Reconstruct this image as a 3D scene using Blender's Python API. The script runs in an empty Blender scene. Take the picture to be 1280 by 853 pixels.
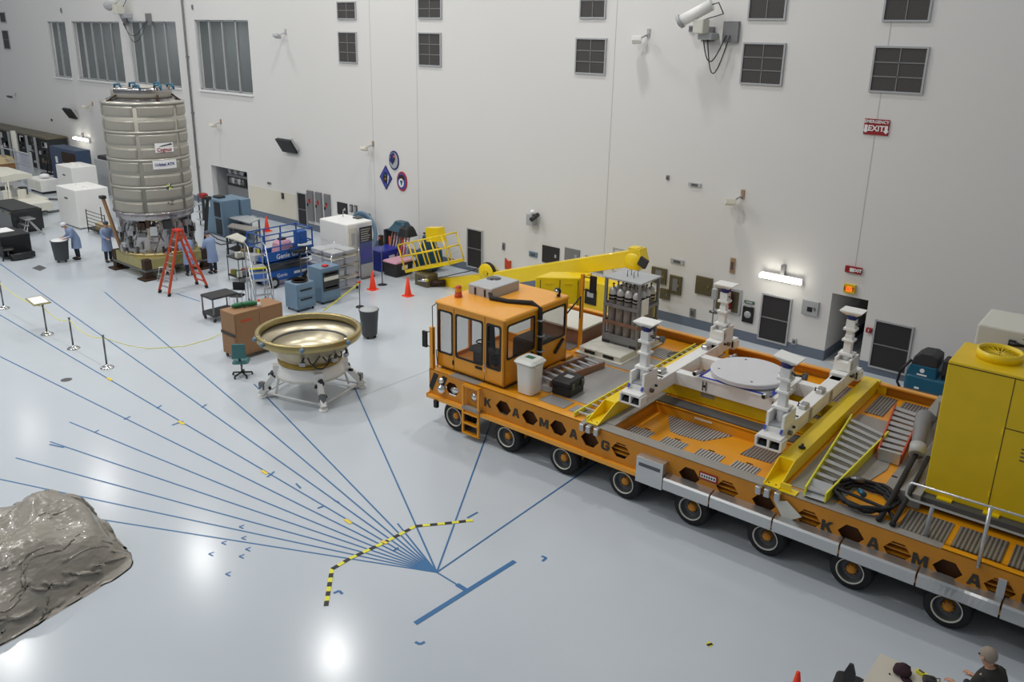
import bpy, math, random
from mathutils import Vector, Matrix, geometry
from math import sin, cos, pi, hypot
random.seed(7)
S = bpy.context.scene
COL = S.collection
# ------------------------------------------------------------------ survey of the hall (camera solved from the photo's straight lines)
FL, PT, RL, YW = 1045.651, .3079, -.0201, .6939
CX, CY, HC = 642.32, 376.284, 9.5
_f = Vector((-sin(YW)*cos(PT), cos(YW)*cos(PT), -sin(PT)))
_r = Vector((cos(YW), sin(YW), 0)); _d = _f.cross(_r)
AX = cos(RL)*_r+sin(RL)*_d; BX = -sin(RL)*_r+cos(RL)*_d; FX = _f
def ray(x, y): return AX*((x-CX)/FL)+BX*((y-CY)/FL)+FX
def G(x, y, z=0.0):
    d = ray(x, y); t = (z-HC)/d.z; return Vector((d.x*t, d.y*t, z))
WY = 24.9
def W(x, y, Y=WY):
    d = ray(x, y); t = Y/d.y; return Vector((d.x*t, Y, HC+d.z*t))
VO = Vector((-14.79, 13.68, 0)); AL = .0206
VM = Matrix.Translation(VO) @ Matrix.Rotation(AL, 4, 'Z')
# ------------------------------------------------------------------ materials
def lin(c):
    c = c/255.0
    return c/12.92 if c <= .04045 else ((c+.055)/1.055)**2.4
def rgb(r, g, b): return (lin(r), lin(g), lin(b), 1)
MT = {}
def mat(name, col, rough=.5, metal=0., coat=0., noise=0., nscale=6., bump=0., bscale=40., emit=None, estr=0., alpha=1., trans=0., spec=.5):
    m = bpy.data.materials.new(name); m.use_nodes = True
    nt = m.node_tree; b = nt.nodes['Principled BSDF']
    b.inputs['Base Color'].default_value = rgb(*col); b.inputs['Roughness'].default_value = rough
    b.inputs['Metallic'].default_value = metal; b.inputs['Coat Weight'].default_value = coat
    b.inputs['Specular IOR Level'].default_value = spec
    if emit: b.inputs['Emission Color'].default_value = rgb(*emit); b.inputs['Emission Strength'].default_value = estr
    b.inputs['Alpha'].default_value = alpha; b.inputs['Transmission Weight'].default_value = trans
    tc = nt.nodes.new('ShaderNodeTexCoord')
    if noise > 0:
        n = nt.nodes.new('ShaderNodeTexNoise'); n.inputs['Scale'].default_value = nscale; n.inputs['Detail'].default_value = 5
        nt.links.new(tc.outputs['Object'], n.inputs['Vector'])
        mx = nt.nodes.new('ShaderNodeMix'); mx.data_type = 'RGBA'
        c = rgb(*col); k = 1-noise
        mx.inputs[6].default_value = (c[0]*k, c[1]*k, c[2]*k, 1)
        mx.inputs[7].default_value = (min(1, c[0]*(1+noise*.6)), min(1, c[1]*(1+noise*.6)), min(1, c[2]*(1+noise*.6)), 1)
        nt.links.new(n.outputs['Fac'], mx.inputs[0]); nt.links.new(mx.outputs[2], b.inputs['Base Color'])
    if bump > 0:
        n2 = nt.nodes.new('ShaderNodeTexNoise'); n2.inputs['Scale'].default_value = bscale; n2.inputs['Detail'].default_value = 4
        nt.links.new(tc.outputs['Object'], n2.inputs['Vector'])
        bp = nt.nodes.new('ShaderNodeBump'); bp.inputs['Strength'].default_value = bump; bp.inputs['Distance'].default_value = .02
        nt.links.new(n2.outputs['Fac'], bp.inputs['Height']); nt.links.new(bp.outputs['Normal'], b.inputs['Normal'])
    MT[name] = m
    return m
def pattern(name, kind, c1, c2, scale, rough=.4, metal=0., rot=0., thr=.5, bump=.3):
    """striped / dotted procedural material in object space"""
    m = bpy.data.materials.new(name); m.use_nodes = True
    nt = m.node_tree; b = nt.nodes['Principled BSDF']; b.inputs['Roughness'].default_value = rough; b.inputs['Metallic'].default_value = metal
    tc = nt.nodes.new('ShaderNodeTexCoord'); mp = nt.nodes.new('ShaderNodeMapping'); mp.inputs['Rotation'].default_value = (0, 0, rot)
    nt.links.new(tc.outputs['Object'], mp.inputs['Vector'])
    if kind == 'stripe':
        t = nt.nodes.new('ShaderNodeTexWave'); t.wave_type = 'BANDS'; t.bands_direction = 'X'; out = 'Fac'
    elif kind == 'stripez':
        t = nt.nodes.new('ShaderNodeTexWave'); t.wave_type = 'BANDS'; t.bands_direction = 'Z'; out = 'Fac'
    elif kind == 'dots':
        t = nt.nodes.new('ShaderNodeTexVoronoi'); t.inputs['Randomness'].default_value = 0.; out = 'Distance'
    t.inputs['Scale'].default_value = scale
    nt.links.new(mp.outputs['Vector'], t.inputs['Vector'])
    cr = nt.nodes.new('ShaderNodeValToRGB'); e = cr.color_ramp.elements
    e[0].position = max(0, thr-.08); e[0].color = rgb(*c2); e[1].position = min(1, thr+.08); e[1].color = rgb(*c1)
    nt.links.new(t.outputs[out], cr.inputs['Fac']); nt.links.new(cr.outputs['Color'], b.inputs['Base Color'])
    bp = nt.nodes.new('ShaderNodeBump'); bp.inputs['Strength'].default_value = bump; bp.inputs['Distance'].default_value = .01
    nt.links.new(t.outputs[out], bp.inputs['Height']); nt.links.new(bp.outputs['Normal'], b.inputs['Normal'])
    MT[name] = m
    return m
mat('floor', (196, 203, 210), .17, spec=.35, coat=.0, noise=.07, nscale=.35, bump=.02, bscale=.8)
mat('wall', (226, 224, 221), .6, noise=.02, nscale=.3)
mat('cream', (222, 216, 200), .6)
mat('basecove', (108, 118, 134), .45)
mat('seam', (190, 188, 186), .6)
mat('white', (238, 237, 234), .4, noise=.03)
mat('whitegloss', (243, 242, 238), .25, coat=.3)
mat('offwhite', (214, 212, 200), .5, noise=.04)
mat('orange', (230, 154, 22), .38, coat=.25, noise=.10, nscale=3)
mat('orangedirty', (208, 136, 30), .5, noise=.28, nscale=2.5)
mat('orangetop', (238, 164, 50), .36, coat=.3, noise=.06, nscale=2)
mat('yellow', (246, 212, 10), .35, coat=.3, noise=.08, nscale=3)
mat('yellowmat', (226, 190, 12), .45, noise=.10, nscale=3)
mat('lemon', (232, 226, 60), .5)
mat('black', (22, 22, 24), .5)
mat('blackrub', (30, 30, 32), .75, noise=.2)
mat('blackgloss', (16, 16, 18), .2, coat=.4)
mat('dark', (48, 48, 50), .6)
mat('hexback', (92, 54, 20), .7, noise=.3)
mat('darkbrown', (54, 34, 18), .7, noise=.3)
mat('grey', (128, 128, 130), .5, noise=.06)
mat('greyd', (84, 86, 88), .5, noise=.06)
mat('greyl', (176, 178, 180), .45, noise=.04)
mat('greyband', (150, 146, 140), .6, noise=.12, nscale=4)
mat('discgrey', (214, 213, 216), .5, noise=.04)
mat('bowlmetal', (206, 196, 170), .36, .85, noise=.1)
mat('steel', (190, 190, 190), .3, 1., noise=.06)
mat('steeld', (120, 120, 120), .35, .9, noise=.1)
mat('chrome', (225, 225, 225), .12, 1.)
mat('alu', (205, 206, 206), .33, .85, noise=.05)
mat('foil', (168, 164, 164), .18, 1., bump=.9, bscale=9)
mat('gold', (176, 160, 112), .33, .8, noise=.15)
mat('goldplate', (176, 166, 112), .35, .6, noise=.2, nscale=5)
mat('brass', (160, 134, 60), .35, .75, noise=.2)
mat('capsule', (158, 154, 144), .5, .15, noise=.05, nscale=2)
mat('capsuleedge', (184, 180, 170), .3, .6, noise=.05)
mat('red', (196, 40, 30), .45)
mat('signred', (150, 26, 28), .5)
mat('ladderred', (196, 74, 40), .45, noise=.08)
mat('cone', (246, 60, 22), .5)
mat('green', (36, 110, 70), .5, noise=.1)
mat('signgreen', (30, 100, 70), .5)
mat('teal', (32, 74, 92), .4, noise=.08)
mat('tealscrub', (22, 92, 120), .35, noise=.06)
mat('chairgreen', (64, 110, 112), .7)
mat('blue', (30, 66, 140), .4, noise=.1)
mat('bluelift', (34, 90, 168), .4, noise=.12)
mat('bluetub', (34, 52, 150), .35)
mat('bluesteel', (108, 134, 156), .45, noise=.05)
mat('bluetape', (44, 106, 158), .5)
mat('bluestrap', (34, 60, 170), .5)
mat('bluerack', (62, 80, 108), .5, noise=.1)
mat('coat', (134, 152, 186), .85, noise=.08, nscale=8)
mat('skin', (196, 150, 124), .6)
mat('hair', (156, 142, 128), .9, noise=.3, nscale=60)
mat('trouser', (40, 48, 62), .85)
mat('shoe', (30, 30, 32), .6)
mat('cap', (226, 228, 232), .8)
mat('hairnet', (78, 88, 104), .8)
mat('jacket', (44, 44, 40), .85, noise=.2)
mat('brown', (150, 112, 76), .55, noise=.12, nscale=4)
mat('wood', (168, 136, 104), .6, noise=.2, nscale=5)
mat('woodrack', (140, 104, 84), .6, noise=.25, nscale=5)
mat('tabletop', (206, 198, 184), .5)
mat('tarp', (150, 144, 133), .27, coat=.3, noise=.06, nscale=1.5)
mat('pink', (206, 156, 176), .6)
mat('plum', (58, 34, 44), .9, noise=.4, nscale=30)
mat('cyl', (138, 130, 126), .45, noise=.08)
mat('cyltop', (196, 194, 192), .3, .3)
mat('boxbrown', (104, 96, 74), .4, .3, noise=.1)
mat('panel', (132, 132, 134), .45, .2)
mat('blackpanel', (44, 42, 43), .6)
mat('banner', (70, 84, 140), .5)
mat('paper', (236, 236, 236), .6)
mat('bin', (74, 76, 78), .6)
mat('binwhite', (224, 224, 218), .45)
mat('carton', (190, 170, 130), .7)
mat('plastic', (196, 200, 212), .2, alpha=.55)
mat('glass', (110, 118, 118), .05, alpha=.2, spec=.8)
mat('cabglass', (60, 68, 70), .05, alpha=.14, spec=.7)
mat('lampglow', (255, 252, 240), .5, emit=(255, 252, 240), estr=9)
mat('exitglow', (255, 120, 40), .5, emit=(255, 96, 30), estr=1.6)
mat('roomgrey', (104, 108, 110), .7, noise=.2, nscale=2)
mat('roomdark', (38, 40, 44), .7, noise=.3, nscale=1.5)
mat('crimson', (178, 40, 48), .5)
mat('navy', (34, 40, 110), .5)
mat('violet', (74, 78, 160), .5)
mat('letter', (52, 50, 44), .6)
tm = MT['tarp'].node_tree; pv = tm.nodes['Principled BSDF']; ch = None
tcn = tm.nodes.new('ShaderNodeTexCoord'); mpn = tm.nodes.new('ShaderNodeMapping'); mpn.inputs['Scale'].default_value = (1, .55, 1); mpn.inputs['Rotation'].default_value = (0, 0, .6); tm.links.new(tcn.outputs['Object'], mpn.inputs['Vector'])
for sc_, st_ in ((5.5, .35), (14, .3)):
    nn = tm.nodes.new('ShaderNodeTexVoronoi'); nn.inputs['Scale'].default_value = sc_
    bb = tm.nodes.new('ShaderNodeBump'); bb.inputs['Strength'].default_value = st_; bb.inputs['Distance'].default_value = .3/sc_
    tm.links.new(mpn.outputs['Vector'], nn.inputs['Vector']); tm.links.new(nn.outputs['Distance'], bb.inputs['Height'])
    if ch: tm.links.new(ch.outputs['Normal'], bb.inputs['Normal'])
    ch = bb
tm.links.new(ch.outputs['Normal'], pv.inputs['Normal'])
pattern('louver', 'stripe', (84, 80, 78), (56, 53, 52), 9, .6, 0, bump=.2)
pattern('tread', 'stripe', (196, 194, 192), (100, 96, 92), 4.6, .35, .3, bump=.5)
pattern('treaddk', 'stripe', (146, 142, 138), (92, 86, 80), 4.6, .45, .3, bump=.5)
pattern('perf', 'dots', (178, 176, 174), (82, 80, 78), 24, .35, .3, thr=.3)
pattern('perffine', 'dots', (172, 170, 168), (98, 96, 92), 34, .35, .3, thr=.26)
pattern('striped_grey', 'stripez', (212, 212, 214), (168, 170, 174), 3, .5)
# ------------------------------------------------------------------ mesh collector
class M:
    def __init__(s): s.v = []; s.f = []; s.mi = []; s.sm = []; s.mats = []
    def _m(s, m):
        if m not in s.mats: s.mats.append(m)
        return s.mats.index(m)
    def add(s, vs, fs, m, smooth=False):
        o = len(s.v); k = s._m(m); s.v += [tuple(p) for p in vs]
        for f in fs: s.f.append(tuple(i+o for i in f)); s.mi.append(k); s.sm.append(smooth)
        return s
    def box(s, x0, x1, y0, y1, z0, z1, m):
        v = [(x, y, z) for z in (z0, z1) for y in (y0, y1) for x in (x0, x1)]
        return s.add(v, [(0, 2, 3, 1), (4, 5, 7, 6), (0, 1, 5, 4), (2, 6, 7, 3), (0, 4, 6, 2), (1, 3, 7, 5)], m)
    def cbox(s, c, sz, m, rz=0, rx=0, ry=0, taper=1.):
        R = Matrix.Rotation(rz, 3, 'Z') @ Matrix.Rotation(ry, 3, 'Y') @ Matrix.Rotation(rx, 3, 'X'); v = []
        for z in (-.5, .5):
            k = taper if z > 0 else 1
            for y in (-.5, .5):
                for x in (-.5, .5): v.append(Vector(c)+R @ Vector((x*sz[0]*k, y*sz[1]*k, z*sz[2])))
        return s.add(v, [(0, 2, 3, 1), (4, 5, 7, 6), (0, 1, 5, 4), (2, 6, 7, 3), (0, 4, 6, 2), (1, 3, 7, 5)], m)
    def rbox(s, c, sz, m, r=.03, rz=0, taper=1.):
        """box with rounded vertical corners and a bevelled top"""
        hx, hy = sz[0]/2, sz[1]/2; pts = []
        for (qx, qy, a0) in ((1, 1, 0), (-1, 1, pi/2), (-1, -1, pi), (1, -1, 3*pi/2)):
            for i in range(4):
                a = a0+i*pi/6; pts.append((qx*(hx-r)+r*cos(a), qy*(hy-r)+r*sin(a)))
        lv = [(-sz[2]/2, 1.), (sz[2]/2-r*.6, taper), (sz[2]/2, taper*(1-r*.6/max(hx, hy)))]
        vs = []; n = len(pts)
        for z, k in lv:
            for x, y in pts:
                X, Y = x*k, y*k
                vs.append((c[0]+X*cos(rz)-Y*sin(rz), c[1]+X*sin(rz)+Y*cos(rz), c[2]+z))
        fs = [tuple(reversed(range(n))), tuple(range(2*n, 3*n))]
        for l in range(2):
            for i in range(n): j = (i+1) % n; fs.append((l*n+i, l*n+j, (l+1)*n+j, (l+1)*n+i))
        return s.add(vs, fs, m)
    def beam(s, p, q, w, h, m):
        p, q = Vector(p), Vector(q); d = (q-p).normalized()
        u = Vector((0, 0, 1)) if abs(d.z) < .99 else Vector((0, 1, 0))
        a = d.cross(u).normalized(); b = a.cross(d).normalized(); v = []
        for c in (p, q):
            for i, j in ((-1, -1), (1, -1), (1, 1), (-1, 1)): v.append(c+a*(i*w/2)+b*(j*h/2))
        return s.add(v, [(3, 2, 1, 0), (4, 5, 6, 7), (0, 1, 5, 4), (1, 2, 6, 5), (2, 3, 7, 6), (3, 0, 4, 7)], m)
    def tube(s, pts, r, m, n=8, closed=False):
        pts = [Vector(p) for p in pts]; N = len(pts); vs = []; prev = None
        for i, p in enumerate(pts):
            if closed: t = (pts[(i+1) % N]-pts[i-1]).normalized()
            elif i == 0: t = (pts[1]-p).normalized()
            elif i == N-1: t = (p-pts[i-1]).normalized()
            else: t = ((pts[i+1]-p).normalized()+(p-pts[i-1]).normalized()).normalized()
            if prev is None:
                u = Vector((0, 0, 1)) if abs(t.z) < .9 else Vector((1, 0, 0)); a = t.cross(u).normalized()
            else: a = (prev-t*prev.dot(t)).normalized()
            prev = a; b = t.cross(a); rr = r[i] if isinstance(r, (list, tuple)) else r
            for k in range(n):
                an = 2*pi*k/n; vs.append(p+a*(cos(an)*rr)+b*(sin(an)*rr))
        fs = []
        for i in range(N if closed else N-1):
            j = (i+1) % N
            for k in range(n): l = (k+1) % n; fs.append((i*n+k, i*n+l, j*n+l, j*n+k))
        if not closed: fs += [tuple(reversed(range(n))), tuple(range((N-1)*n, N*n))]
        return s.add(vs, fs, m, True)
    def cyl(s, p, q, r, m, r2=None, n=16):
        o = len(s.f); s.tube([p, q], [r, r if r2 is None else r2], m, n)
        s.sm[-1] = s.sm[-2] = False
        return s
    def lathe(s, prof, c, m, n=32, axis='z', smooth=True, a0=0, a1=2*pi):
        full = abs(a1-a0-2*pi) < 1e-6; vs = []; k = n if full else n+1
        for r, z in prof:
            for i in range(k):
                a = a0+(a1-a0)*i/n
                if axis == 'z': p = (c[0]+r*cos(a), c[1]+r*sin(a), c[2]+z)
                elif axis == 'y': p = (c[0]+r*cos(a), c[1]+z, c[2]+r*sin(a))
                else: p = (c[0]+z, c[1]+r*cos(a), c[2]+r*sin(a))
                vs.append(p)
        fs = []
        for l in range(len(prof)-1):
            for i in range(n):
                j = (i+1) % k; fs.append((l*k+i, l*k+j, (l+1)*k+j, (l+1)*k+i))
        return s.add(vs, fs, m, smooth)
    def prism(s, poly, a, b, m, plane='xy', holes=()):
        """2D polygon (with holes) extruded from a to b along the axis normal to plane"""
        def P(p, h):
            return {'xy': (p[0], p[1], h), 'xz': (p[0], h, p[1]), 'yz': (h, p[0], p[1])}[plane]
        loops = [list(poly)]+[list(h) for h in holes]; flat = [p for L in loops for p in L]
        tris = geometry.tessellate_polygon([[Vector((p[0], p[1], 0)) for p in L] for L in loops])
        n = len(flat); vs = [P(p, a) for p in flat]+[P(p, b) for p in flat]
        fs = [tuple(t) for t in tris]+[tuple(i+n for i in reversed(t)) for t in tris]; o = 0
        for L in loops:
            k = len(L)
            for i in range(k): j = (i+1) % k; fs.append((o+i, o+j, n+o+j, n+o+i))
            o += k
        return s.add(vs, fs, m)
    def ball(s, c, r, m, n=12):
        if not isinstance(r, (tuple, list)): r = (r, r, r)
        vs = []; h = n//2+1
        for i in range(h+1):
            t = pi*i/h
            for k in range(n): a = 2*pi*k/n; vs.append((c[0]+r[0]*sin(t)*cos(a), c[1]+r[1]*sin(t)*sin(a), c[2]+r[2]*cos(t)))
        fs = [(i*n+k, (i+1)*n+k, (i+1)*n+(k+1) % n, i*n+(k+1) % n) for i in range(h) for k in range(n)]
        return s.add(vs, fs, m, True)
    def text(s, txt, size, m, org, xd, ud, depth=.006, align='CENTER', bold=0.):
        cu = bpy.data.curves.new('t', 'FONT'); cu.body = txt; cu.size = size; cu.align_x = align; cu.align_y = 'CENTER'
        cu.extrude = depth; cu.offset = bold; cu.resolution_u = 2
        ob = bpy.data.objects.new('t', cu); COL.objects.link(ob); bpy.context.view_layer.update()
        dg = bpy.context.evaluated_depsgraph_get(); me = ob.evaluated_get(dg).to_mesh()
        xd = Vector(xd).normalized(); ud = Vector(ud).normalized(); nd = xd.cross(ud); o = Vector(org)
        s.add([o+xd*v.co.x+ud*v.co.y+nd*v.co.z for v in me.vertices], [tuple(p.vertices) for p in me.polygons], m)
        ob.evaluated_get(dg).to_mesh_clear(); bpy.data.objects.remove(ob); bpy.data.curves.remove(cu)
        return s
    def build(s, name, parent=None, off=(0, 0, 0), label=None, bev=0.):
        me = bpy.data.meshes.new(name); off = Vector(off)
        me.from_pydata([Vector(p)-off for p in s.v], [], s.f)
        for m in s.mats: me.materials.append(MT[m])
        me.polygons.foreach_set('material_index', s.mi); me.polygons.foreach_set('use_smooth', s.sm)
        me.update()
        import bmesh
        bm = bmesh.new(); bm.from_mesh(me); bmesh.ops.remove_doubles(bm, verts=bm.verts, dist=1e-5)
        bmesh.ops.recalc_face_normals(bm, faces=bm.faces); bm.to_mesh(me); bm.free()
        o = bpy.data.objects.new(name, me); COL.objects.link(o)
        if parent: o.parent = parent
        if label: o['label'] = label
        if bev > 0:
            b = o.modifiers.new('bevel', 'BEVEL'); b.width = bev; b.segments = 2; b.limit_method = 'ANGLE'; b.angle_limit = .6
        return o
def tag(o, label, cat, group=None, kind=None):
    if label: o['label'] = label
    if cat: o['category'] = cat
    if group: o['group'] = group
    if kind: o['kind'] = kind
    return o
class T:
    """a thing: an Empty that parents parts. frame 'w' = hall axes, 'v' = transporter axes, 'l' = local"""
    def __init__(s, name, label, cat, org, frame='w', rz=0, group=None):
        o = bpy.data.objects.new(name, None); COL.objects.link(o); o.empty_display_size = .2
        s.o = o; s.off = Vector((0, 0, 0)); org = Vector(org if len(org) == 3 else (org[0], org[1], 0))
        if frame == 'v': o.location = VM @ org; o.rotation_euler = (0, 0, AL); s.off = org
        elif frame == 'w': o.location = org; s.off = org
        else: o.location = org; o.rotation_euler = (0, 0, rz)
        tag(o, label, cat, group)
    def part(s, name, m, label=None, bev=0., parent=None): return m.build(name, parent or s.o, s.off, label, bev)
def one(name, m, label, cat, org=(0, 0, 0), frame='w', rz=0, group=None, bev=0., kind=None):
    org = Vector(org if len(org) == 3 else (org[0], org[1], 0))
    o = m.build(name, None, org if frame in 'wv' else (0, 0, 0), None, bev)
    if frame == 'v': o.location = VM @ org; o.rotation_euler = (0, 0, AL)
    elif frame == 'w': o.location = org
    else: o.location = org; o.rotation_euler = (0, 0, rz)
    return tag(o, label, cat, group, kind)
def struct(name, m, parent=None):
    o = m.build(name, parent)
    if parent is None: o['kind'] = 'structure'
    return o
def dup(root, loc=None, rz=None, label=None, group=None):
    c = root.copy(); COL.objects.link(c)
    for ch in root.children:
        d = ch.copy(); COL.objects.link(d); d.parent = c
        for g in ch.children: e = g.copy(); COL.objects.link(e); e.parent = d
    if loc is not None: c.location = loc
    if rz is not None: c.rotation_euler = (0, 0, rz)
    if label: c['label'] = label
    if group: c['group'] = group
    return c
def rrect(x0, x1, y0, y1, r=.06):
    P = []
    for (x, y, a0) in ((x1-r, y1-r, 0), (x0+r, y1-r, pi/2), (x0+r, y0+r, pi), (x1-r, y0+r, 3*pi/2)):
        for i in range(4): a = a0+i*pi/6; P.append((x+r*cos(a), y+r*sin(a)))
    return P
def arc(c, r, a0, a1, n, z=0): return [(c[0]+r*cos(a0+(a1-a0)*i/n), c[1]+r*sin(a0+(a1-a0)*i/n), z) for i in range(n+1)]
# ------------------------------------------------------------------ camera, world, light
cam = bpy.data.cameras.new('camera'); co = bpy.data.objects.new('camera', cam); COL.objects.link(co); S.camera = co
Mx = Matrix(((AX.x, -BX.x, -FX.x, 0), (AX.y, -BX.y, -FX.y, 0), (AX.z, -BX.z, -FX.z, HC), (0, 0, 0, 1)))
co.matrix_world = Mx; cam.sensor_width = 36; cam.lens = FL*36/1280; cam.shift_x = (640-CX)/1280; cam.shift_y = (CY-426.5)/1280
cam.clip_end = 400
S.view_settings.view_transform = 'Standard'; S.view_settings.look = 'None'; S.view_settings.gamma = 1; S.view_settings.use_curve_mapping = False
S.view_settings.exposure = 0.26
w = bpy.data.worlds.new('world'); S.world = w; w.use_nodes = True
w.node_tree.nodes['Background'].inputs[0].default_value = (.86, .93, 1, 1); w.node_tree.nodes['Background'].inputs[1].default_value = .2
for X, kx in ((-64, .22), (-52, .42), (-40, .72), (-28, .98), (-16, .95), (-4, .15)):
    for Y, ky in ((20.5, .70), (10.4, .9), (.3, .95), (-10, .7)):
        if X == -4 and Y < 5: continue
        l = bpy.data.lights.new('high_bay_lamp', 'AREA'); l.shape = 'DISK'; l.size = 1.1; l.energy = 700*kx*ky*(.55 if X == -16 and Y < 5 else 1)
        l.color = (1, .985, .95)
        o = bpy.data.objects.new('high_bay_lamp', l); COL.objects.link(o); o.location = (X, Y, 19.6)
# ================================================================== THE HALL
def wrect(tl, br):
    a = W(*tl); b = W(*br); return min(a.x, b.x), max(a.x, b.x), min(a.z, b.z), max(a.z, b.z)
wins = [(-61.65, -58.98, 6.22, 9.76, 1), (-58.0, -51.62, 6.25, 9.79, 4), (-50.6, -45.15, 6.32, 9.84, 3), (-43.2, -38.2, 6.36, 9.94, 3)]
bx0 = W(266.7, 240).x; bx1 = W(310.5, 240).x; bz1 = W(287, 211).z
cx0 = W(1033, 420).x; cx1 = W(1079, 420).x; cz1 = W(1055, 369.5).z
def rc(a, b, c, d): return [(a, c), (b, c), (b, d), (a, d)]
m = M(); m.prism(rc(-95, 14, 0, 21), WY, WY+.3, 'wall', 'xz', [rc(a, b, c, d) for a, b, c, d, _ in wins]+[rc(bx0, bx1, .001, bz1), rc(cx0, cx1, .001, cz1)])
struct('wall_back', m)
m = M(); m.box(-95, 14, -25, WY+8, -.3, 0, 'floor'); struct('floor', m)
m = M()
for a, b in ((-95, bx0), (bx1, cx0), (cx1, 14)): m.box(a, b, WY-.012, WY, 0, .33, 'basecove')
struct('baseboard_back', m)
# control rooms behind the upper windows
m = M(); m.box(-64, -37, 31, 31.2, 5.5, 11, 'roomgrey'); m.box(-64, -37, WY+.3, 31.2, 5.3, 5.5, 'roomdark'); m.box(-64, -37, WY+.3, 31.2, 10.6, 10.8, 'roomdark')
m.box(-64.2, -64, WY+.3, 31.2, 5.3, 10.8, 'roomgrey'); m.box(-37, -36.8, WY+.3, 31.2, 5.3, 10.8, 'roomdark')
for x in (-58.6, -50.9, -44.2): m.box(x-.06, x+.06, WY+.3, 31, 5.5, 10.6, 'roomgrey')
for x in (-56.5, -54.2, -48.3, -46.2, -41.2): m.box(x, x+1.2, 30.9, 31, 5.5, 8.2, 'greyl'); m.box(x+.1, x+1.1, 30.88, 30.92, 5.5, 8.1, 'roomdark')
for x in (-55.2, -52.8, -47.2, -42.5, -39.8): m.box(x, x+1.6, 28.6, 29.4, 5.5, 6.5, 'black'); m.box(x+.2, x+.9, 28.7, 28.8, 6.5, 7, 'navy')
struct('wall_control_room', m)
for x in (-60, -55, -48, -41):
    l = bpy.data.lights.new('office_lamp', 'AREA'); l.shape = 'RECTANGLE'; l.size = 2.4; l.size_y = .6; l.energy = 260; o = bpy.data.objects.new('office_lamp', l); COL.objects.link(o); o.location = (x, 28.5, 10.4)
for k, (a, b, c, d, nm) in enumerate(wins):
    m = M(); m.box(a, b, WY+.12, WY+.13, c, d, 'glass'); g = m.build('window_%d' % (k+1)); g['kind'] = 'structure'
    f = M()
    for x in [a+(b-a)*i/(nm+1) for i in range(1, nm+1)]: f.box(x-.05, x+.05, WY+.07, WY+.18, c, d, 'greyl')
    f.box(a, a+.07, WY+.07, WY+.18, c, d, 'greyl'); f.box(b-.07, b, WY+.07, WY+.18, c, d, 'greyl'); f.box(a, b, WY+.07, WY+.18, d-.07, d, 'greyl'); f.box(a, b, WY+.07, WY+.18, c, c+.07, 'greyl')
    f.build('window_frame', g)
    f = M(); f.box(a-.02, b+.02, WY-.1, WY+.3, c-.1, c, 'white'); f.build('window_sill', g)
# equipment bay and corridor
m = M(); d = 1.4
m.box(bx0-.1, bx0, WY+.3, WY+d, 0, bz1, 'greyl'); m.box(bx1, bx1+.1, WY+.3, WY+d, 0, bz1, 'greyl'); m.box(bx0-.1, bx1+.1, WY+d, WY+d+.1, 0, bz1, 'grey'); m.box(bx0-.1, bx1+.1, WY+.3, WY+d, bz1, bz1+.1, 'greyl')
struct('wall_bay', m)
m = M(); d = 7
m.box(cx0-.1, cx0, WY+.3, WY+d, 0, cz1, 'wall'); m.box(cx1, cx1+.1, WY+.3, WY+d, 0, cz1, 'wall'); m.box(cx0-.1, cx1+.1, WY+d, WY+d+.1, 0, cz1, 'greyl'); m.box(cx0-.1, cx1+.1, WY+.3, WY+d, cz1, cz1+.1, 'wall')
struct('wall_corridor', m)
m = M(); m.box(cx0, cx0+.012, WY, WY+7, 0, .33, 'basecove'); m.box(cx1-.012, cx1, WY+.3, WY+7, 0, .33, 'basecove'); struct('baseboard_corridor', m)
# distribution gear inside the bay
t = T('switchgear_rack', 'dark grey switchgear rack with rows of round gauges inside the wall bay', 'switchgear', (bx0+(bx1-bx0)*.55, WY+.9, 0))
X0, X1 = bx0+.55, bx1-.9
m = M(); m.box(X0, X1, WY+.6, WY+1.3, 0, bz1-.45, 'panel'); t.part('cabinet', m)
m = M(); m.box(X0+.1, X1-.1, WY+.55, WY+.6, 1.2, bz1-.6, 'black'); p = t.part('gauge_board', m)
for i in range(5):
    for j in range(3):
        x = X0+.45+(X1-X0-.9)*i/4; z = 1.5+j*.55
        g = M(); g.lathe([(0, -.05), (.16, -.05), (.18, 0), (.18, .02)], (x, WY+.55, z), 'greyl' if (i+j) % 2 else 'steeld', 12, 'y'); t.part('gauge', g, parent=p)
# seams in the wall panels
for k, (xa, ya, xb, yb) in enumerate([(523.4, 84, 521, 240), (772.5, 0, 758.75, 240), (1114, 25, 1066, 360), (205*.3125+400, 0, 207*.3125+400, 200)]):
    x = (W(xa, ya).x+W(xb, yb).x)/2; m = M(); m.box(x-.012, x+.012, WY-.004, WY, .33 if k != 2 else 3.1, 20, 'seam'); struct('trim_%d' % (k+1), m)
x = W(240, 120).x; m = M(); m.tube([(x, WY-.08, .3), (x, WY-.08, 20)], .055, 'grey', 8)
for z in range(2, 20, 3): m.box(x-.12, x+.12, WY-.1, WY, z, z+.06, 'grey')
one('conduit', m, 'grey vertical conduit running up the white wall beside the last upper window', 'pipe', (x, WY, 0))
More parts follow.
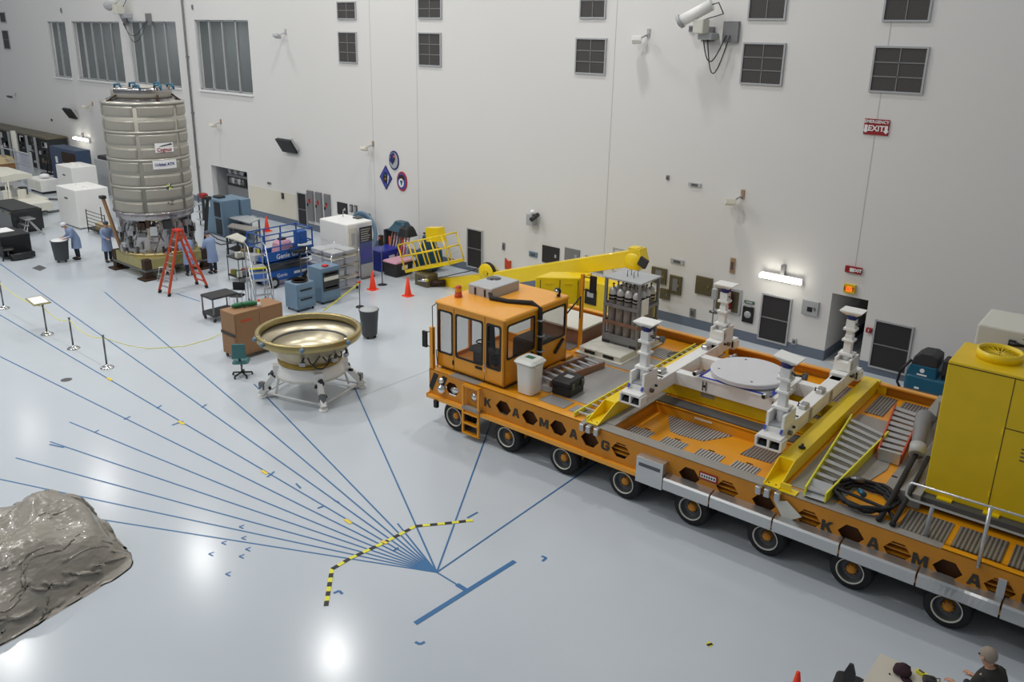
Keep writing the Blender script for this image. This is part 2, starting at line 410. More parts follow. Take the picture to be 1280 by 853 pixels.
# ---- grilles
def grille(tl, br, nv, nh, label, group, cat='grille', name='wall_grille', face='louver'):
    a, b, c, d = wrect(tl, br); t = T(name, label, cat, ((a+b)/2, WY, c), group=group)
    m = M(); m.box(a, b, WY-.03, WY, c, d, face); t.part('louver_panel', m)
    m = M(); e = .05; y0, y1 = WY-.06, WY-.001
    m.box(a-e, a, y0, y1, c-e, d+e, 'greyl'); m.box(b, b+e, y0, y1, c-e, d+e, 'greyl'); m.box(a, b, y0, y1, c-e, c, 'greyl'); m.box(a, b, y0, y1, d, d+e, 'greyl')
    for i in range(1, nh+1): z = c+(d-c)*i/(nh+1); m.box(a, b, WY-.045, y1, z-.016, z+.016, 'grey')
    for i in range(1, nv+1): x = a+(b-a)*i/(nv+1); m.box(x-.014, x+.014, WY-.045, y1, c, d, 'grey')
    t.part('frame', m); return t
low = [((424, 41), (446.5, 78), 'leftmost of five'), ((524.5, 42), (551, 82), 'above the mission emblems'), ((722, 49), (755.5, 92), 'third of five'), ((931.5, 55), (975.5, 105.5), 'just right of the big camera'), ((1096, 59.5), (1151, 116), 'above the emergency exit sign')]
for p, q, s in low: grille(p, q, 1, 2, 'large dark wall grille in the lower row, '+s, 'lower row of wall grilles')
up = [((422.5, 3.5), (445, 23), 'leftmost of the upper row'), ((524, 0), (551.5, 22), 'second from the left in the upper row'), ((728, -20), (756, 21.5), 'middle one of the upper row'), ((942, -30), (980, 23), 'right of the big camera, cut by the top edge'), ((1113, -28), (1160, 25), 'rightmost at the top edge')]
for p, q, s in up: grille(p, q, 1, 1, 'dark wall grille high up, '+s, 'upper row of wall grilles')
grille((0, 16), (8.5, 27.5), 0, 0, 'small dark grille at the far left end, upper of two', 'far grilles')
grille((3, 38.5), (14, 61), 0, 1, 'small dark grille at the far left end, lower of two', 'far grilles')
for p, q, s in [((372.5, 241), (385, 283), 'at the left of three grey cabinets'), ((585.5, 286), (602.5, 336), 'behind the yellow boom lift'), ((955, 368), (982, 430), 'under the fluorescent lamp'), ((1096.5, 401), (1131, 467), 'right of the corridor opening')]:
    t = grille(p, q, 0, 1, 'tall black double panel grille '+s, 'tall black panels', 'grille', 'return_air_grille', 'blackpanel')
for p, q, s, f in [((421.8, 252), (435, 270), 'behind the tall white cabinet', 'blackpanel'), ((678.5, 306), (699, 332), 'above the boom lift, left of a grey one', 'blackpanel'), ((706.5, 309), (724.5, 330), 'between the black panel and the half hidden one', 'panel'), ((732, 319), (753.5, 342), 'half hidden behind the yellow boom', 'panel')]:
    a, b, c, d = wrect(p, q); t = T('wall_panel', ('black' if f == 'blackpanel' else 'grey')+' square wall panel '+s, 'panel', ((a+b)/2, WY, c), group='square wall panels')
    m = M(); m.box(a, b, WY-.04, WY, c, d, f); t.part('cover', m, bev=.01)
    m = M(); m.box(b-.2, b-.12, WY-.06, WY-.04, (c+d)/2-.06, (c+d)/2+.06, 'greyl'); t.part('latch', m)
# tall grey cabinets with red labels
for k, (p, q, s) in enumerate([((385, 237.5), (394, 277), 'left'), ((395.5, 239.5), (404.5, 279), 'middle'), ((406.5, 242), (415, 282), 'right')]):
    a, b, c, d = wrect(p, q); t = T('electrical_cabinet', s+' one of three tall grey wall cabinets with red labels', 'cabinet', ((a+b)/2, WY, c), group='three tall wall cabinets')
    m = M(); m.box(a, b, WY-.12, WY, c, d, 'panel'); t.part('body', m, bev=.015)
    m = M(); z = c+(d-c)*.66; m.box(a+.15, b-.15, WY-.13, WY-.12, z-.1, z+.1, 'red'); t.part('warning_label', m, 'red label')
    m = M(); m.box(a+.06, a+.12, WY-.16, WY-.12, c+(d-c)*.5, c+(d-c)*.58, 'black'); m.box(a+.25, b-.25, WY-.13, WY-.12, d-.5, d-.42, 'greyl'); t.part('handle', m)
for p, q, s in [((438, 255.5), (441.5, 265), 'left'), ((443.5, 256.5), (447, 267), 'right')]:
    a, b, c, d = wrect(p, q); m = M(); m.box(a, b, WY-.06, WY, c, d, 'greyd'); m.cbox(((a+b)/2, WY-.065, (c+d)/2), ((b-a)*.5, .02, (d-c)*.7), 'greyl')
    one('switch_box', m, s+' one of two small grey switch boxes behind the white cabinet', 'box', ((a+b)/2, WY, c), group='two small switch boxes')
# brown service boxes
for p, q, f, s in [((816, 332.5), (833, 356), 'boxbrown', 'brown service box with open centre right of the cylinder rack'), ((838.5, 343), (851.5, 369.5), 'boxbrown', 'narrow tall brown service box with glass, right of the cylinder rack'), ((826.5, 359.5), (837.5, 375.5), 'boxbrown', 'smallest brown service box, below two others'), ((871.5, 344), (889.5, 370.5), 'boxbrown', 'plain square brown service box left of the extinguisher cabinet'), ((1004.5, 373.5), (1022.5, 396), 'greyl', 'light grey square service box right of the fluorescent lamp')]:
    a, b, c, d = wrect(p, q); t = T('service_box', s, 'box', ((a+b)/2, WY, c), group='wall service boxes')
    m = M(); m.box(a, b, WY-.08, WY, c, d, f); t.part('door', m, bev=.012)
    m = M(); m.box(b-.14, b-.08, WY-.1, WY-.08, (c+d)/2-.05, (c+d)/2+.05, 'steel'); t.part('latch', m)
    if 'glass' in s or 'open' in s:
        m = M(); m.box(a+(b-a)*.3, b-(b-a)*.3, WY-.09, WY-.08, c+(d-c)*.2, d-(d-c)*.15, 'grey'); t.part('window_insert', m)
    if f == 'greyl': m = M(); m.box((a+b)/2-.08, (a+b)/2+.08, WY-.09, WY-.08, d-.35, d-.2, 'black'); t.part('display', m)
# white access door behind the boom
a, b, c, d = wrect((768.5, 311), (797, 345)); t = T('access_door', 'white flush access door in the wall behind the boom of the yellow lift', 'door', ((a+b)/2, WY, c))
m = M(); m.box(a, b, WY-.03, WY, c, d, 'wall'); t.part('leaf', m)
m = M()
for (x0, x1, z0, z1) in ((a-.05, a, c, d+.05), (b, b+.05, c, d+.05), (a, b, d, d+.05)): m.box(x0, x1, WY-.05, WY, z0, z1, 'greyl')
t.part('frame', m); m = M(); m.box(a+.7, a+1.1, WY-.09, WY-.03, d-.12, d-.04, 'black'); t.part('closer', m)
# extinguisher cabinet
a, b, c, d = wrect((895, 356), (925, 395)); t = T('extinguisher_cabinet', 'recessed brown cabinet with a red fire extinguisher in it, behind a white jack', 'cabinet', ((a+b)/2, WY, c))
m = M(); m.box(a, b, WY-.05, WY, c, d, 'greyl'); m.box(a+.08, b-.08, WY-.055, WY-.05, c+.08, d-.08, 'boxbrown'); t.part('cabinet_box', m)
m = M(); x = b-.38; m.lathe([(0, 0), (.12, .01), (.12, .6), (.05, .7), (.04, .78), (0, .78)], (x, WY-.2, c+.15), 'signred', 14); m.tube([(x, WY-.2, c+.9), (x+.12, WY-.22, c+.8), (x+.15, WY-.22, c+.4)], .02, 'black', 6)
one('fire_extinguisher', m, 'red fire extinguisher in the brown wall cabinet', 'fire extinguisher', (x, WY-.2, c+.15))
# black device with green sign
a, b, c, d = wrect((930, 382), (941, 404.5)); t = T('emergency_station', 'narrow black wall station with white dial below a small green sign', 'emergency station', ((a+b)/2, WY, c))
m = M(); m.box(a, b, WY-.08, WY, c, d, 'black'); t.part('case', m, bev=.01)
m = M(); m.lathe([(0, -.02), (.1, -.02), (.12, 0)], ((a+b)/2, WY-.08, c+.28), 'greyl', 14, 'y'); m.box(a+.1, b-.08, WY-.09, WY-.08, c+.55, c+.62, 'greyl'); t.part('dial', m)
a2, b2, c2, d2 = wrect((931, 375), (943, 381)); m = M(); m.box(a2, b2, WY-.03, WY, c2, d2, 'signgreen'); m.box(a2+.06, b2-.06, WY-.034, WY-.03, (c2+d2)/2-.03, (c2+d2)/2+.03, 'greyl')
one('safety_sign', m, 'small green safety sign over the black wall station', 'sign', ((a2+b2)/2, WY, c2))
# ---- signs
a, b, c, d = wrect((1082, 148), (1110, 170)); t = T('emergency_exit_sign', 'dark red emergency exit sign with two down arrows high on the wall', 'sign', ((a+b)/2, WY, c)); xm = (a+b)/2; hh = d-c
m = M(); m.box(a, b, WY-.04, WY, c, d, 'signred'); t.part('board', m)
m = M(); m.text('EMERGENCY', hh*.27, 'paper', (xm, WY-.045, d-hh*.17), (1, 0, 0), (0, 0, 1), .004, bold=.003); m.text('EXIT', hh*.5, 'paper', (xm, WY-.045, c+hh*.40), (1, 0, 0), (0, 0, 1), .004, bold=.006)
for s in (-1, 1): x = xm+s*(b-a)*.41; m.prism([(x-.04, c+hh*.62), (x-.04, c+hh*.3), (x-.09, c+hh*.3), (x, c+hh*.1), (x+.09, c+hh*.3), (x+.04, c+hh*.3), (x+.04, c+hh*.62)], WY-.05, WY-.04, 'paper', 'xz')
t.part('lettering', m)
a, b, c, d = wrect((1058, 331.5), (1077, 343)); t = T('exit_sign', 'red EXIT sign on a bracket above the corridor opening', 'sign', ((a+b)/2, WY, c)); xm = (a+b)/2; hh = d-c
m = M(); m.box(a, b, WY-.08, WY, c, d, 'signred'); t.part('board', m)
m = M(); m.text('EXIT', hh*.66, 'paper', (xm+.12, WY-.085, (c+d)/2), (1, 0, 0), (0, 0, 1), .004, bold=.006); m.cbox((a+.2, WY-.085, (c+d)/2), (.12, .01, hh*.6), 'paper'); t.part('lettering', m)
a, b, c, d = wrect((1057, 354), (1069, 367)); t = T('lit_exit_sign', 'small glowing orange exit sign right over the corridor opening', 'sign', ((a+b)/2, WY, c))
m = M(); m.box(a, b, WY-.12, WY, c, d, 'yellowmat'); t.part('housing', m); m = M(); m.box(a+.08, b-.08, WY-.13, WY-.12, c+.06, d-.06, 'exitglow'); m.text('EXIT', (d-c)*.6, 'signred', ((a+b)/2, WY-.135, (c+d)/2), (1, 0, 0), (0, 0, 1), .003); t.part('lit_panel', m)
a, b, c, d = wrect((1084, 409), (1090, 416)); t = T('fire_alarm_pull', 'small dark red fire alarm pull box right of the corridor', 'alarm', ((a+b)/2, WY, c)); m = M(); m.box(a, b, WY-.1, WY, c, d, 'signred'); t.part('box', m); m = M(); m.box(a+.07, b-.07, WY-.12, WY-.1, (c+d)/2-.03, (c+d)/2+.05, 'paper'); t.part('handle', m)
# ---- lamps on the wall
def tube_lamp(p, q, label, e):
    P, Q = W(*p, WY-.25), W(*q, WY-.25); t = T('fluorescent_lamp', label, 'lamp', ((P.x+Q.x)/2, WY, P.z)); z = (P.z+Q.z)/2
    m = M(); m.cyl((P.x, WY-.25, z), (Q.x, WY-.25, z), .07, 'lampglow', n=10); t.part('tube', m)
    m = M(); m.box(P.x, Q.x, WY-.16, WY-.11, z-.1, z+.1, 'white'); m.box((P.x+Q.x)/2-.06, (P.x+Q.x)/2+.06, WY-.14, WY, z+.05, z+.42, 'grey'); t.part('housing', m)
tube_lamp((950, 344.5), (1001, 353.5), 'glowing fluorescent wall lamp above the black panel grille', 1)
tube_lamp((92, 173), (109, 175.5), 'glowing fluorescent wall lamp at the far left above the equipment racks', 1)
# ---- emblems
def disc(cx, cz, rx, rz, y0, y1, mt, n=28): return M().prism([(cx+rx*cos(2*pi*i/n), cz+rz*sin(2*pi*i/n)) for i in range(n)], y0, y1, mt, 'xz')
def emblem(name, label, cx, cy, r, kind):
    c = W(cx, cy); t = T(name, label, 'emblem', (c.x, WY, c.z), group='mission emblems'); X, Z = c.x, c.z
    q_ = r*.74
    if kind == 'diamond':
        m = M(); m.prism([(X-q_, Z), (X, Z-r), (X+q_, Z), (X, Z+r)], WY-.04, WY, 'navy', 'xz'); t.part('board', m)
        m = M(); m.prism([(X-q_*.87, Z), (X, Z-r*.87), (X+q_*.87, Z), (X, Z+r*.87)], WY-.045, WY-.04, 'violet', 'xz'); m.f, m.v = m.f, m.v
        k = disc(X, Z, q_*.45, r*.5, WY-.05, WY-.045, 'navy'); m.add(k.v, k.f, 'navy'); k = disc(X, Z-.02, q_*.3, r*.36, WY-.055, WY-.05, 'black'); m.add(k.v, k.f, 'darkbrown'); m.ball((X, WY-.055, Z-.06), (.07, .01, .06), 'brass'); m.ball((X, WY-.055, Z+.1), (.07, .01, .05), 'green')
        m.prism([(X+.42*q_, Z+.3*r), (X+.3*q_, Z-.5*r), (X+.4*q_, Z-.4*r), (X+.55*q_, Z+.1*r)], WY-.055, WY-.045, 'paper', 'xz'); t.part('artwork', m)
    else:
        rim, f1 = ('navy', 'greyl') if kind == 'blue' else ('crimson', 'violet')
        t.part('board', disc(X, Z, q_, r, WY-.04, WY, rim)); m = M(); k = disc(X, Z, q_*.84, r*.84, WY-.045, WY-.04, f1); m.add(k.v, k.f, f1)
        if kind == 'blue':
            m.prism([(X-q_*.8, Z-.1*r), (X-q_*.6, Z+.55*r), (X, Z+.82*r), (X+.3*q_, Z+.6*r), (X, Z+.1*r), (X-.2*q_, Z-.5*r)], WY-.055, WY-.045, 'navy', 'xz'); m.prism([(X-.1*q_, Z-.3*r), (X+.1*q_, Z+.5*r), (X+.35*q_, Z+.2*r), (X+.1*q_, Z-.2*r)], WY-.06, WY-.045, 'darkbrown', 'xz')
            m.ball((X+.1*q_, WY-.06, Z+.4*r), (.06, .02, .07), 'ladderred')
        else:
            m.prism([(X-.7*q_, Z+.2*r), (X-.4*q_, Z+.65*r), (X+.45*q_, Z+.65*r), (X+.7*q_, Z+.2*r)], WY-.055, WY-.045, 'darkbrown', 'xz'); k = disc(X-.02, Z-.15*r, q_*.5, r*.45, WY-.06, WY-.045, 'greyl'); m.add(k.v, k.f, 'paper')
            m.prism([(X-.3*q_, Z+.1*r), (X+.3*q_, Z+.1*r), (X, Z-.5*r)], WY-.065, WY-.05, 'tealscrub', 'xz')
        t.part('artwork', m)
emblem('mission_emblem', 'round blue and white emblem, uppermost of three on the wall', 493, 200.5, .42, 'blue')
emblem('mission_emblem', 'blue diamond emblem, leftmost of three on the wall', 482.8, 222, .54, 'diamond')
emblem('mission_emblem', 'round emblem with red rim, rightmost of three on the wall', 503, 226.8, .43, 'red')
# ---- cameras, speakers, small wall fittings
def big_camera(px, py, s, label):
    c = W(px, py, WY-.7); t = T('surveillance_camera', label, 'camera', (c.x, WY, c.z)); X, Y, Z = c.x, WY-.7, c.z
    m = M(); m.cyl((X-.42*s, Y-.1, Z-.2*s), (X+.42*s, Y+.1, Z+.25*s), .17*s, 'white', n=16); m.cyl((X-.5*s, Y-.12, Z-.25*s), (X-.42*s, Y-.1, Z-.2*s), .2*s, 'greyl', n=16); t.part('housing', m)
    m = M(); m.cyl((X-.52*s, Y-.125, Z-.26*s), (X-.5*s, Y-.12, Z-.25*s), .13*s, 'blackgloss', n=16); t.part('lens', m)
    m = M(); m.cbox((X+.12*s, Y+.1, Z-.35*s), (.34*s, .4*s, .4*s), 'offwhite'); m.cbox((X+.2*s, WY-.25, Z-.62*s), (.45*s, .5, .2*s), 'greyl'); t.part('pan_head', m, bev=.03)
    J = []
    for ddx, ddy, w_, hz in ((15, 26, .4, .45), (44, 23, .5, .62)):
        q = W(px+ddx, py+ddy); J.append(q); m = M(); m.box(q.x-w_/2, q.x+w_/2, WY-.12, WY, q.z-hz/2, q.z+hz/2, 'grey'); t.part('junction_box', m)
    m = M()
    for k in range(2):
        A = J[0]+Vector((-.1+.15*k, -.16, -.1)); B = J[1]+Vector((-.1+.12*k, -.16, -.1)); D = .75+.35*k
        m.tube([A.lerp(B, i/12)+Vector((0, -.15*sin(pi*i/12), -D*sin(pi*i/12))) for i in range(13)], .018, 'dark', 6)
    m.tube([(X+.42*s, Y+.1, Z+.25*s), (X+.62*s, Y+.1, Z+.3*s), (X+.75*s, Y+.2, Z), tuple(J[0]+Vector((-.15, -.3, .4))), tuple(J[0]+Vector((-.1, -.16, 0)))], .02, 'dark', 6); t.part('cable', m)
big_camera(871, 17, 1.05, 'large white surveillance camera with hanging cables high on the right half of the wall')
big_camera(143, 1, 1.3, 'surveillance camera with cables at the very top left above the windows')
def small_cam(px, py, s, label, col='offwhite', cat='camera', name='wall_camera'):
    c = W(px, py, WY-.4); X, Z = c.x, c.z; t = T(name, label, cat, (X, WY, Z), group='small wall fittings')
    m = M(); m.cbox((X, WY-.4, Z), (.34*s, .5*s, .18*s), col, rz=.5, rx=-.3); t.part('body', m, bev=.02)
    m = M(); m.beam((X, WY-.4, Z), (X+.22*s, WY, Z+.22*s), .06*s, .06*s, 'greyl'); m.cbox((X+.22*s, WY-.02, Z+.25*s), (.12*s, .04, .3*s), 'wood' if col == 'cream' else 'greyl'); t.part('bracket', m)
small_cam(796, 50, .9, 'small white wall camera left of the big camera', 'white')
small_cam(455, 186, .8, 'pale bell shaped fitting on the wall left of the emblems', 'cream')
small_cam(266, 157, .8, 'pale fitting on the wall below the last upper window', 'cream')
small_cam(913, 253, .95, 'pale fitting with a small white board, alone in the middle of the right wall', 'cream')
small_cam(107, 134, .8, 'pale fitting on the far wall right of the tilted black screen', 'cream')
small_cam(12, 121, .7, 'tiny fitting on the wall at the far left', 'greyd')
small_cam(346, 45, .8, 'tiny grey hook on the wall right of the last upper window', 'greyl', 'hook', 'wall_hook')
c = W(663, 273, WY-.3); t = T('wall_camera', 'grey box camera with black lens above the orange panel', 'camera', (c.x, WY, c.z))
m = M(); m.box(c.x-.22, c.x+.1, WY-.3, WY, c.z-.3, c.z+.15, 'greyl'); t.part('box', m, bev=.02); m = M(); m.cyl((c.x+.2, WY-.5, c.z), (c.x+.2, WY-.1, c.z+.15), .09, 'dark', n=10); m.ball((c.x+.1, WY-.3, c.z+.25), .1, 'white'); t.part('lens', m)
for px, py, s in [(88, 142, 'at the far left'), (359, 182.5, 'right of the pale fitting')]:
    c = W(px, py, WY-.3); t = T('wall_speaker', 'tilted black wall screen with pale back '+s, 'speaker', (c.x, WY, c.z), group='tilted black wall boxes')
    m = M(); m.cbox((c.x, WY-.35, c.z), (1.15, .1, .75), 'black', rx=.55); m.cbox((c.x, WY-.24, c.z+.1), (1.1, .12, .7), 'greyl', rx=.55); t.part('case', m); m = M(); m.beam((c.x, WY-.25, c.z+.1), (c.x, WY, c.z+.1), .1, .1, 'grey'); t.part('bracket', m)
for px, py, w_, h_, mt, lb in [(77, 13, .12, .3, 'grey', 'small grey device on the wall above the left windows'), (241, 9, .1, .25, 'grey', 'tiny grey device above the last upper window'), (869, 231, .45, .12, 'greyl', 'thin pale plate alone on the wall'), (835, 222, .1, .15, 'grey', 'tiny grey stud left of the thin pale plate'), (865, 36, .18, .18, 'grey', 'small grey knob left of the big camera'), (337, 229, .3, .1, 'grey', 'small grey fitting above the cream wall stretch'), (354, 245, .2, .3, 'dark', 'small dark switch above the blue scissor lift'), (866, 391, .2, .3, 'grey', 'small round grey outlet under the plain brown box'), (847, 327, .5, .16, 'greyl', 'small pale plate above the narrow brown box'), (916, 332, .16, .5, 'wood', 'narrow orange brown notice above the white jack'), (630, 308, .12, .3, 'grey', 'small grey switch above the orange panel'), (667, 318, .4, .2, 'bluesteel', 'small pale blue notice left of the black square panel'), (993, 427, .14, .2, 'greyl', 'small socket right of the black panel grille'), (65, 150, .15, .15, 'dark', 'tiny dark stud below the far windows'), (1061, 430, .2, .2, 'greyl', 'tiny plate')][:14]:
    c = W(px, py); m = M(); m.box(c.x-w_/2, c.x+w_/2, WY-.05, WY, c.z-h_/2, c.z+h_/2, mt); m.box(c.x-w_/4, c.x+w_/4, WY-.07, WY-.05, c.z-h_/4, c.z+h_/4, 'greyd')
    one('wall_plate', m, lb, 'wall fitting', (c.x, WY, c.z), group='little fittings on the wall')
a, b, c, d = wrect((632, 322.5), (639, 337.5)); m = M(); m.prism([(a, c), (b, c), (b, d-.06), ((a+b)/2, d-.1), (a, d)], WY-.05, WY, 'ladderred', 'xz'); one('orange_notice', m, 'small upright orange notice on the wall behind the boom lift wheel', 'panel', ((a+b)/2, WY, c))
# cream lower wall skins
a, b, c, d = wrect((313, 237), (371, 283)); m = M(); m.box(W(312, 240).x, W(371.5, 270).x, WY-.02, WY-.001, .33, W(353, 240).z, 'cream'); struct('trim_5', m)
c = W(462, 288); 
t = T('hose_reel', 'big round blue hose loop on the wall behind the tall white cabinet', 'hose', (c.x, WY, c.z))
m = M()
for k in range(3): m.lathe([(r_, z_) for r_, z_ in [(.72+.09*k+.06*cos(a_), .06*sin(a_)) for a_ in [2*pi*i/8 for i in range(9)]]], (c.x, WY-.3-.04*k, c.z), 'bluesteel' if k else 'tealscrub', 36, 'y')
t.part('hose_loop', m); m = M(); m.box(c.x-.1, c.x+.1, WY-.25, WY, c.z-.1, c.z+.8, 'grey'); t.part('hanger', m)
# ================================================================== THE ORANGE TRANSPORTER
L0, L1, WD = .67, 17.2, 6.15          # extent along u, width along v
ZD, ZB = 1.45, .72
tv = T('heavy_transporter', 'long orange self propelled flatbed transporter with many wheels and an open deck', 'transporter', (L0, 0, 0), 'v')
hexu = [1.45, 3.1, 3.89, 4.70, 5.55, 6.34, 7.96, 8.78, 9.53, 10.39, 11.16, 11.95, 12.75, 13.53, 14.3, 15.1, 15.9]
def hexa(u, z, w=.235, h=.17): return [(u-w, z), (u-w*.42, z-h), (u+w*.42, z-h), (u+w, z), (u+w*.42, z+h), (u-w*.42, z+h)]
m = M()
Z0 = [(L0, ZB+.05), (L1, ZB+.05), (L1, ZD), (L0, ZD)]
m.prism(Z0, 0, .02, 'orangedirty', 'xz', [hexa(u, 1.1) for u in hexu])
for u in hexu: m.prism([(u-.33, .88), (u+.33, .88), (u+.33, 1.32), (u-.33, 1.32)], .16, .18, 'hexback', 'xz')
for u in hexu[5::2]:
    for k in range(3): m.box(u-.25, u+.25, .06, .16, .98+.1*k, 1.01+.1*k, 'orangedirty')
t1 = tv.part('side_skirt', m)
m = M(); m.box(L0, L1, -.10, .02, ZB-.02, ZB+.07, 'orangetop'); m.box(L0-.02, L0+.02, -.1, 0, ZB-.02, ZB+.1, 'orange'); tv.part('skirt_flange', m)
m = M(); m.box(L0, L0+.03, 0, WD, ZB+.05, ZD, 'orange'); tv.part('end_plate', m)
m = M(); m.prism(Z0, WD-.02, WD, 'orangedirty', 'xz'); m.box(L0, L1, WD-.02, WD+.02, ZD, ZD+.2, 'orangedirty'); m.box(L0, L1, WD-.14, WD+.02, ZD+.2, ZD+.24, 'orangetop'); tv.part('far_side_beam', m)
# hazard stripes on the front corner
m = M()
for k in range(2): m.prism([(L0+.0+.3*k, .98), (L0+.1+.3*k, .88), (L0+.32+.3*k, 1.36), (L0+.17+.3*k, 1.38)], -.012, -.001, 'black', 'xz')
tv.part('hazard_stripe', m)
# black lettering, twice: condensed block capitals, drawn on a 1 x 1 cell
BL = {'K': ([(0, 0), (.28, 0), (.28, .33), (.38, .43), (.68, 0), (1, 0), (.58, .6), (.98, 1), (.64, 1), (.28, .62), (.28, 1), (0, 1)], []),
      'A': ([(0, 0), (.28, 0), (.33, .2), (.67, .2), (.72, 0), (1, 0), (.68, 1), (.32, 1)], [[(.39, .4), (.5, .78), (.61, .4)]]),
      'M': ([(0, 0), (.24, 0), (.24, .62), (.43, .1), (.57, .1), (.76, .62), (.76, 0), (1, 0), (1, 1), (.72, 1), (.5, .42), (.28, 1), (0, 1)], []),
      'G': ([(.2, 0), (.8, 0), (1, .2), (1, .56), (.52, .56), (.52, .36), (.72, .36), (.72, .2), (.28, .2), (.28, .8), (.72, .8), (.72, .68), (1, .68), (1, .82), (.8, 1), (.2, 1), (0, .8), (0, .2)], [])}
for word, us in (('KAMAG', [2.62, 3.48, 4.3, 5.12, 5.96]), ('KAMAG', [10.74, 11.55, 12.32, 13.16, 13.95])):
    for ch, u in zip(word, us):
        w_ = .25 if ch == 'M' else .21; pl_, ho_ = BL[ch]; fx_ = lambda p: (u-w_/2+p[0]*w_, .99+p[1]*.215); m = M(); m.prism([fx_(p) for p in pl_], -.012, -.001, 'letter', 'xz', [[fx_(p) for p in h] for h in ho_]); tv.part('letter', m)
# deck : rims, floors and the sunken bay
PU0, PU1, PV0, PV1, PZ = 5.98, 9.25, .30, 2.06, 1.2
m = M()
m.box(L0, 1.35, 0, .26, ZD-.02, ZD, 'orangetop'); m.box(1.35, 2.25, 0, .26, ZD-.02, ZD+.003, 'greyband'); m.box(2.25, 5.3, 0, .22, ZD-.02, ZD, 'orangetop'); m.box(5.3, 12.6, 0, .3, ZD-.02, ZD+.003, 'greyband'); m.box(12.6, L1, 0, .16, ZD-.02, ZD, 'orange')
tv.part('deck_edge', m)
m = M(); m.box(L0, PU0, .2, WD-.1, ZD-.06, ZD-.005, 'orange'); m.box(PU1, L1, .2, WD-.1, ZD-.06, ZD-.005, 'orange'); m.box(PU0, PU1, PV1, WD-.1, ZD-.06, ZD-.005, 'orange'); tv.part('deck_frame', m)
m = M(); m.box(PU0-.05, PU1+.1, PV0-.05, PV1+.05, PZ-.05, PZ, 'orange'); m.box(PU0-.03, PU0, PV0, PV1, PZ, ZD-.02, 'orangedirty'); m.box(PU1, PU1+.03, PV0, PV1, PZ, ZD-.02, 'orangedirty'); m.box(PU0, PU1, PV0-.03, PV0, PZ, ZD-.02, 'orangedirty'); m.box(PU0, PU1, PV1, PV1+.03, PZ, ZD-.02, 'orange')
tv.part('sunken_bay', m)
def tread(pts, z, mt='tread'):
    m = M(); m.prism(pts, z-.03, z+.012, mt, 'xy'); return tv.part('tread_plate', m)
def rect(a, b, c, d): return [(a, c), (b, c), (b, d), (a, d)]
# plates in the bay
for a, b in ((6.02, 6.58), (6.85, 7.4), (7.68, 8.24), (8.48, 9.03)): tread(rect(a, b, .34, 1.04), PZ)
tread([(6.36, PV1-.02), (6.55, 1.7), (6.79, 1.34), (7.02, 1.3), (7.56, 1.38), (7.95, PV1-.02)], PZ)
tread([(8.42, 1.35), (9.2, 1.4), (9.2, 2.0), (8.5, 2.0)], PZ, 'treaddk')
# long cross bar of the bay
m = M(); m.box(PU0-.3, PU0, PV0, 3, ZD, ZD+.02, 'greyband'); m.box(PU0, PU1+.3, PV1+.04, PV1+.42, ZD-.005, ZD+.03, 'greyd'); tv.part('bay_border', m)
m = M(); m.box(7.0, 7.42, PV1-.02, PV1, 1.33, 1.36, 'paper'); tv.part('strip_marker', m, 'small white strip on the inner panel')
# plates on the front half
tread(rect(2.98, 3.85, .78, 3.1), ZD, 'perffine'); tread(rect(3.92, 4.62, .3, .72), ZD, 'perf'); tread(rect(3.93, 4.98, .82, 3.1), ZD, 'perffine')
tread(rect(4.75, 5.25, .3, .66), ZD, 'perf'); tread(rect(2.95, 4.98, 3.2, 4.35), ZD, 'perffine'); tread(rect(2.95, 4.1, 4.45, 5.95), ZD, 'treaddk'); tread(rect(4.3, 5.2, 4.5, 5.2), ZD, 'tread'); tread(rect(5.0, 5.9, 5.35, 5.95), ZD, 'tread'); tread(rect(.85, 2.6, 3.4, 5.9), ZD, 'treaddk')
tread(rect(8.7, 9.4, 2.2, 2.5), ZD, 'treaddk')
tread(rect(9.0, 9.6, 3.0, 5.9), ZD, 'treaddk'); tread([(9.85, .35), (10.75, .35), (11.1, 2.2), (10.9, 4.5), (9.85, 4.5)], ZD, 'greyband'); tread(rect(11.25, 11.9, 1.5, 3.6), ZD, 'greyband'); tread(rect(9.9, 10.3, 4.7, 5.9), ZD, 'treaddk'); tread(rect(10.45, 11.4, 4.9, 5.9), ZD, 'treaddk')
for k in range(6): tread(rect(11.85+k*.85, 12.6+k*.85, .2, .95), ZD, 'treaddk')
# rows of little dark slots
m = M()
for u, v in ((9.1, 2.75), (10.9, 1.3), (11.3, 2.0), (9.6, 4.3)): m.box(u-.05, u+.05, v-.03, v+.03, ZD+.012, ZD+.016, 'black')
for u in (6.35, 7.1, 7.9, 8.75): m.box(u-.07, u+.07, 1.08, 1.12, PZ+.001, PZ+.006, 'black')
tv.part('deck_slot', m)
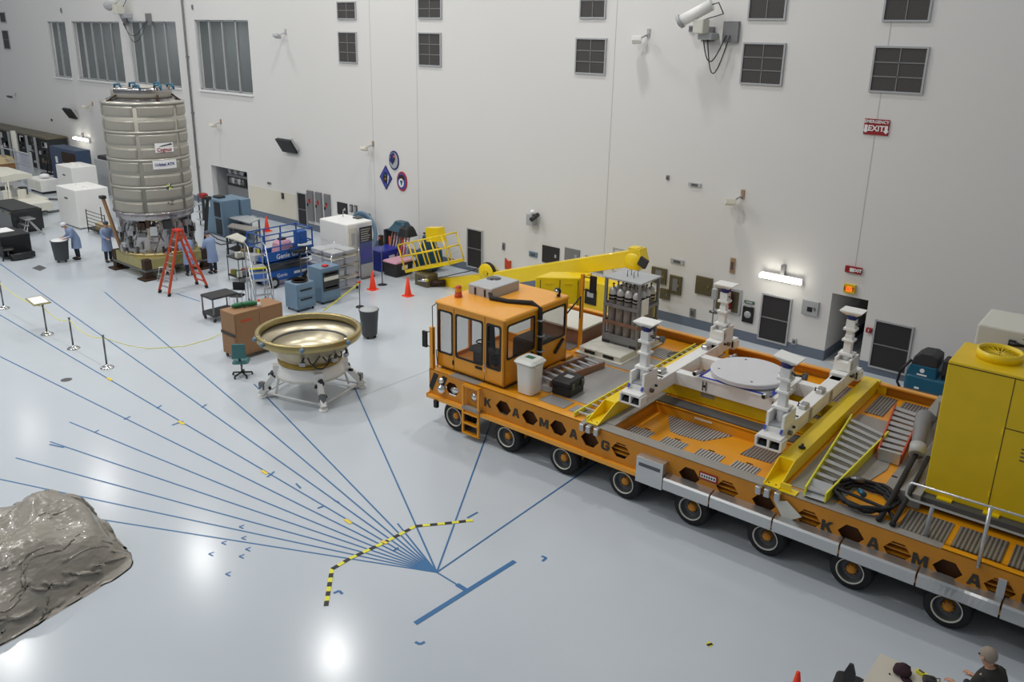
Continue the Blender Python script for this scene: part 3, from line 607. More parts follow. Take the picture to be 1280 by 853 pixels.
# underbody
m = M(); m.box(L0+.4, L1, .9, WD-.9, .55, ZD-.35, 'dark'); m.box(L0+.3, L1, .3, WD-.3, ZD-.35, ZD-.31, 'dark'); tv.part('chassis', m)
WU = [1.54, 3.22, 4.86, 6.47, 8.06, 9.65, 11.25, 12.86, 14.47, 16.08]
def wheel_parts(u, v, near=True):
    m = M(); R_ = .39
    m.lathe([(R_*.62, 0), (R_*.9, .0), (R_, .05), (R_, .2), (R_*.9, .25), (R_*.62, .25)], (u, v, R_), 'blackrub', 28, 'y')
    m.lathe([(R_*.62, .3), (R_*.9, .3), (R_, .35), (R_, .5), (R_*.9, .55), (R_*.62, .55)], (u, v, R_), 'blackrub', 28, 'y')
    w_ = tv.part('wheel', m)
    m = M(); m.lathe([(R_*.64, .0), (R_*.65, -.015), (R_*.60, -.02), (R_*.57, .02), (R_*.5, .12), (R_*.3, .14), (0, .14)], (u, v, R_), 'greyd', 24, 'y'); m.lathe([(R_*.645, -.01), (R_*.645, -.022), (R_*.6, -.026), (R_*.58, .01)], (u, v, R_), 'offwhite', 24, 'y'); m.lathe([(R_*.52, .06), (R_*.5, .10), (R_*.3, .1)], (u, v, R_), 'greyd', 24, 'y'); tv.part('rim', m, parent=w_)
    m = M(); m.lathe([(R_*.27, .13), (R_*.24, .05), (R_*.14, .02), (0, .01)], (u, v, R_), 'orangedirty', 16, 'y')
    for k in range(8): a = pi*k/4; m.cyl((u+.1*cos(a), v+.02, R_+.1*sin(a)), (u+.1*cos(a), v+.05, R_+.1*sin(a)), .012, 'steeld', n=6)
    tv.part('hub', m, parent=w_)
    m = M(); m.beam((u+.28, v+.3, R_), (u+.42, v+.3, .8), .1, .14, 'orangedirty'); m.beam((u+.42, v+.3, .8), (u+.42, v+.9, .8), .12, .1, 'dark'); tv.part('suspension_arm', m)
for u in WU: wheel_parts(u, -.01); wheel_parts(u, WD-.6)
# boarding ladder
m = M()
for u in (1.92, 2.42): m.box(u-.03, u+.03, -.13, -.09, .12, 1.4, 'orange')
m.box(1.92, 2.42, -.13, -.02, 1.37, 1.42, 'orange')
for z in (.15, .42, .69): m.box(1.92, 2.42, -.15, -.05, z-.02, z+.02, 'orange')
m.box(1.9, 2.44, -.14, -.02, .78, .86, 'greyband'); tv.part('boarding_ladder', m)
# lamps and steel fenders
for u in (1.12,): m = M(); m.lathe([(0, -.12), (.1, -.1), (.12, 0)], (u, 0, 1.02), 'chrome', 14, 'y'); m.lathe([(0, -.1), (.07, -.08), (.08, 0)], (u, 0, 1.25), 'chrome', 14, 'y'); tv.part('marker_lamp', m)
for u in (2.2,): m = M(); m.lathe([(0, -.07), (.1, -.05), (.12, .1)], (u, 0, 1.12), 'chrome', 14, 'y'); tv.part('headlamp', m)
m = M(); m.ball((1.47, .1, 1.05), (.16, .06, .1), 'chrome'); tv.part('headlamp', m)
m = M(); m.rbox((1.0, -.1, .62), (.12, .1, .2), 'black', .02); tv.part('rubber_stop', m)
m = M(); m.prism([(6.86, .68), (7.48, .68), (7.48, 1.26), (6.86, 1.26)], -.22, 0, 'alu', 'xz'); m.box(6.92, 7.42, -.225, -.22, 1.06, 1.14, 'greyd'); tv.part('steel_box', m, 'brushed metal box bolted to the skirt', bev=.012)
fe = [(7.5, 8.51), (8.54, 9.79), (9.82, 11.04), (11.07, 12.33), (12.36, 13.6), (13.63, 14.9), (14.93, 16.2)]
for k, (a, b) in enumerate(fe):
    m = M(); prof = [(-.2, .70), (-.22, .72), (-.22, .93), (-.19, .97), (0, 1.0), (0, .98), (-.17, .95), (-.2, .92)]
    if k == 4:
        N = 14; vs = []
        for i in range(N+1):
            x = a+(b-a)*i/N; d = .07*math.exp(-((i/N-.55)/.22)**2)
            vs += [(x, y+d*(1 if z > .9 else .3), z-d*.6*(z > .9)) for y, z in prof]
        P = len(prof); m.add(vs, [(i*P+j, i*P+(j+1) % P, (i+1)*P+(j+1) % P, (i+1)*P+j) for i in range(N) for j in range(P)]+[tuple(range(P)), tuple(range(N*P, N*P+P))], 'alu')
    else: m.prism(prof, a, b, 'alu', 'yz')
    tv.part('fender', m, 'dented metal fender panel' if k == 4 else 'plain metal fender panel')
m = M(); m.prism([(9.73, 1.26), (9.98, 1.33), (10.28, 1.12), (9.98, .9)], -.05, -.03, 'offwhite', 'xz'); tv.part('placard', m, 'tilted pale diamond placard')
m = M(); m.box(8.18, 8.57, -.02, -.001, 1.14, 1.30, 'signred'); m.box(8.21, 8.54, -.024, -.02, 1.18, 1.27, 'paper'); 
for k in range(6): m.box(8.23+.052*k, 8.26+.052*k, -.028, -.024, 1.2, 1.25, 'letter')
tv.part('warning_sign', m, 'red and white warning sign on the skirt')
for u in (13.55,): m = M(); m.box(u-.06, u+.06, -.06, 0, .98, 1.3, 'greyl'); tv.part('bracket', m)
# ------------------------------------------------------------------ cab
U0, U1, V0, V1, C0, C1 = .76, 2.94, .2, 2.72, ZD+.07, 3.17
tc = T('operator_cab', 'orange operator cab with dark windows on the front end of the transporter', 'cab', (U0, V0, ZD), 'v')
wn = [rrect(.80, 1.30, 2.0-.12, 3.02), rrect(1.38, 2.28, 2.0-.12, 3.02), rrect(2.38, 2.84, 2.0-.12, 3.02)]
m = M(); m.prism([(U0, C0), (U1, C0), (U1, C1), (U0, C1)], V0, V0+.05, 'orange', 'xz', wn)
wr = [rrect(V0+.08, 1.36, 2.17, 3.05), rrect(1.6, 2.64, 2.17, 3.05)]
m.prism([(V0, C0), (V1, C0), (V1, C1), (V0, C1)], U1-.05, U1, 'orange', 'yz', wr)
m.prism([(V0, C0), (V1, C0), (V1, C1), (V0, C1)], U0, U0+.05, 'orange', 'yz', [rrect(V0+.08, 1.36, 1.66, 3.05), rrect(1.46, 2.64, 1.66, 3.05)])
m.prism([(U0, C0), (U1, C0), (U1, C1), (U0, C1)], V1-.05, V1, 'orange', 'xz', [rrect(.84, 1.8, 1.8, 3.05), rrect(1.9, 2.86, 1.8, 3.05)])
m.box(U0, U1, V0, V1, C0, C0+.04, 'orange'); tc.part('shell', m)
m = M(); m.rbox(((U0+U1)/2, (V0+V1)/2, C1+.025), (U1-U0+.08, V1-V0+.08, .07), 'orangetop', .05); tc.part('roof', m)
m = M(); m.box(U0+.05, U1-.02, V0+.1, V1-.1, ZD, C0, 'dark'); tc.part('plinth', m)
def gasket(poly, pl, c, side, m):
    n = len(poly); cx = sum(p[0] for p in poly)/n; cy = sum(p[1] for p in poly)/n
    inn = [(cx+(x-cx)*(1-.045/abs(x-cx) if abs(x-cx) > .05 else 1), cy+(y-cy)*(1-.045/abs(y-cy) if abs(y-cy) > .05 else 1)) for x, y in poly]
    m.prism(poly, c-.012, c+.012, 'black', pl, [inn])
for i, pw in enumerate(wn):
    m = M(); m.prism(pw, V0+.02, V0+.026, 'cabglass', 'xz'); g = tc.part('window', m); m = M(); gasket(pw, 'xz', V0, -1, m); tc.part('window_seal', m, parent=g)
for i, pw in enumerate(wr):
    m = M(); m.prism(pw, U1-.026, U1-.02, 'cabglass', 'yz'); g = tc.part('window', m); m = M(); gasket(pw, 'yz', U1, 1, m); tc.part('window_seal', m, parent=g)
for pw in (rrect(V0+.08, 1.36, 1.66, 3.05), rrect(1.46, 2.64, 1.66, 3.05)): m = M(); m.prism(pw, U0+.02, U0+.026, 'cabglass', 'yz'); tc.part('window', m)
for pw in (rrect(.84, 1.8, 1.8, 3.05), rrect(1.9, 2.86, 1.8, 3.05)): m = M(); m.prism(pw, V1-.026, V1-.02, 'cabglass', 'xz'); tc.part('window', m)
# door seams, handle, latch
m = M(); m.box(1.33, 1.342, V0-.004, V0+.01, C0, C1, 'darkbrown'); m.box(2.325, 2.337, V0-.004, V0+.01, C0, C1, 'darkbrown'); tc.part('door_gap', m)
m = M(); m.box(2.05, 2.25, V0-.03, V0, 1.78, 1.84, 'black'); m.box(1.29, 1.33, V0-.02, V0, 1.66, 1.78, 'black'); m.cyl((2.36, V0-.04, 1.66), (2.36, V0-.04, 1.98), .012, 'chrome', n=6); tc.part('door_handle', m)
# interior: seat, console
m = M(); m.rbox((1.9, 1.1, 1.85), (.5, .5, .14), 'black', .08); m.rbox((1.68, 1.1, 2.2), (.14, .48, .7), 'black', .05, taper=.8); m.box(1.8, 2.0, 1.0, 1.2, C0, 1.8, 'dark'); tc.part('seat', m)
m = M(); m.rbox((1.9, .6, 2.1), (.7, .3, .12), 'greyd', .1); m.box(1.7, 2.1, .5, .7, C0, 2.05, 'greyd'); m.lathe([(.15, 0), (.17, .02), (.15, .04), (.13, .02), (.15, 0)], (1.9, .62, 2.28), 'black', 20); m.cyl((1.9, .62, 2.1), (1.9, .62, 2.3), .02, 'black', n=8); tc.part('console', m)
m = M(); m.rbox((2.35, 2.1, 1.85), (.8, .8, .6), 'greyd', .08); m.box(2.0, 2.4, 2.2, 2.6, C0, 2.0, 'woodrack'); tc.part('equipment_cabinet', m)
# roof unit, beacon
m = M(); m.rbox((1.32, 1.72, C1+.18), (.78, 1.12, .27), 'greyl', .03); a = tc.part('roof_air_conditioner', m, 'pale grey roof box with a round black fan')
m = M(); m.lathe([(0, .02), (.18, .02), (.2, 0)], (1.12, 1.95, C1+.31), 'blackgloss', 24); tc.part('fan', m, parent=a)
for q in ((1.18, 1.15), (1.5, 1.15)): m = M(); m.box(q[0]-.02, q[0]+.02, q[1]-.01, q[1]+.01, C1+.08, C1+.26, 'black'); tc.part('latch', m, parent=a)
m = M(); m.tube([(1.62, 1.22, C1+.2), (1.75, 1.1, C1+.12), (2.2, 1.2, C1+.1), (2.75, 1.46, C1+.12), (3.0, 1.48, C1), (3.02, 1.48, 2.7), (3.02, 1.48, C0-.02)], .06, 'blackrub', 10)
for z in (2.9, 2.5, 2.1, 1.75): m.box(2.96, 3.1, 1.40, 1.56, z-.015, z+.015, 'greyl')
tc.part('hose', m, 'thick black hose clamped down the cab wall')
m = M(); c_ = (.98, .75, C1+.06); m.lathe([(0, 0), (.1, 0), (.1, .05), (.09, .06), (.08, .26), (.05, .3), (0, .3)], c_, 'ladderred', 14); m.lathe([(.085, .06), (.086, .24)], (c_[0], c_[1], c_[2]+.001), 'orange', 14); tc.part('beacon', m, 'amber beacon on the roof')
m = M(); m.cyl((2.8, 2.5, C1+.06), (2.8, 2.5, C1+.12), .05, 'black', n=10); m.ball((2.8, 2.45, C1+.2), (.1, .08, .1), 'black'); m.ball((2.82, 2.37, C1+.2), (.07, .03, .07), 'chrome'); tc.part('work_light', m)
for v_ in (1.02, 2.3): m = M(); m.beam((3.0, v_+.2, 2.14), (2.97, v_-.12, 1.82), .05, .07, 'black'); tc.part('wiper', m)
# mirror posts
m = M(); m.box(L0, L0+.1, .02, .12, ZD, 2.55, 'orange'); p = tc.part('mirror_post', m)
m = M(); m.tube([(L0+.05, .05, 2.45), (L0-.12, .03, 2.38)], .014, 'black', 6); m.tube([(L0+.05, .05, 2.0), (L0-.12, .03, 2.05)], .014, 'black', 6); m.rbox((L0-.16, .02, 2.2), (.16, .06, .42), 'black', .02); tc.part('mirror', m, parent=p)
m = M(); m.tube([(L0+.1, .05, 1.85), (L0+.08, .05, 3.1), (.76, .2, 3.15)], .012, 'black', 6); m.tube([(L0+.2, .1, 1.5), (L0+.15, .1, 1.95), (L0+.25, .15, 2.0)], .012, 'black', 6); tc.part('grab_rail', m)
m = M(); P0 = VM.inverted() @ G(745, 419, 1.45)
m.box(2.74, 2.82, 3.55, 3.63, ZD, 3.58, 'orange'); p = tc.part('mirror_post', m)
m = M(); m.tube([(2.78, 3.6, 3.5), (3.05, 3.6, 3.52)], .014, 'black', 6); m.tube([(2.78, 3.6, 3.15), (3.05, 3.6, 3.2)], .014, 'black', 6); m.rbox((3.12, 3.58, 3.36), (.2, .06, .46), 'black', .02); tc.part('mirror', m, parent=p)
m = M(); m.tube([(2.94, 2.7, 2.75), (3.05, 2.9, 3.0), (3.0, 3.2, 3.1), (2.8, 3.5, 2.4)], .02, 'black', 6); tc.part('cable', m)
m = M(); m.box(2.6, 2.95, 2.72, 3.05, ZD, ZD+.08, 'orange'); m.box(2.95, 3.4, 1.9, 2.5, ZD, ZD+.06, 'orangetop'); tc.part('step_plate', m)
# box with wood behind the cab
t = T('long_crate', 'pale topped long wooden crate on the deck behind the orange cab', 'crate', (1.5, 4.5, ZD), 'v')
m = M(); m.box(.9, 2.6, 3.9, 5.1, ZD+.02, ZD+.42, 'woodrack'); t.part('crate_body', m); m = M(); m.box(.86, 2.64, 3.86, 5.14, ZD+.42, ZD+.47, 'offwhite'); t.part('lid', m)
# ------------------------------------------------------------------ things on the deck
c = (3.46, .52); t = T('lidded_bin', 'tall white lidded plastic bin with a green label on the deck beside the cab', 'bin', (c[0], c[1], ZD+.012), 'v')
m = M(); m.rbox((c[0], c[1], ZD+.41), (.44, .44, .78), 'binwhite', .1, taper=1.16)
t.part('body', m)
m = M(); m.rbox((c[0], c[1], ZD+.83), (.6, .6, .08), 'binwhite', .1, taper=.97); m.rbox((c[0], c[1], ZD+.76), (.54, .54, .06), 'binwhite', .1); l = t.part('lid', m)
m = M(); m.box(c[0]-.12, c[0]+.1, c[1]-.05, c[1]+.1, ZD+.87, ZD+.875, 'green'); t.part('label_sticker', m, 'green label', parent=l)
m = M(); m.rbox((c[0]+.27, c[1]-.05, ZD+.72), (.05, .14, .08), 'binwhite', .02); t.part('handle', m)
c = (4.15, 1.12); t = T('equipment_case', 'black hard shell equipment case lying on the deck beside the white bin', 'case', (c[0], c[1], ZD), 'v')
m = M(); m.rbox((c[0], c[1], ZD+.15), (.52, .66, .24), 'black', .06, .06); t.part('body', m)
m = M(); m.rbox((c[0], c[1], ZD+.33), (.54, .68, .12), 'black', .06, .06, .97); l = t.part('lid', m)
m = M(); m.box(c[0]-.1, c[0]+.1, c[1]-.05, c[1]+.12, ZD+.39, ZD+.394, 'greyl'); t.part('label_sticker', m, parent=l)
for dv in (-.2, .2): m = M(); m.box(c[0]+.26, c[0]+.30, c[1]+dv-.04, c[1]+dv+.04, ZD+.2, ZD+.34, 'greyd'); t.part('latch', m)
m = M(); m.tube([(c[0]-.12, c[1]-.35, ZD+.22), (c[0]-.12, c[1]-.42, ZD+.22), (c[0]+.12, c[1]-.40, ZD+.22), (c[0]+.12, c[1]-.33, ZD+.22)], .02, 'black', 8); t.part('handle', m)
# wooden slatted rack lying between cab and case
t = T('slatted_rack', 'rusty brown slatted frame lying flat beside the black case', 'frame', (3.4, 1.9, ZD), 'v')
A = Vector((3.10, 1.15, 0)); B = Vector((3.40, 3.05, 0)); d = (B-A).normalized(); nrm = Vector((d.y, -d.x, 0))
for k, s_ in enumerate((0, .58)):
    m = M(); p = A+nrm*s_; q = B+nrm*s_; p.z = q.z = ZD+.09; m.beam(p, q, .05, .17, 'woodrack'); t.part('side_rail', m)
L = (B-A).length
for k in range(7): m = M(); p = A+d*(.12+k*(L-.24)/6); q = p+nrm*.58; p.z = q.z = ZD+.12; m.beam(p, q, .07, .04, 'greyl'); t.part('slat', m)
# white skid with forklift slots + gas cylinder rack
t = T('white_skid', 'flat white steel skid with two fork slots under the cylinder rack', 'skid', (3.5, 4.4, ZD), 'v')
m = M(); m.box(2.78, 4.22, 3.36, 5.6, ZD+.012, ZD+.04, 'offwhite'); m.rbox((3.5, 4.5, ZD+.11), (1.3, 2.1, .15), 'offwhite', .03); t.part('deck_plate', m)
for u in (3.2, 3.78): m = M(); m.box(u-.16, u+.16, 3.435, 3.46, ZD+.06, ZD+.14, 'black'); t.part('fork_slot', m)
R0, R1, Q0, Q1, RZ0, RZ1 = 3.1, 4.18, 4.18, 5.2, ZD+.19, 3.42
t = T('cylinder_rack', 'grey steel rack full of gas cylinders standing on the white skid', 'rack', ((R0+R1)/2, (Q0+Q1)/2, RZ0), 'v')
m = M(); m.box(R0, R1, Q0, Q1, RZ0, RZ0+.06, 'grey'); m.box(R0, R1, Q0, Q0+.04, RZ0, RZ0+.26, 'grey'); m.box(R0, R1, Q1-.04, Q1, RZ0, RZ0+.26, 'grey'); m.box(R1-.04, R1, Q0, Q1, RZ0, RZ0+.26, 'grey'); m.box(R0, R0+.04, Q0, Q1, RZ0, RZ0+.26, 'grey'); t.part('base_tray', m)
for u in (R0+.03, R1-.03):
    for v in (Q0+.03, Q1-.03): m = M(); m.box(u-.035, u+.035, v-.035, v+.035, RZ0, RZ1, 'grey'); t.part('post', m)
m = M(); m.box(R0-.02, R1+.02, Q0-.02, Q1+.02, RZ1, RZ1+.04, 'greyl'); t.part('roof', m)
for u in (3.55, 3.75): m = M(); m.tube([(u, 4.55, RZ1+.04), (u, 4.55, RZ1+.2), (u, 4.75, RZ1+.2), (u, 4.75, RZ1+.04)], .012, 'grey', 6); t.part('lifting_eye', m)
for z, mt in ((RZ0+1.02, 'grey'), (RZ0+.55, 'woodrack')):
    m = M()
    for (a, b, c_, d_) in ((R0, R1, Q0-.015, Q0+.015), (R0, R1, Q1-.015, Q1+.015), (R0-.015, R0+.015, Q0, Q1), (R1-.015, R1+.015, Q0, Q1)): m.box(a, b, c_, d_, z, z+.09, mt)
    t.part('retaining_bar', m)
for u in (R0+.12, R1-.12): m = M(); m.box(u-.1, u+.1, Q0-.02, Q0+.05, RZ0-.02, RZ0+.07, 'dark'); t.part('foot', m)
m = M(); m.box(R1+.0, R1+.02, Q0+.1, Q0+.45, RZ0+.9, RZ0+1.35, 'paper'); t.part('placard', m, 'white card hung on the rack')
r0 = None
for i in range(4):
    for j in range(4):
        u = R0+.17+i*.245; v = Q0+.17+j*.235; z = RZ0+.06
        if r0 is None:
            r0 = T('gas_cylinder', 'grey gas cylinder with black neck ring standing in the steel rack', 'gas cylinder', (u, v, z), 'v', group='gas cylinders in the steel rack')
            m = M(); m.lathe([(0, 0), (.11, 0), (.117, .03), (.117, 1.28)], (u, v, z), 'cyl', 18); r0.part('body', m)
            m = M(); m.lathe([(.119, 1.14), (.12, 1.28)], (u, v, z), 'black', 18); m.lathe([(.12, 1.19), (.1205, 1.22)], (u, v, z), 'cyltop', 18); r0.part('band', m)
            m = M(); m.lathe([(.117, 1.28), (.114, 1.34), (.1, 1.4), (.07, 1.45), (.03, 1.47)], (u, v, z), 'cyltop', 18); r0.part('shoulder', m)
            m = M(); m.cyl((u, v, z+1.46), (u, v, z+1.54), .02, 'brass', n=8); m.ball((u, v, z+1.56), (.035, .035, .02), 'black', 8); r0.part('valve', m)
            base = (u, v, z)
        else: dup(r0.o, VM @ Vector((u, v, z)), AL)
# round drain cover behind jack
m = M(); m.lathe([(0, .03), (.25, .03), (.28, 0)], (5.0, 4.95, ZD+.012), 'steeld', 24); m.box(5.15, 5.5, 5.15, 5.3, ZD+.012, ZD+.05, 'greyl')
one('round_cover', m, 'round dull metal cover lying on the deck behind the near left white jack', 'cover', (5.0, 4.95, ZD+.012), 'v')
# ------------------------------------------------------------------ yellow lifting fixture
ty = T('lifting_fixture', 'yellow box beam frame lying across the transporter deck under the white frame', 'lifting frame', (7.5, 3, ZD), 'v')
for (a, b) in ((5.42, 5.72), (9.46, 9.78)):
    m = M(); prof = [(.04, ZD+.02), (.04, ZD+.08), (.72, ZD+.33), (6.0, ZD+.33), (6.0, ZD+.02)]
    m.prism([(.72, ZD+.33), (6.0, ZD+.33), (6.0, ZD+.02), (.72, ZD+.02)], a, b, 'yellow', 'yz'); ty.part('cross_beam', m, bev=.008)
    m = M(); m.prism([(.04, ZD+.02), (.04, ZD+.05), (.72, ZD+.33), (.72, ZD+.02)], a, a+.02, 'yellow', 'yz'); m.prism([(.04, ZD+.02), (.04, ZD+.05), (.72, ZD+.33), (.72, ZD+.02)], b-.02, b, 'yellow', 'yz'); m.box(a, b, .02, .75, ZD+.02, ZD+.04, 'yellow')
    for du in (.08, .22): m.cyl((a+du, .12, ZD+.04), (a+du, .12, ZD+.046), .018, 'black', n=8)
    ty.part('end_wedge', m)
    m = M(); m.box(a-.03, b+.03, 6.0, 6.15, ZD+.1, ZD+.3, 'yellow'); m.box(b, b+.2, 6.05, 6.25, ZD-.1, ZD+.22, 'yellow'); ty.part('end_bracket', m)
    for du in (-.05, .12, .32): m = M(); m.rbox((a+du+.02, -.07, ZD-.06), (.12, .12, .16), 'steel', .03); ty.part('clamp', m)
    m = M(); m.lathe([(.0, .0), (.07, .0), (.07, .03), (.03, .05), (.03, .09), (0, .09)], ((a+b)/2+.06, 1.35, ZD+.33), 'blackgloss', 14); ty.part('shackle', m)
for v in (2.62, 3.78): m = M(); m.box(5.72, 9.46, v, v+.25, ZD+.02, ZD+.33, 'yellowmat'); ty.part('long_beam', m)
m = M(); m.rbox((7.0, 2.615, ZD+.24), (.34, .01, .1), 'greyband', .004); ty.part('nameplate', m); m = M(); m.rbox((8.75, 2.615, ZD+.2), (.3, .01, .1), 'darkbrown', .004); ty.part('nameplate', m)
m = M(); m.box(9.78, 9.98, .06, .1, ZD+.01, ZD+.16, 'yellow'); m.box(9.78, 10.1, .0, .2, ZD+.012, ZD+.03, 'yellow'); ty.part('corner_bracket', m)
# aluminium ladders / ramps
def rungs(name, label, A, B, C_, D_, z0, h, n, rail, tread_, rm, org):
    """A,B near ends (left,right), C_,D_ far ends"""
    t = T(name, label, 'ladder', org, 'v'); A, B, C_, D_ = [Vector((p[0], p[1], z0+h/2)) for p in (A, B, C_, D_)]
    for p, q in ((A, C_), (B, D_)): m = M(); m.beam(p, q, rail, h, rm); t.part('rail', m)
    for k in range(n):
        f = (k+.5)/n; m = M(); m.beam(A.lerp(C_, f)+Vector((0, 0, .02)), B.lerp(D_, f)+Vector((0, 0, .02)), tread_, .03, 'alu'); t.part('rung', m)
    return t
rungs('aluminium_ladder', 'narrow ladder with yellow rail lying beside the left yellow beam', (5.05, .1), (5.38, .1), (5.02, 5.9), (5.38, 5.9), ZD+.015, .1, 22, .03, .06, 'lemon', (5.2, 3, ZD))
t = rungs('loading_ramp', 'wide stepped metal ramp with lemon yellow rails beside the right yellow beam', (10.23, .1), (10.6, .12), (9.85, 3.9), (10.72, 3.55), ZD+.02, .2, 12, .03, .13, 'lemon', (10.3, 2, ZD))
m = M(); m.add([(10.22, .08, ZD+.05), (10.6, .1, ZD+.05), (10.58, .55, ZD+.2), (10.2, .55, ZD+.2)], [(0, 1, 2, 3)], 'greyl'); t.part('end_plate', m)
t = rungs('step_unit', 'metal step unit with orange red rails on the deck near the yellow power pack', (10.80, 2.55), (11.24, 2.6), (10.42, 5.2), (11.0, 5.1), ZD+.02, .2, 9, .03, .18, 'ladderred', (10.9, 3.9, ZD))
m = M(); m.box(10.82, 11.24, 2.5, 2.56, ZD+.02, ZD+.26, 'alu'); t.part('end_plate', m)
# hose coil
t = T('hose_coil', 'coiled thick black hose lying on the deck edge near the railing', 'hose', (11.14, .66, ZD), 'v')
m = M(); P = []
for i in range(110):
    a = 2*pi*i/24; r_ = .40+.03*sin(i*1.7)+.02*(i//24); P.append((11.14+r_*1.12*cos(a), .68+r_*sin(a)*1.1, ZD+.05+.05*(i/24)*.55+.015*sin(i*.9)))
P += [(11.6, .5, ZD+.1), (11.75, .3, ZD+.06), (11.8, .12, ZD+.05)]
m.tube(P, .035, 'blackrub', 8); t.part('loop', m)
m = M(); m.cyl((10.75, 1.02, ZD+.2), (11.0, 1.08, ZD+.2), .05, 'steeld', n=10); t.part('coupling', m); m = M(); m.cyl((11.0, .78, ZD+.14), (11.12, .66, ZD+.14), .055, 'tealscrub', n=10); t.part('collar', m, 'blue collar')
# ------------------------------------------------------------------ power pack
tp = T('power_pack', 'tall yellow engine enclosure with a round roof outlet on the right end of the transporter', 'power pack', (13.5, 2, ZD), 'v')
gx0, gx1, gy0, gy1, gz0, gz1 = 11.97, 16.3, 1.28, 2.55, ZD+.25, 4.28
m = M(); m.box(gx0, gx1, gy0, gy1, gz0, gz1, 'yellowmat'); tp.part('enclosure', m, bev=.02)
m = M()
for u in (13.0, 14.3): m.box(u-.006, u+.006, gy0-.004, gy0, gz0+.1, gz1-.06, 'darkbrown')
m.box(13.0, gx1, gy0-.004, gy0, 3.32, 3.335, 'darkbrown'); m.box(gx0, gx1, gy0-.004, gy0, gz1-.06, gz1-.045, 'darkbrown'); tp.part('panel_seam', m)
m = M()
for z in (2.0, 2.7, 3.2): m.box(12.96, 12.99, gy0-.015, gy0, z, z+.1, 'yellow')
tp.part('hinge', m)
m = M()
for k in range(4): m.box(13.3, 13.75-.1*(k % 2), gy0-.005, gy0, 3.02-.07*k, 3.045-.07*k, 'boxbrown')
tp.part('stencil', m, 'faint dark stencil lines')
m = M(); m.lathe([(.33, 0), (.36, 0), (.36, .16), (.33, .16), (.33, .0)], (12.62, 1.98, gz1), 'yellow', 32); p = tp.part('roof_outlet', m)
m = M(); m.lathe([(0, .05), (.33, .05)], (12.62, 1.98, gz1), 'darkbrown', 32)
for k in range(10): a = pi*k/10; m.beam((12.62+.32*cos(a), 1.98+.32*sin(a), gz1+.1), (12.62-.32*cos(a), 1.98-.32*sin(a), gz1+.1), .012, .012, 'yellow')
tp.part('outlet_guard', m, parent=p)
m = M(); m.box(gx0-.05, gx1, gy0-.18, gy1, ZD+.1, gz0, 'greyd'); m.box(gx0-.05, gx0, gy0+.1, 5.4, ZD+.05, ZD+.35, 'greyd'); tp.part('skid', m)
for k in range(5): m = M(); m.box(12.2+.75*k, 12.45+.75*k, gy0-.1, gy0, gz0-.08, gz0+.03, 'yellow'); tp.part('mounting_lug', m)
m = M(); m.tube([(11.35, 4.3, 1.85), (11.35, 3.7, 2.15), (11.38, 3.3, 2.3), (11.44, 2.95, 2.25), (11.5, 2.6, 2.05), (11.56, 2.3, 1.9)], [.13, .14, .15, .15, .13, .11], 'grey', 14); m.cyl((11.52, 2.5, 2.03), (11.56, 2.3, 1.9), .15, 'greyl', n=14); tp.part('exhaust_pipe', m)
m = M(); m.box(11.2, 11.95, 3.6, 5.6, ZD+.1, 1.95, 'greyband'); m.box(11.45, 11.9, 4.2, 5.0, 1.95, 2.35, 'greyband'); tp.part('exhaust_housing', m)
for u, r_ in ((11.5, .05), (11.72, .045)): m = M(); m.tube([(u+.04, 2.35, 1.9), (u+.06, 1.6, 1.82), (u+.08, .9, 1.72), (u+.06, .3, 1.55), (u+.04, .12, ZD+.05)], r_, 'blackrub', 8); tp.part('hydraulic_hose', m)
m = M(); m.box(11.58, 11.98, 1.0, 4.2, ZD+.02, ZD+.3, 'greyband'); tp.part('end_frame', m)
# cream generator behind
tk = T('generator', 'cream generator housing behind the yellow power pack with black lettering', 'generator', (13.5, 4.3, ZD), 'v')
m = M(); m.box(11.92, 15.6, 3.9, 5.2, ZD+.3, 4.27, 'offwhite'); tk.part('housing', m, bev=.04)
m = M(); m.box(11.9, 15.62, 3.88, 5.22, ZD+.0, ZD+.3, 'greyd'); tk.part('base_frame', m)
m = M(); m.text('KOHLER', .27, 'black', (12.78, 3.89, 3.93), (1, 0, 0), (0, 0, 1), .003, 'LEFT', bold=.008)
m.box(12.72, 15.2, 3.885, 3.9, 4.13, 4.14, 'black'); m.box(12.6, 12.612, 3.885, 3.9, 3.7, 4.05, 'grey'); tk.part('lettering', m)
m = M(); m.cyl((12.52, 3.84, 4.02), (12.78, 3.84, 4.02), .055, 'black', r2=.025, n=10); m.box(12.5, 12.62, 3.82, 3.9, 3.97, 4.08, 'black'); tk.part('door_handle', m)
# railing
t = T('guard_rail', 'silver tube guard rail along the right end of the transporter deck', 'railing', (13, .05, ZD), 'v')
P0 = (11.96, .03, 2.42)
m = M(); m.tube([(16.4, .03, 2.5), (11.98, .03, 2.44), (11.93, .03, 2.38), (11.92, .03, 2.2), (12.0, .03, 2.14), (16.4, .03, 2.13)], .022, 'alu', 8); t.part('tube_frame', m)
for u in (13.17, 14.9): m = M(); m.cyl((u, -.01, 1.35), (u, .0, 2.46), .032, 'alu', n=8); t.part('post', m)
m = M(); m.tube([(12.35, .03, 2.14), (12.32, .15, 1.9), (12.3, .25, ZD)], [.035, .03, .05], 'greyl', 8); t.part('stay', m)
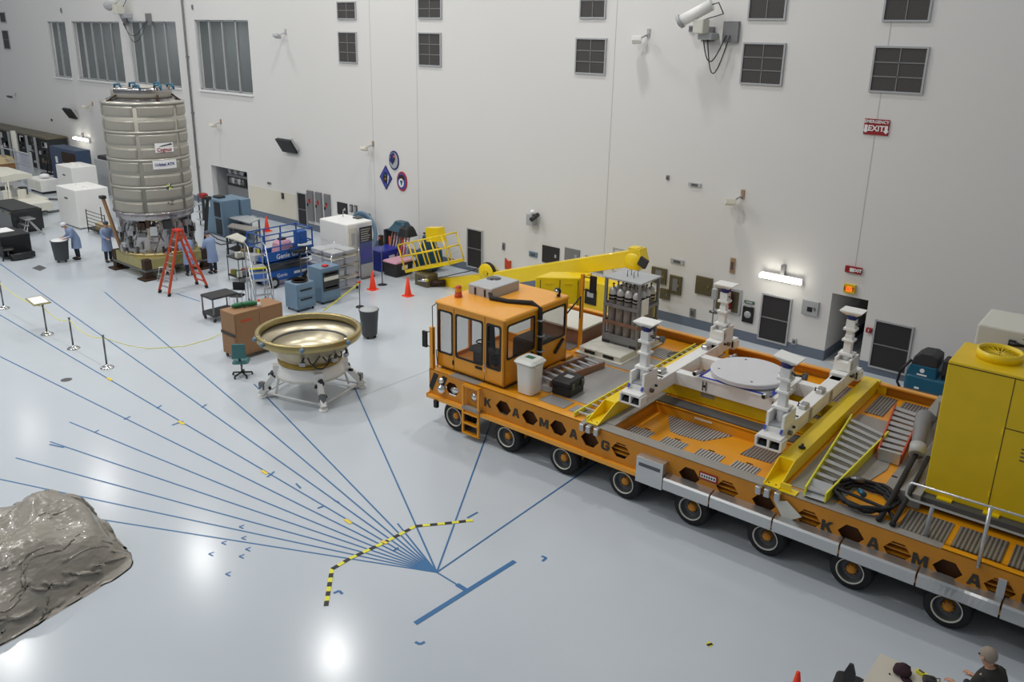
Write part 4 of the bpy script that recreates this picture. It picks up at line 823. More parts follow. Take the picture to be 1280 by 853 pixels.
# ================================================================== WHITE SUPPORT FRAME WITH JACKS
tw = T('white_lifting_frame', 'white ladder shaped support frame lying on the yellow beams of the transporter', 'support frame', (7.6, 3.25, 1.79), 'v')
for v in (2.52, 3.78): m = M(); m.box(5.95, 9.35, v, v+.24, 1.79, 2.1, 'white'); tw.part('long_beam', m, bev=.01)
for u in (5.9, 9.05): m = M(); m.box(u, u+.3, 1.35, 5.1, 1.80, 2.12, 'white'); tw.part('cross_beam', m, bev=.01)
for u in (6.72, 8.4): m = M(); m.box(u, u+.2, 2.76, 3.78, 1.9, 2.1, 'white'); tw.part('tie_beam', m)
m = M(); m.box(6.78, 8.62, 2.5, 4.05, 2.1, 2.14, 'whitegloss'); tw.part('platform', m)
for (u, v) in ((6.72, 2.6), (8.45, 2.42), (6.9, 4.05)):
    m = M(); m.cyl((u-.02, v-.14, 2.2), (u+.02, v+.12, 2.2), .055, 'steel', n=14); m.cyl((u-.022, v-.15, 2.2), (u-.02, v-.14, 2.2), .04, 'black', n=14); tw.part('roller', m)
m = M(); m.box(6.8, 8.45, 2.52, 2.56, 2.14, 2.16, 'bluestrap'); m.box(6.78, 6.82, 2.56, 3.2, 2.14, 2.16, 'bluestrap'); m.box(8.44, 8.52, 2.5, 3.3, 2.14, 2.17, 'bluestrap'); tw.part('strap', m, 'blue strap')
for u in (6.95, 8.6): 
    m = M(); m.box(u-.05, u-.03, 2.50, 2.52, 1.84, 2.06, 'steeld'); m.box(u+.03, u+.05, 2.50, 2.52, 1.84, 2.06, 'steeld'); m.cyl((u, 2.49, 1.95), (u, 2.52, 1.95), .025, 'black', n=8); tw.part('bolt_plate', m)
for (u, v) in ((5.98, 2.2), (6.05, 4.35), (9.2, 3.55), (9.22, 2.5)): m = M(); m.rbox((u+.02, v, 2.17), (.16, .26, .1), 'steel', .03); m.prism([(v-.02, 2.12), (v+.1, 2.12), (v+.04, 2.2)], u-.12, u-.1, 'black', 'yz'); tw.part('clamp', m)
m = M(); m.lathe([(0, .1), (.84, .1), (.86, .085), (.86, 0), (0, 0)], (7.66, 3.27, 2.2), 'greyl', 64); m.sm = [False]*len(m.sm)
t = T('round_platform', 'large round pale disc lying on the white frame in the middle of the transporter', 'platform', (7.66, 3.27, 2.2), 'v')
m = M(); m.lathe([(0, .1), (.84, .1), (.86, .085), (.86, 0), (0, 0)], (7.66, 3.27, 2.2), 'discgrey', 64, smooth=False); t.part('disc', m)
m = M(); m.cyl((7.66, 3.27, 2.14), (7.66, 3.27, 2.2), .5, 'grey', n=32); t.part('bearing', m)
for a in (.5, 2.1, 3.7, 5.2): m = M(); m.cyl((7.66+.68*cos(a), 3.27+.68*sin(a), 2.3), (7.66+.68*cos(a), 3.27+.68*sin(a), 2.305), .03, 'steeld', n=10); t.part('bolt', m)
def jack(u, v, sgn, where, tilt=0.):
    t = T('support_jack', 'white screw jack with blue joint, '+where, 'jack', (u, v, 1.79), 'v', group='white jacks on the frame corners')
    y = lambda a: v+sgn*a
    def bx(m, u0, u1, a, b, z0, z1, mt): m.box(u-u0 if 0 else u+u0, u+u1, min(y(a), y(b)), max(y(a), y(b)), z0, z1, mt)
    m = M(); bx(m, -.19, .19, -.5, .28, 1.87, 2.2, 'white'); bx(m, -.14, .14, -.75, -.3, 1.87, 2.12, 'white'); t.part('carriage', m, bev=.02)
    m = M(); bx(m, -.19, -.13, -.28, .30, 2.2, 2.5, 'whitegloss'); bx(m, .13, .19, -.28, .30, 2.2, 2.5, 'whitegloss'); bx(m, -.19, .19, -.28, -.12, 2.2, 2.42, 'whitegloss'); bx(m, -.13, .13, -.1, .26, 2.2, 2.26, 'greyl'); t.part('housing', m, bev=.01)
    m = M(); m.cbox((u, v, 2.56), (.34, .3, .06), 'white'); m.cbox((u, v, 2.80), (.17, .17, .46), 'white'); m.cbox((u, v, 2.90), (.27, .27, .05), 'white'); m.cyl((u, v, 2.2), (u, v, 2.55), .09, 'white', n=12); t.part('lower_column', m, bev=.008)
    m = M(); m.cbox((u, v, 3.08), (.15, .15, .34), 'white'); m.cbox((u, v, 3.17), (.28, .26, .06), 'white'); m.cbox((u, v, 3.30), (.2, .2, .2), 'white'); m.cyl((u+.1, v, 3.3), (u+.16, v, 3.3), .03, 'steeld', n=8); t.part('upper_column', m, bev=.008)
    m = M(); m.lathe([(0, -.12), (.06, -.11), (.12, -.04), (.14, .03), (0, .03)], (u, v, 3.47), 'navy', 18); t.part('ball_joint', m, 'dark blue ball joint')
    m = M(); R = Matrix.Rotation(tilt, 3, 'Y'); vs = []
    for z, k in ((0, .45), (.1, 1.), (.125, 1.)):
        for a, b in ((-1, -1), (1, -1), (1, 1), (-1, 1)): vs.append(Vector((u, v, 3.5))+R @ Vector((a*.25*k, b*.21*k, z)))
    m.add(vs, [(3, 2, 1, 0), (8, 9, 10, 11)]+[(l*4+i, l*4+(i+1) % 4, l*4+4+(i+1) % 4, l*4+4+i) for l in (0, 1) for i in range(4)], 'whitegloss'); t.part('top_plate', m)
    # wheeled foot at the outer end
    m = M(); y0, y1 = y(.28), y(.55); a, b = min(y0, y1), max(y0, y1); f = y(.55)
    m.box(u-.24, u+.24, a, b, 2.03, 2.09, 'white'); m.box(u-.26, u+.26, a, b, 1.82, 1.86, 'white')
    for du in (-.25, 0, .25): m.box(u+du-.025, u+du+.025, a, b, 1.84, 2.05, 'white')
    p = t.part('foot_frame', m, bev=.008)
    for du in (-.12, .12): m = M(); m.cyl((u+du-.08, y(.44), 1.86), (u+du+.08, y(.44), 1.86), .085, 'blackrub', n=16); m.box(u+du-.09, u+du+.09, min(y(.3), y(.42)), max(y(.3), y(.42)), 1.87, 2.02, 'black'); t.part('foot_wheel', m, parent=p)
    m = M()
    for du in (-.19, .15): m.beam((u+du, y(-.02), 2.2+.31), (u+du, y(.34), 2.12), .04, .04, 'bluestrap')
    t.part('handle', m, 'blue handle bars')
    m = M(); bx(m, -.23, -.19, -.35, -.28, 1.9, 2.15, 'bluestrap'); t.part('lock_pin', m, 'blue locking pin')
    m = M(); m.cyl((u+.19, y(.0), 2.05), (u+.26, y(.0), 2.05), .05, 'steeld', n=10); t.part('knob', m); m = M(); m.cyl((u+.19, y(-.2), 2.1), (u+.24, y(-.2), 2.1), .03, 'black', n=8); t.part('knob', m)
    if sgn < 0: m = M(); m.cyl((u+.28, v+.1, 3.25), (u+.38, v+.12, 3.25), .07, 'steeld', n=12); m.cyl((u+.12, v+.05, 3.25), (u+.3, v+.1, 3.25), .025, 'steeld', n=8); t.part('crank_motor', m)
    return t
jack(6.05, 1.30, -1, 'left corner of the frame nearest the viewer')
jack(6.05, 5.2, 1, 'in front of the fire extinguisher cabinet')
jack(9.2, 1.30, -1, 'nearest the viewer at the right beam', .12)
jack(9.2, 5.2, 1, 'in front of the corridor opening')
t = T('thin_mast', 'thin grey control post with a small box rising beside the far left jack', 'post', (5.7, 5.35, ZD), 'v')
m = M(); m.cyl((5.7, 5.35, ZD), (5.7, 5.35, 3.2), .02, 'grey', n=8); t.part('pole', m); m = M(); m.rbox((5.7, 5.33, 3.25), (.14, .1, .28), 'greyl', .02); t.part('control_box', m); m = M(); m.cyl((5.8, 5.35, 2.75), (5.6, 5.35, 2.75), .04, 'steeld', n=8); t.part('clamp', m)
# ================================================================== THE TALL CAPSULE
CC = Vector((-32.9, 16.45, 0)); RA = math.atan2(-CC.y, -CC.x)      # direction towards the camera
tg = T('spacecraft_module', 'tall grey ribbed cylindrical spacecraft module standing on a gold base', 'spacecraft', CC)
ZS0, ZS1 = 2.5, 6.72; R = 1.535
m = M(); m.lathe([(R*.9, ZS0), (R-.035, ZS0), (R-.035, ZS1), (R*.72, ZS1+.08), (1.1, ZS1+.18)], CC, 'capsule', 72); shell = tg.part('pressure_shell', m)
rows = 8; hz = (ZS1-ZS0)/rows; nseg = 6
for i in range(nseg):
    m = M()
    for j in range(rows):
        a0 = RA+2*pi*(i+.05)/nseg-.22; a1 = RA+2*pi*(i+.95)/nseg-.22; z0 = ZS0+j*hz+.05; z1 = ZS0+(j+1)*hz-.05
        k = M(); prof = [(R-.035, z0), (R-.005, z0+.05), (R, z0+.08), (R, z1-.1), (R-.006, z1-.05), (R-.035, z1)]
        k.lathe(prof, CC, 'capsule', 10, a0=a0, a1=a1); m.add(k.v, k.f, 'capsule', True)
        k = M(); k.lathe([(R+.001, z1-.10), (R-.004, z1-.05), (R-.048, z1+.001)], CC, 'capsuleedge', 10, a0=a0, a1=a1); m.add(k.v, k.f, 'capsuleedge', True)
        k = M(); e = [Vector((CC.x+r_*cos(a), CC.y+r_*sin(a), z)) for a in (a0,) for r_, z in prof]
        m.add(e+[CC+Vector((0, 0, z0))*0+Vector(((R-.06)*cos(a0), (R-.06)*sin(a0), (z0+z1)/2))], [(q, q+1, 6) for q in range(5)], 'capsule')
        e = [Vector((CC.x+r_*cos(a), CC.y+r_*sin(a), z)) for a in (a1,) for r_, z in prof]
        m.add(e+[CC+Vector(((R-.06)*cos(a1), (R-.06)*sin(a1), (z0+z1)/2))], [(q, q+1, 6) for q in range(5)], 'capsule')
    tg.part('shell_panel', m)
for z in (ZS0+2*hz*1.0, ZS0+4*hz, ZS0+6*hz):
    m = M(); m.lathe([(R-.035, -.045), (R+.012, -.03), (R+.012, .03), (R-.035, .045)], (CC.x, CC.y, z), 'capsuleedge', 72); tg.part('ring_band', m)
m = M(); m.lathe([(R-.035, -.04), (R+.02, -.02), (R+.02, .04), (R-.035, .05)], (CC.x, CC.y, ZS0), 'foil', 72); m.lathe([(R-.035, -.03), (R+.02, -.01), (R+.0, .06), (R*.8, .12)], (CC.x, CC.y, ZS1), 'capsuleedge', 72); tg.part('end_ring', m)
m = M(); m.lathe([(R-.06, .0), (R*.85, .12), (1.12, .2), (1.05, .1)], (CC.x, CC.y, ZS1+.02), 'foil', 48); tg.part('foil_cover', m)
m = M(); m.lathe([(1.09, 0), (1.11, .02), (1.11, .34), (1.05, .38), (1.0, .3), (.6, .28), (0, .28)], (CC.x, CC.y, ZS1+.17), 'capsule', 56); cl = tg.part('hatch_collar', m)
m = M(); m.lathe([(1.115, .2), (1.13, .3), (1.1, .42), (1.0, .40), (.98, .3)], (CC.x, CC.y, ZS1+.17), 'foil', 56, a0=RA-1.1, a1=RA+1.5); tg.part('foil_skirt', m, parent=cl)
for a in (-1.6, -.3, .5, 1.4, 2.6, 3.6):
    m = M(); x, y = CC.x+.95*cos(RA+a), CC.y+.95*sin(RA+a); m.tube([(x, y, ZS1+.5), (x+.02, y, ZS1+.66), (x+.2, y+.1, ZS1+.68), (x+.3, y+.12, ZS1+.5)], .045, 'tealscrub', 8); tg.part('handling_clip', m, parent=cl)
for a in (-.95, .5, 1.3): m = M(); c0 = Vector((CC.x+1.12*cos(RA+a), CC.y+1.12*sin(RA+a), ZS1+.3)); c1 = Vector((CC.x+1.45*cos(RA+a-.1), CC.y+1.45*sin(RA+a-.1), ZS1+.08)); m.beam(c0, c1, .06, .05, 'darkbrown'); tg.part('strut', m)
def on_shell(a, z, r=R): return Vector((CC.x+r*cos(a), CC.y+r*sin(a), z)), Vector((-sin(a), cos(a), 0)), Vector((cos(a), sin(a), 0))
def decal(a, z, w_, h_, mt):
    k = M(); da = w_/2/R; k.lathe([(R+.022, -h_/2), (R+.022, h_/2)], (CC.x, CC.y, z), mt, 8, a0=a-da, a1=a+da); return k
# the two badges sit right of centre as seen from the hall
z = H_ = None
def ang(px, py):
    d = ray(px, py); o = Vector((0, 0, HC)); a_ = d.x**2+d.y**2; b_ = 2*(d.x*(o.x-CC.x)+d.y*(o.y-CC.y)); c_ = CC.x**2+CC.y**2-R*R
    tt = (-b_-math.sqrt(b_*b_-4*a_*c_))/(2*a_); p = o+d*tt; return math.atan2(p.y-CC.y, p.x-CC.x), p.z
a, z = ang(205.5, 184.5); m = decal(a, z, .72, .36, 'paper'); P, X_, N_ = on_shell(a, z, R+.03)
m.text('Cygnus', .2, 'signred', P-Vector((0, 0, .08))-X_*.02, X_, (0, 0, 1), .002, bold=.004); m.prism([(0, 0), (1, 0), (1, 1)], 0, 0, 'paper', 'xy'); m.v = m.v[:-6]; m.f = m.f[:-5]; m.mi = m.mi[:-5]; m.sm = m.sm[:-5]
for q in range(3): m.add([P+X_*(-.25+.02*q)+Vector((0, 0, .03+.02*q)), P+X_*.3+Vector((0, 0, .1)), P+X_*(.24+.02*q)+Vector((0, 0, .15))], [(0, 1, 2)], 'dark')
tg.part('name_badge', m, 'white badge with dark red lettering')
a, z = ang(206.5, 205.5); m = decal(a, z, .92, .34, 'paper'); P, X_, N_ = on_shell(a, z, R+.035)
m.text('Orbital ATK', .155, 'navy', P-X_*.03, X_, (0, 0, 1), .002, bold=.004); tg.part('name_badge', m, 'white badge with blue lettering')
a, z = ang(211.5, 233.5); P, X_, N_ = on_shell(a, z, R+.022); m = M()
for q in range(4):
    an = pi*q/4; dx = X_*cos(an)+Vector((0, 0, 1))*sin(an); dy = -X_*sin(an)+Vector((0, 0, 1))*cos(an); m.add([P-dx*.14-dy*.02, P+dx*.14-dy*.02, P+dx*.14+dy*.02, P-dx*.14+dy*.02], [(0, 1, 2, 3)], ['green', 'dark', 'paper', 'lemon'][q])
tg.part('target_mark', m)
a, z = ang(213, 254); P, X_, N_ = on_shell(a, z, R+.012); m = M(); m.text('+Z', .24, 'greyd', P, X_, (0, 0, 1), .002); tg.part('stencil', m)
# service module
m = M(); m.lathe([(1.36, .86), (1.36, 2.2), (1.48, 2.25), (1.48, ZS0-.03), (R-.06, ZS0-.02)], CC, 'foil', 48); tg.part('service_section', m, 'silvery crumpled foil lower section')
random.seed(3)
for k in range(42):
    a = RA+random.uniform(-1.7, 1.7); z = random.uniform(.95, 2.15); P, X_, N_ = on_shell(a, z, 1.37+random.uniform(0, .05))
    w_, h_ = random.uniform(.08, .34), random.uniform(.08, .38); m = M(); rz = math.atan2(N_.y, N_.x)
    m.cbox(P, (random.uniform(.04, .16), w_, h_), random.choice(['steeld', 'greyl', 'dark', 'offwhite', 'foil', 'greyd', 'grey', 'alu', 'darkbrown']), rz=rz); tg.part('equipment_unit', m)
for k in range(16):
    a = RA+random.uniform(-1.5, 1.5); P, X_, N_ = on_shell(a, 1.0, 1.42); z0 = random.uniform(.9, 1.4); b = a+random.uniform(-.4, .4); m = M()
    m.tube([on_shell(a+(b-a)*q/5, z0+.18*q+.05*sin(3*q+k), 1.43)[0] for q in range(6)], .015, random.choice(['dark', 'alu', 'ladderred', 'black']), 6); tg.part('wiring', m)
# gold base
tb = T('gold_base', 'square gold coloured base with clamps and feet under the spacecraft module', 'base', (-32.7, 16.3, 0))
bc = Vector((-32.65, 16.35, 0)); 
m = M(); m.prism([(bc.x+sx*a_, bc.y+sy*b_) for sx, sy, a_, b_ in ((1, -1, 1.35, 1.05), (1, 1, 1.35, 1.05), (1, 1, 1.05, 1.35), (-1, 1, 1.05, 1.35), (-1, 1, 1.35, 1.05), (-1, -1, 1.35, 1.05), (-1, -1, 1.05, 1.35), (1, -1, 1.05, 1.35))], .3, .8, 'goldplate', 'xy'); tb.part('frame', m, bev=.03)
m = M(); m.lathe([(1.2, .0), (1.5, .0), (1.5, .1), (1.36, .14)], (CC.x, CC.y, .78), 'gold', 48); tb.part('clamp_ring', m)
m = M(); m.box(bc.x-1.36, bc.x+1.36, bc.y-1.37, bc.y-1.35, .32, .4, 'steeld'); m.box(bc.x+1.35, bc.x+1.37, bc.y-1.36, bc.y+1.36, .32, .4, 'steeld'); tb.part('edge_trim', m)
for sx in (-1, 1):
    for sy in (-1, 1):
        x, y = bc.x+sx*1.22, bc.y+sy*1.22; m = M(); m.box(x-.14, x+.14, y-.14, y+.14, .06, .8, 'darkbrown'); m.prism([(x-.3, y-.3), (x+.3, y-.3), (x+.3, y+.3), (x-.3, y+.3)], 0, .06, 'darkbrown'); tb.part('leg', m)
for (a, b, zt) in (((-33.9, 15.35), (-34.35, 15.05), 2.9), ((-31.35, 17.6), (-31.1, 17.8), 2.95)):
    m = M(); m.beam((a[0], a[1], .7), (b[0], b[1], zt), .1, .1, 'brown' if a[0] < -32 else 'dark'); m.cbox((b[0], b[1], zt), (.25, .2, .12), 'dark'); tb.part('side_post', m)
m = M(); 
for k in range(10): a = RA-1.2+.27*k; m.box(CC.x+1.46*cos(a)-.04, CC.x+1.46*cos(a)+.04, CC.y+1.46*sin(a)-.04, CC.y+1.46*sin(a)+.04, .87, .96, 'chrome')
tb.part('clamp', m)
# ================================================================== BOWL ADAPTER ON WHITE STAND
BC = Vector((-17.8, 12.78, 0))
ts = T('adapter_stand', 'low white four legged stand carrying the big metal bowl', 'stand', BC)
m = M(); m.lathe([(.84, .98), (.86, .9), (.93, .68), (.9, .66), (.78, .88), (.78, .98), (.84, .98)], BC, 'whitegloss', 56); m.lathe([(.93, .68), (.95, .67), (.95, .63), (.88, .63)], BC, 'offwhite', 56); ts.part('ring', m)
feet = [Vector((-18.55, 11.58, 0)), Vector((-16.5, 12.18, 0)), Vector((-16.98, 13.98, 0)), Vector((-19.1, 13.35, 0))]
for k, f in enumerate(feet):
    d = (f-BC).normalized(); s_ = Vector((-d.y, d.x, 0)); lg = M(); A = BC+d*.84+Vector((0, 0, .8)); B = f-d*.05+Vector((0, 0, .12))
    lg.beam(A, B, .14, .16, 'whitegloss'); lg.beam(A+s_*.1+Vector((0, 0, -.1)), f-d*.45+s_*.12+Vector((0, 0, .1)), .05, .06, 'white'); lg.cbox(BC+d*.88+Vector((0, 0, .78)), (.24, .24, .26), 'white', rz=math.atan2(d.y, d.x)); p = ts.part('leg', lg)
    q = M(); q.cyl(f-d*.1+Vector((0, 0, 0)), f-d*.1+Vector((0, 0, .05)), .12, 'whitegloss', n=14); q.cyl(f-d*.1, f-d*.1+Vector((0, 0, .2)), .04, 'white', n=10); q.beam(f-d*.5+Vector((0, 0, .05)), f+Vector((0, 0, .05)), .1, .06, 'whitegloss'); ts.part('foot', q, parent=p)
    q = M(); q.cbox(BC+d*1.0+s_*.05+Vector((0, 0, .66)), (.1, .1, .2), 'dark', rz=.4, rx=.5); q.cyl(BC+d*1.0-s_*.08+Vector((0, 0, .6)), BC+d*1.12-s_*.12+Vector((0, 0, .6)), .04, 'black', n=8); q.cyl(f-d*.3+s_*.1+Vector((0, 0, .3)), f-d*.3+s_*.16+Vector((0, 0, .3)), .04, 'black', n=8); ts.part('levelling_gear', q, parent=p); q = M(); q.cbox(BC+d*1.3+Vector((0, 0, .34)), (.16, .12, .2), 'steeld', rz=.3); ts.part('gear_box', q, parent=p)
for a, b in ((0, 1), (1, 2), (2, 3), (3, 0)): 
    m = M(); m.cyl(feet[a].lerp(BC, .12)+Vector((0, 0, .13)), feet[b].lerp(BC, .12)+Vector((0, 0, .13)), .025, 'white', n=8); ts.part('tie_rod', m)
tq = T('metal_bowl', 'wide shallow gold and silver metal bowl ring resting on the white stand', 'bowl', (BC.x, BC.y, .98))
m = M(); m.lathe([(.8, .0), (.86, .02), (.86, .1), (.82, .12)], (BC.x, BC.y, .98), 'brass', 64); tq.part('lower_flange', m)
m = M(); m.lathe([(.82, .12), (.95, .28), (1.3, .66), (1.33, .68), (1.3, .7), (1.02, .5), (.98, .42), (.9, .3), (.74, .18), (0, .18)], (BC.x, BC.y, .98), 'bowlmetal', 72)
tq.part('cone', m)
m = M(); m.lathe([(1.3, .64), (1.37, .66), (1.40, .72), (1.40, .86), (1.37, .88), (1.31, .88), (1.28, .86), (1.28, .72)], (BC.x, BC.y, .98), 'gold', 80); tq.part('rim', m, 'gold rim')
m = M(); m.lathe([(1.285, .86), (1.262, .80), (1.25, .76)], (BC.x, BC.y, .981), 'gold', 72); m.lathe([(1.02, .512), (1.0, .49), (.99, .46)], (BC.x, BC.y, .982), 'steeld', 72); tq.part('inner_band', m)
for a in (RA-1.5, RA-1.15, RA-.3, RA+.6, RA+1.65):
    P = Vector((BC.x+1.42*cos(a), BC.y+1.42*sin(a), 1.76)); m = M(); m.ball(P, .07, 'bluesteel', 10); m.cyl(P, P+Vector((-.1*cos(a), -.1*sin(a), .1)), .03, 'chrome', n=8); tq.part('lifting_point', m)
m = M()
P = [];
for i in range(26):
    a = RA-.35+1.2*i/25; r_ = 1.2-.12*abs(sin(i*.8)); P.append((BC.x+r_*cos(a), BC.y+r_*sin(a), 1.34+.12*sin(i*.9)+.1*(i/25)))
m.tube(P, .02, 'dark', 6); P2 = [(BC.x+1.02*cos(RA-.2+.6*i/12), BC.y+1.02*sin(RA-.2+.6*i/12), 1.3-.25*sin(pi*i/12)) for i in range(13)]; m.tube(P2, .018, 'dark', 6)
tq.part('cable', m)
for a in (RA-.35, RA+.45, RA+.85): m = M(); P = Vector((BC.x+1.1*cos(a), BC.y+1.1*sin(a), 1.26)); m.cbox(P, (.08, .16, .1), 'greyl', rz=a); m.cbox(P+Vector((.03, 0, .1)), (.05, .06, .1), 'dark', rz=a); tq.part('connector', m)
# ================================================================== BOOM LIFT
BY = 21.8
t = T('boom_lift', 'yellow articulated boom lift parked behind the transporter with its boom folded low', 'boom lift', (-15.5, BY, 0))
m = M(); m.prism([(-16.45, 20.85), (-15.3, 21.76), (-15.37, 22.6), (-16.5, 21.75)], .45, 1.9, 'yellow', 'xy'); t.part('engine_cover', m, bev=.04)
m = M(); m.prism([(-15.3, 21.78), (-12.7, 21.7), (-12.7, 22.4), (-15.3, 22.45)], .45, 1.88, 'yellow', 'xy'); t.part('tank_cover', m, bev=.04)
m = M(); A_ = Vector((-16.45, 20.85, 0)); B_ = Vector((-15.3, 21.76, 0)); N_ = Vector((.62, -.785, 0))*.012
for f_ in (.12, .56, .97): p = A_.lerp(B_, f_)+N_; m.beam(p+Vector((0, 0, .55)), p+Vector((0, 0, 1.82)), .014, .014, 'darkbrown')
for f_ in (.22, .66): p = A_.lerp(B_, f_)+N_; q = A_.lerp(B_, f_+.18)+N_; m.beam(p+Vector((0, 0, 1.68)), q+Vector((0, 0, 1.68)), .02, .05, 'yellowmat')
t.part('cover_seam', m)
m = M(); m.box(-15.05, -14.6, 21.73, 21.76, 1.1, 1.6, 'black'); m.box(-14.95, -14.7, 21.72, 21.73, 1.35, 1.52, 'greyl'); t.part('control_panel', m)
m = M(); m.box(-16.6, -12.6, BY-.6, BY+.6, .35, .56, 'dark'); t.part('chassis', m)
for x in (-16.2, -13.1):
    for y in (BY-.9, BY+.65): m = M(); m.lathe([(0, 0), (.2, 0), (.36, .02), (.42, .06), (.42, .22), (.36, .26), (0, .26)], (x, y, .42), 'blackrub', 24, 'y'); t.part('wheel', m)
m = M(); m.box(-15.25, -15.1, 21.74, 21.77, .6, .95, 'black'); t.part('vent', m)
bm = lambda p, q, w_, h_: (lambda k: k)(M().beam(p, q, w_, h_, 'yellow'))
A = W(612, 342, BY); Bq = W(800, 328, BY)
yb = BY+.95
def Q(x, y, yy=yb): return W(x, y, yy)
m = M(); m.beam(Q(622, 348), Q(806, 320), .42, .62*0+.52, 'yellow'); t.part('main_boom', m, bev=.02)
m = M(); m.beam(Q(608, 349), Q(552, 354), .38, .40, 'yellow'); m.prism([(Q(548, 352).x, Q(548, 352).z), (Q(572, 374).x, Q(572, 374).z), (Q(590, 366).x, Q(590, 366).z), (Q(600, 352).x, Q(600, 352).z)], yb-.16, yb+.16, 'yellow', 'xz'); t.part('jib', m)
m = M(); c = Q(612, 340); m.lathe([(0, -.24), (.34, -.24), (.36, -.22), (.36, -.17), (.3, -.16), (.28, .15), (0, .15)], c, 'yellow', 28, 'y'); m.lathe([(.36, -.2), (.39, -.16), (.39, -.05), (.3, -.04)], c, 'blackrub', 28, 'y'); p = t.part('elbow_drum', m)
m = M(); m.cyl((c.x, c.y-.29, c.z), (c.x, c.y-.24, c.z), .12, 'yellowmat', n=14); m.box(c.x-.14, c.x+.14, c.y-.26, c.y-.24, c.z-.03, c.z+.03, 'darkbrown'); t.part('pivot_pin', m, parent=p)
m = M(); c = Q(795, 325); m.lathe([(0, -.25), (.28, -.25), (.32, -.2), (.32, .25), (0, .25)], (c.x, c.y, c.z-.05), 'yellow', 18, 'y'); m.box(c.x-.2, c.x+.1, c.y-.2, c.y+.2, c.z+.2, c.z+.42, 'yellow'); m.cbox((c.x+.45, c.y-.3, c.z+.05), (.3, .1, .3), 'dark', ry=.4); t.part('boom_head', m)
m = M(); m.beam(Q(596, 362), Q(640, 355), .1, .08, 'greyl'); t.part('hydraulic_ram', m)
m = M(); m.tube([Q(528, 352), Q(560, 345), Q(592, 338), Q(606, 330)], .02, 'black', 6); t.part('hose', m)
# basket
c0, c1 = W(507, 340, 22.2), W(562, 330, 22.2)
gx = Vector((c1.x-c0.x, 0, c1.z-c0.z)).normalized(); L_ = (c1-c0).length; g0 = c0+Vector((0, .0, .02)); ud = Vector((-gx.z, 0, gx.x)); yd = Vector((0, 1, 0))
m = M()
def bp(a, b, c_): return g0+gx*a+yd*b+ud*c_
m.beam(bp(0, .4, 0), bp(L_, .4, 0), .85, .12, 'yellow'); bk = t.part('basket_floor', m)
Hh = 1.1
for b in (0, .8):
    for a in [L_*k/4 for k in range(5)]:
        m = M(); m.cyl(bp(a, b, 0), bp(a-.1, b, Hh), .03, 'yellow', n=6); t.part('basket_post', m, parent=bk)
    for h_ in (Hh, Hh*.55): m = M(); m.cyl(bp(-.08, b, h_), bp(L_*.55 if (b == 0 and 0) else L_-.08, b, h_), .032, 'yellow', n=6); t.part('basket_rail', m, parent=bk)
for a in (-.08, L_-.08):
    for h_ in (Hh, Hh*.55): m = M(); m.cyl(bp(a, 0, h_), bp(a, .8, h_), .032, 'yellow', n=6); t.part('basket_rail', m, parent=bk)
m = M(); m.cbox(bp(L_*.62, .55, 1.2), (.75, .35, .55), 'yellow', ry=-.15); t.part('control_console', m, parent=bk)
c = W(533, 352, 22.2); m = M(); m.rbox((c.x, c.y, c.z), (.75, .6, .7), 'boxbrown', .06); m.cyl((c.x+.3, c.y-.1, c.z), (c.x+.75, c.y+.3, c.z+.05), .12, 'darkbrown', n=10); m.cyl((c.x-.1, c.y-.32, c.z+.1), (c.x+.4, c.y-.34, c.z+.2), .07, 'chrome', n=8); t.part('rotator', m)
m = M(); m.box(c.x-.4, c.x+.4, c.y-.3, c.y+.3, 0, .12, 'dark') if c.z > .5 else None
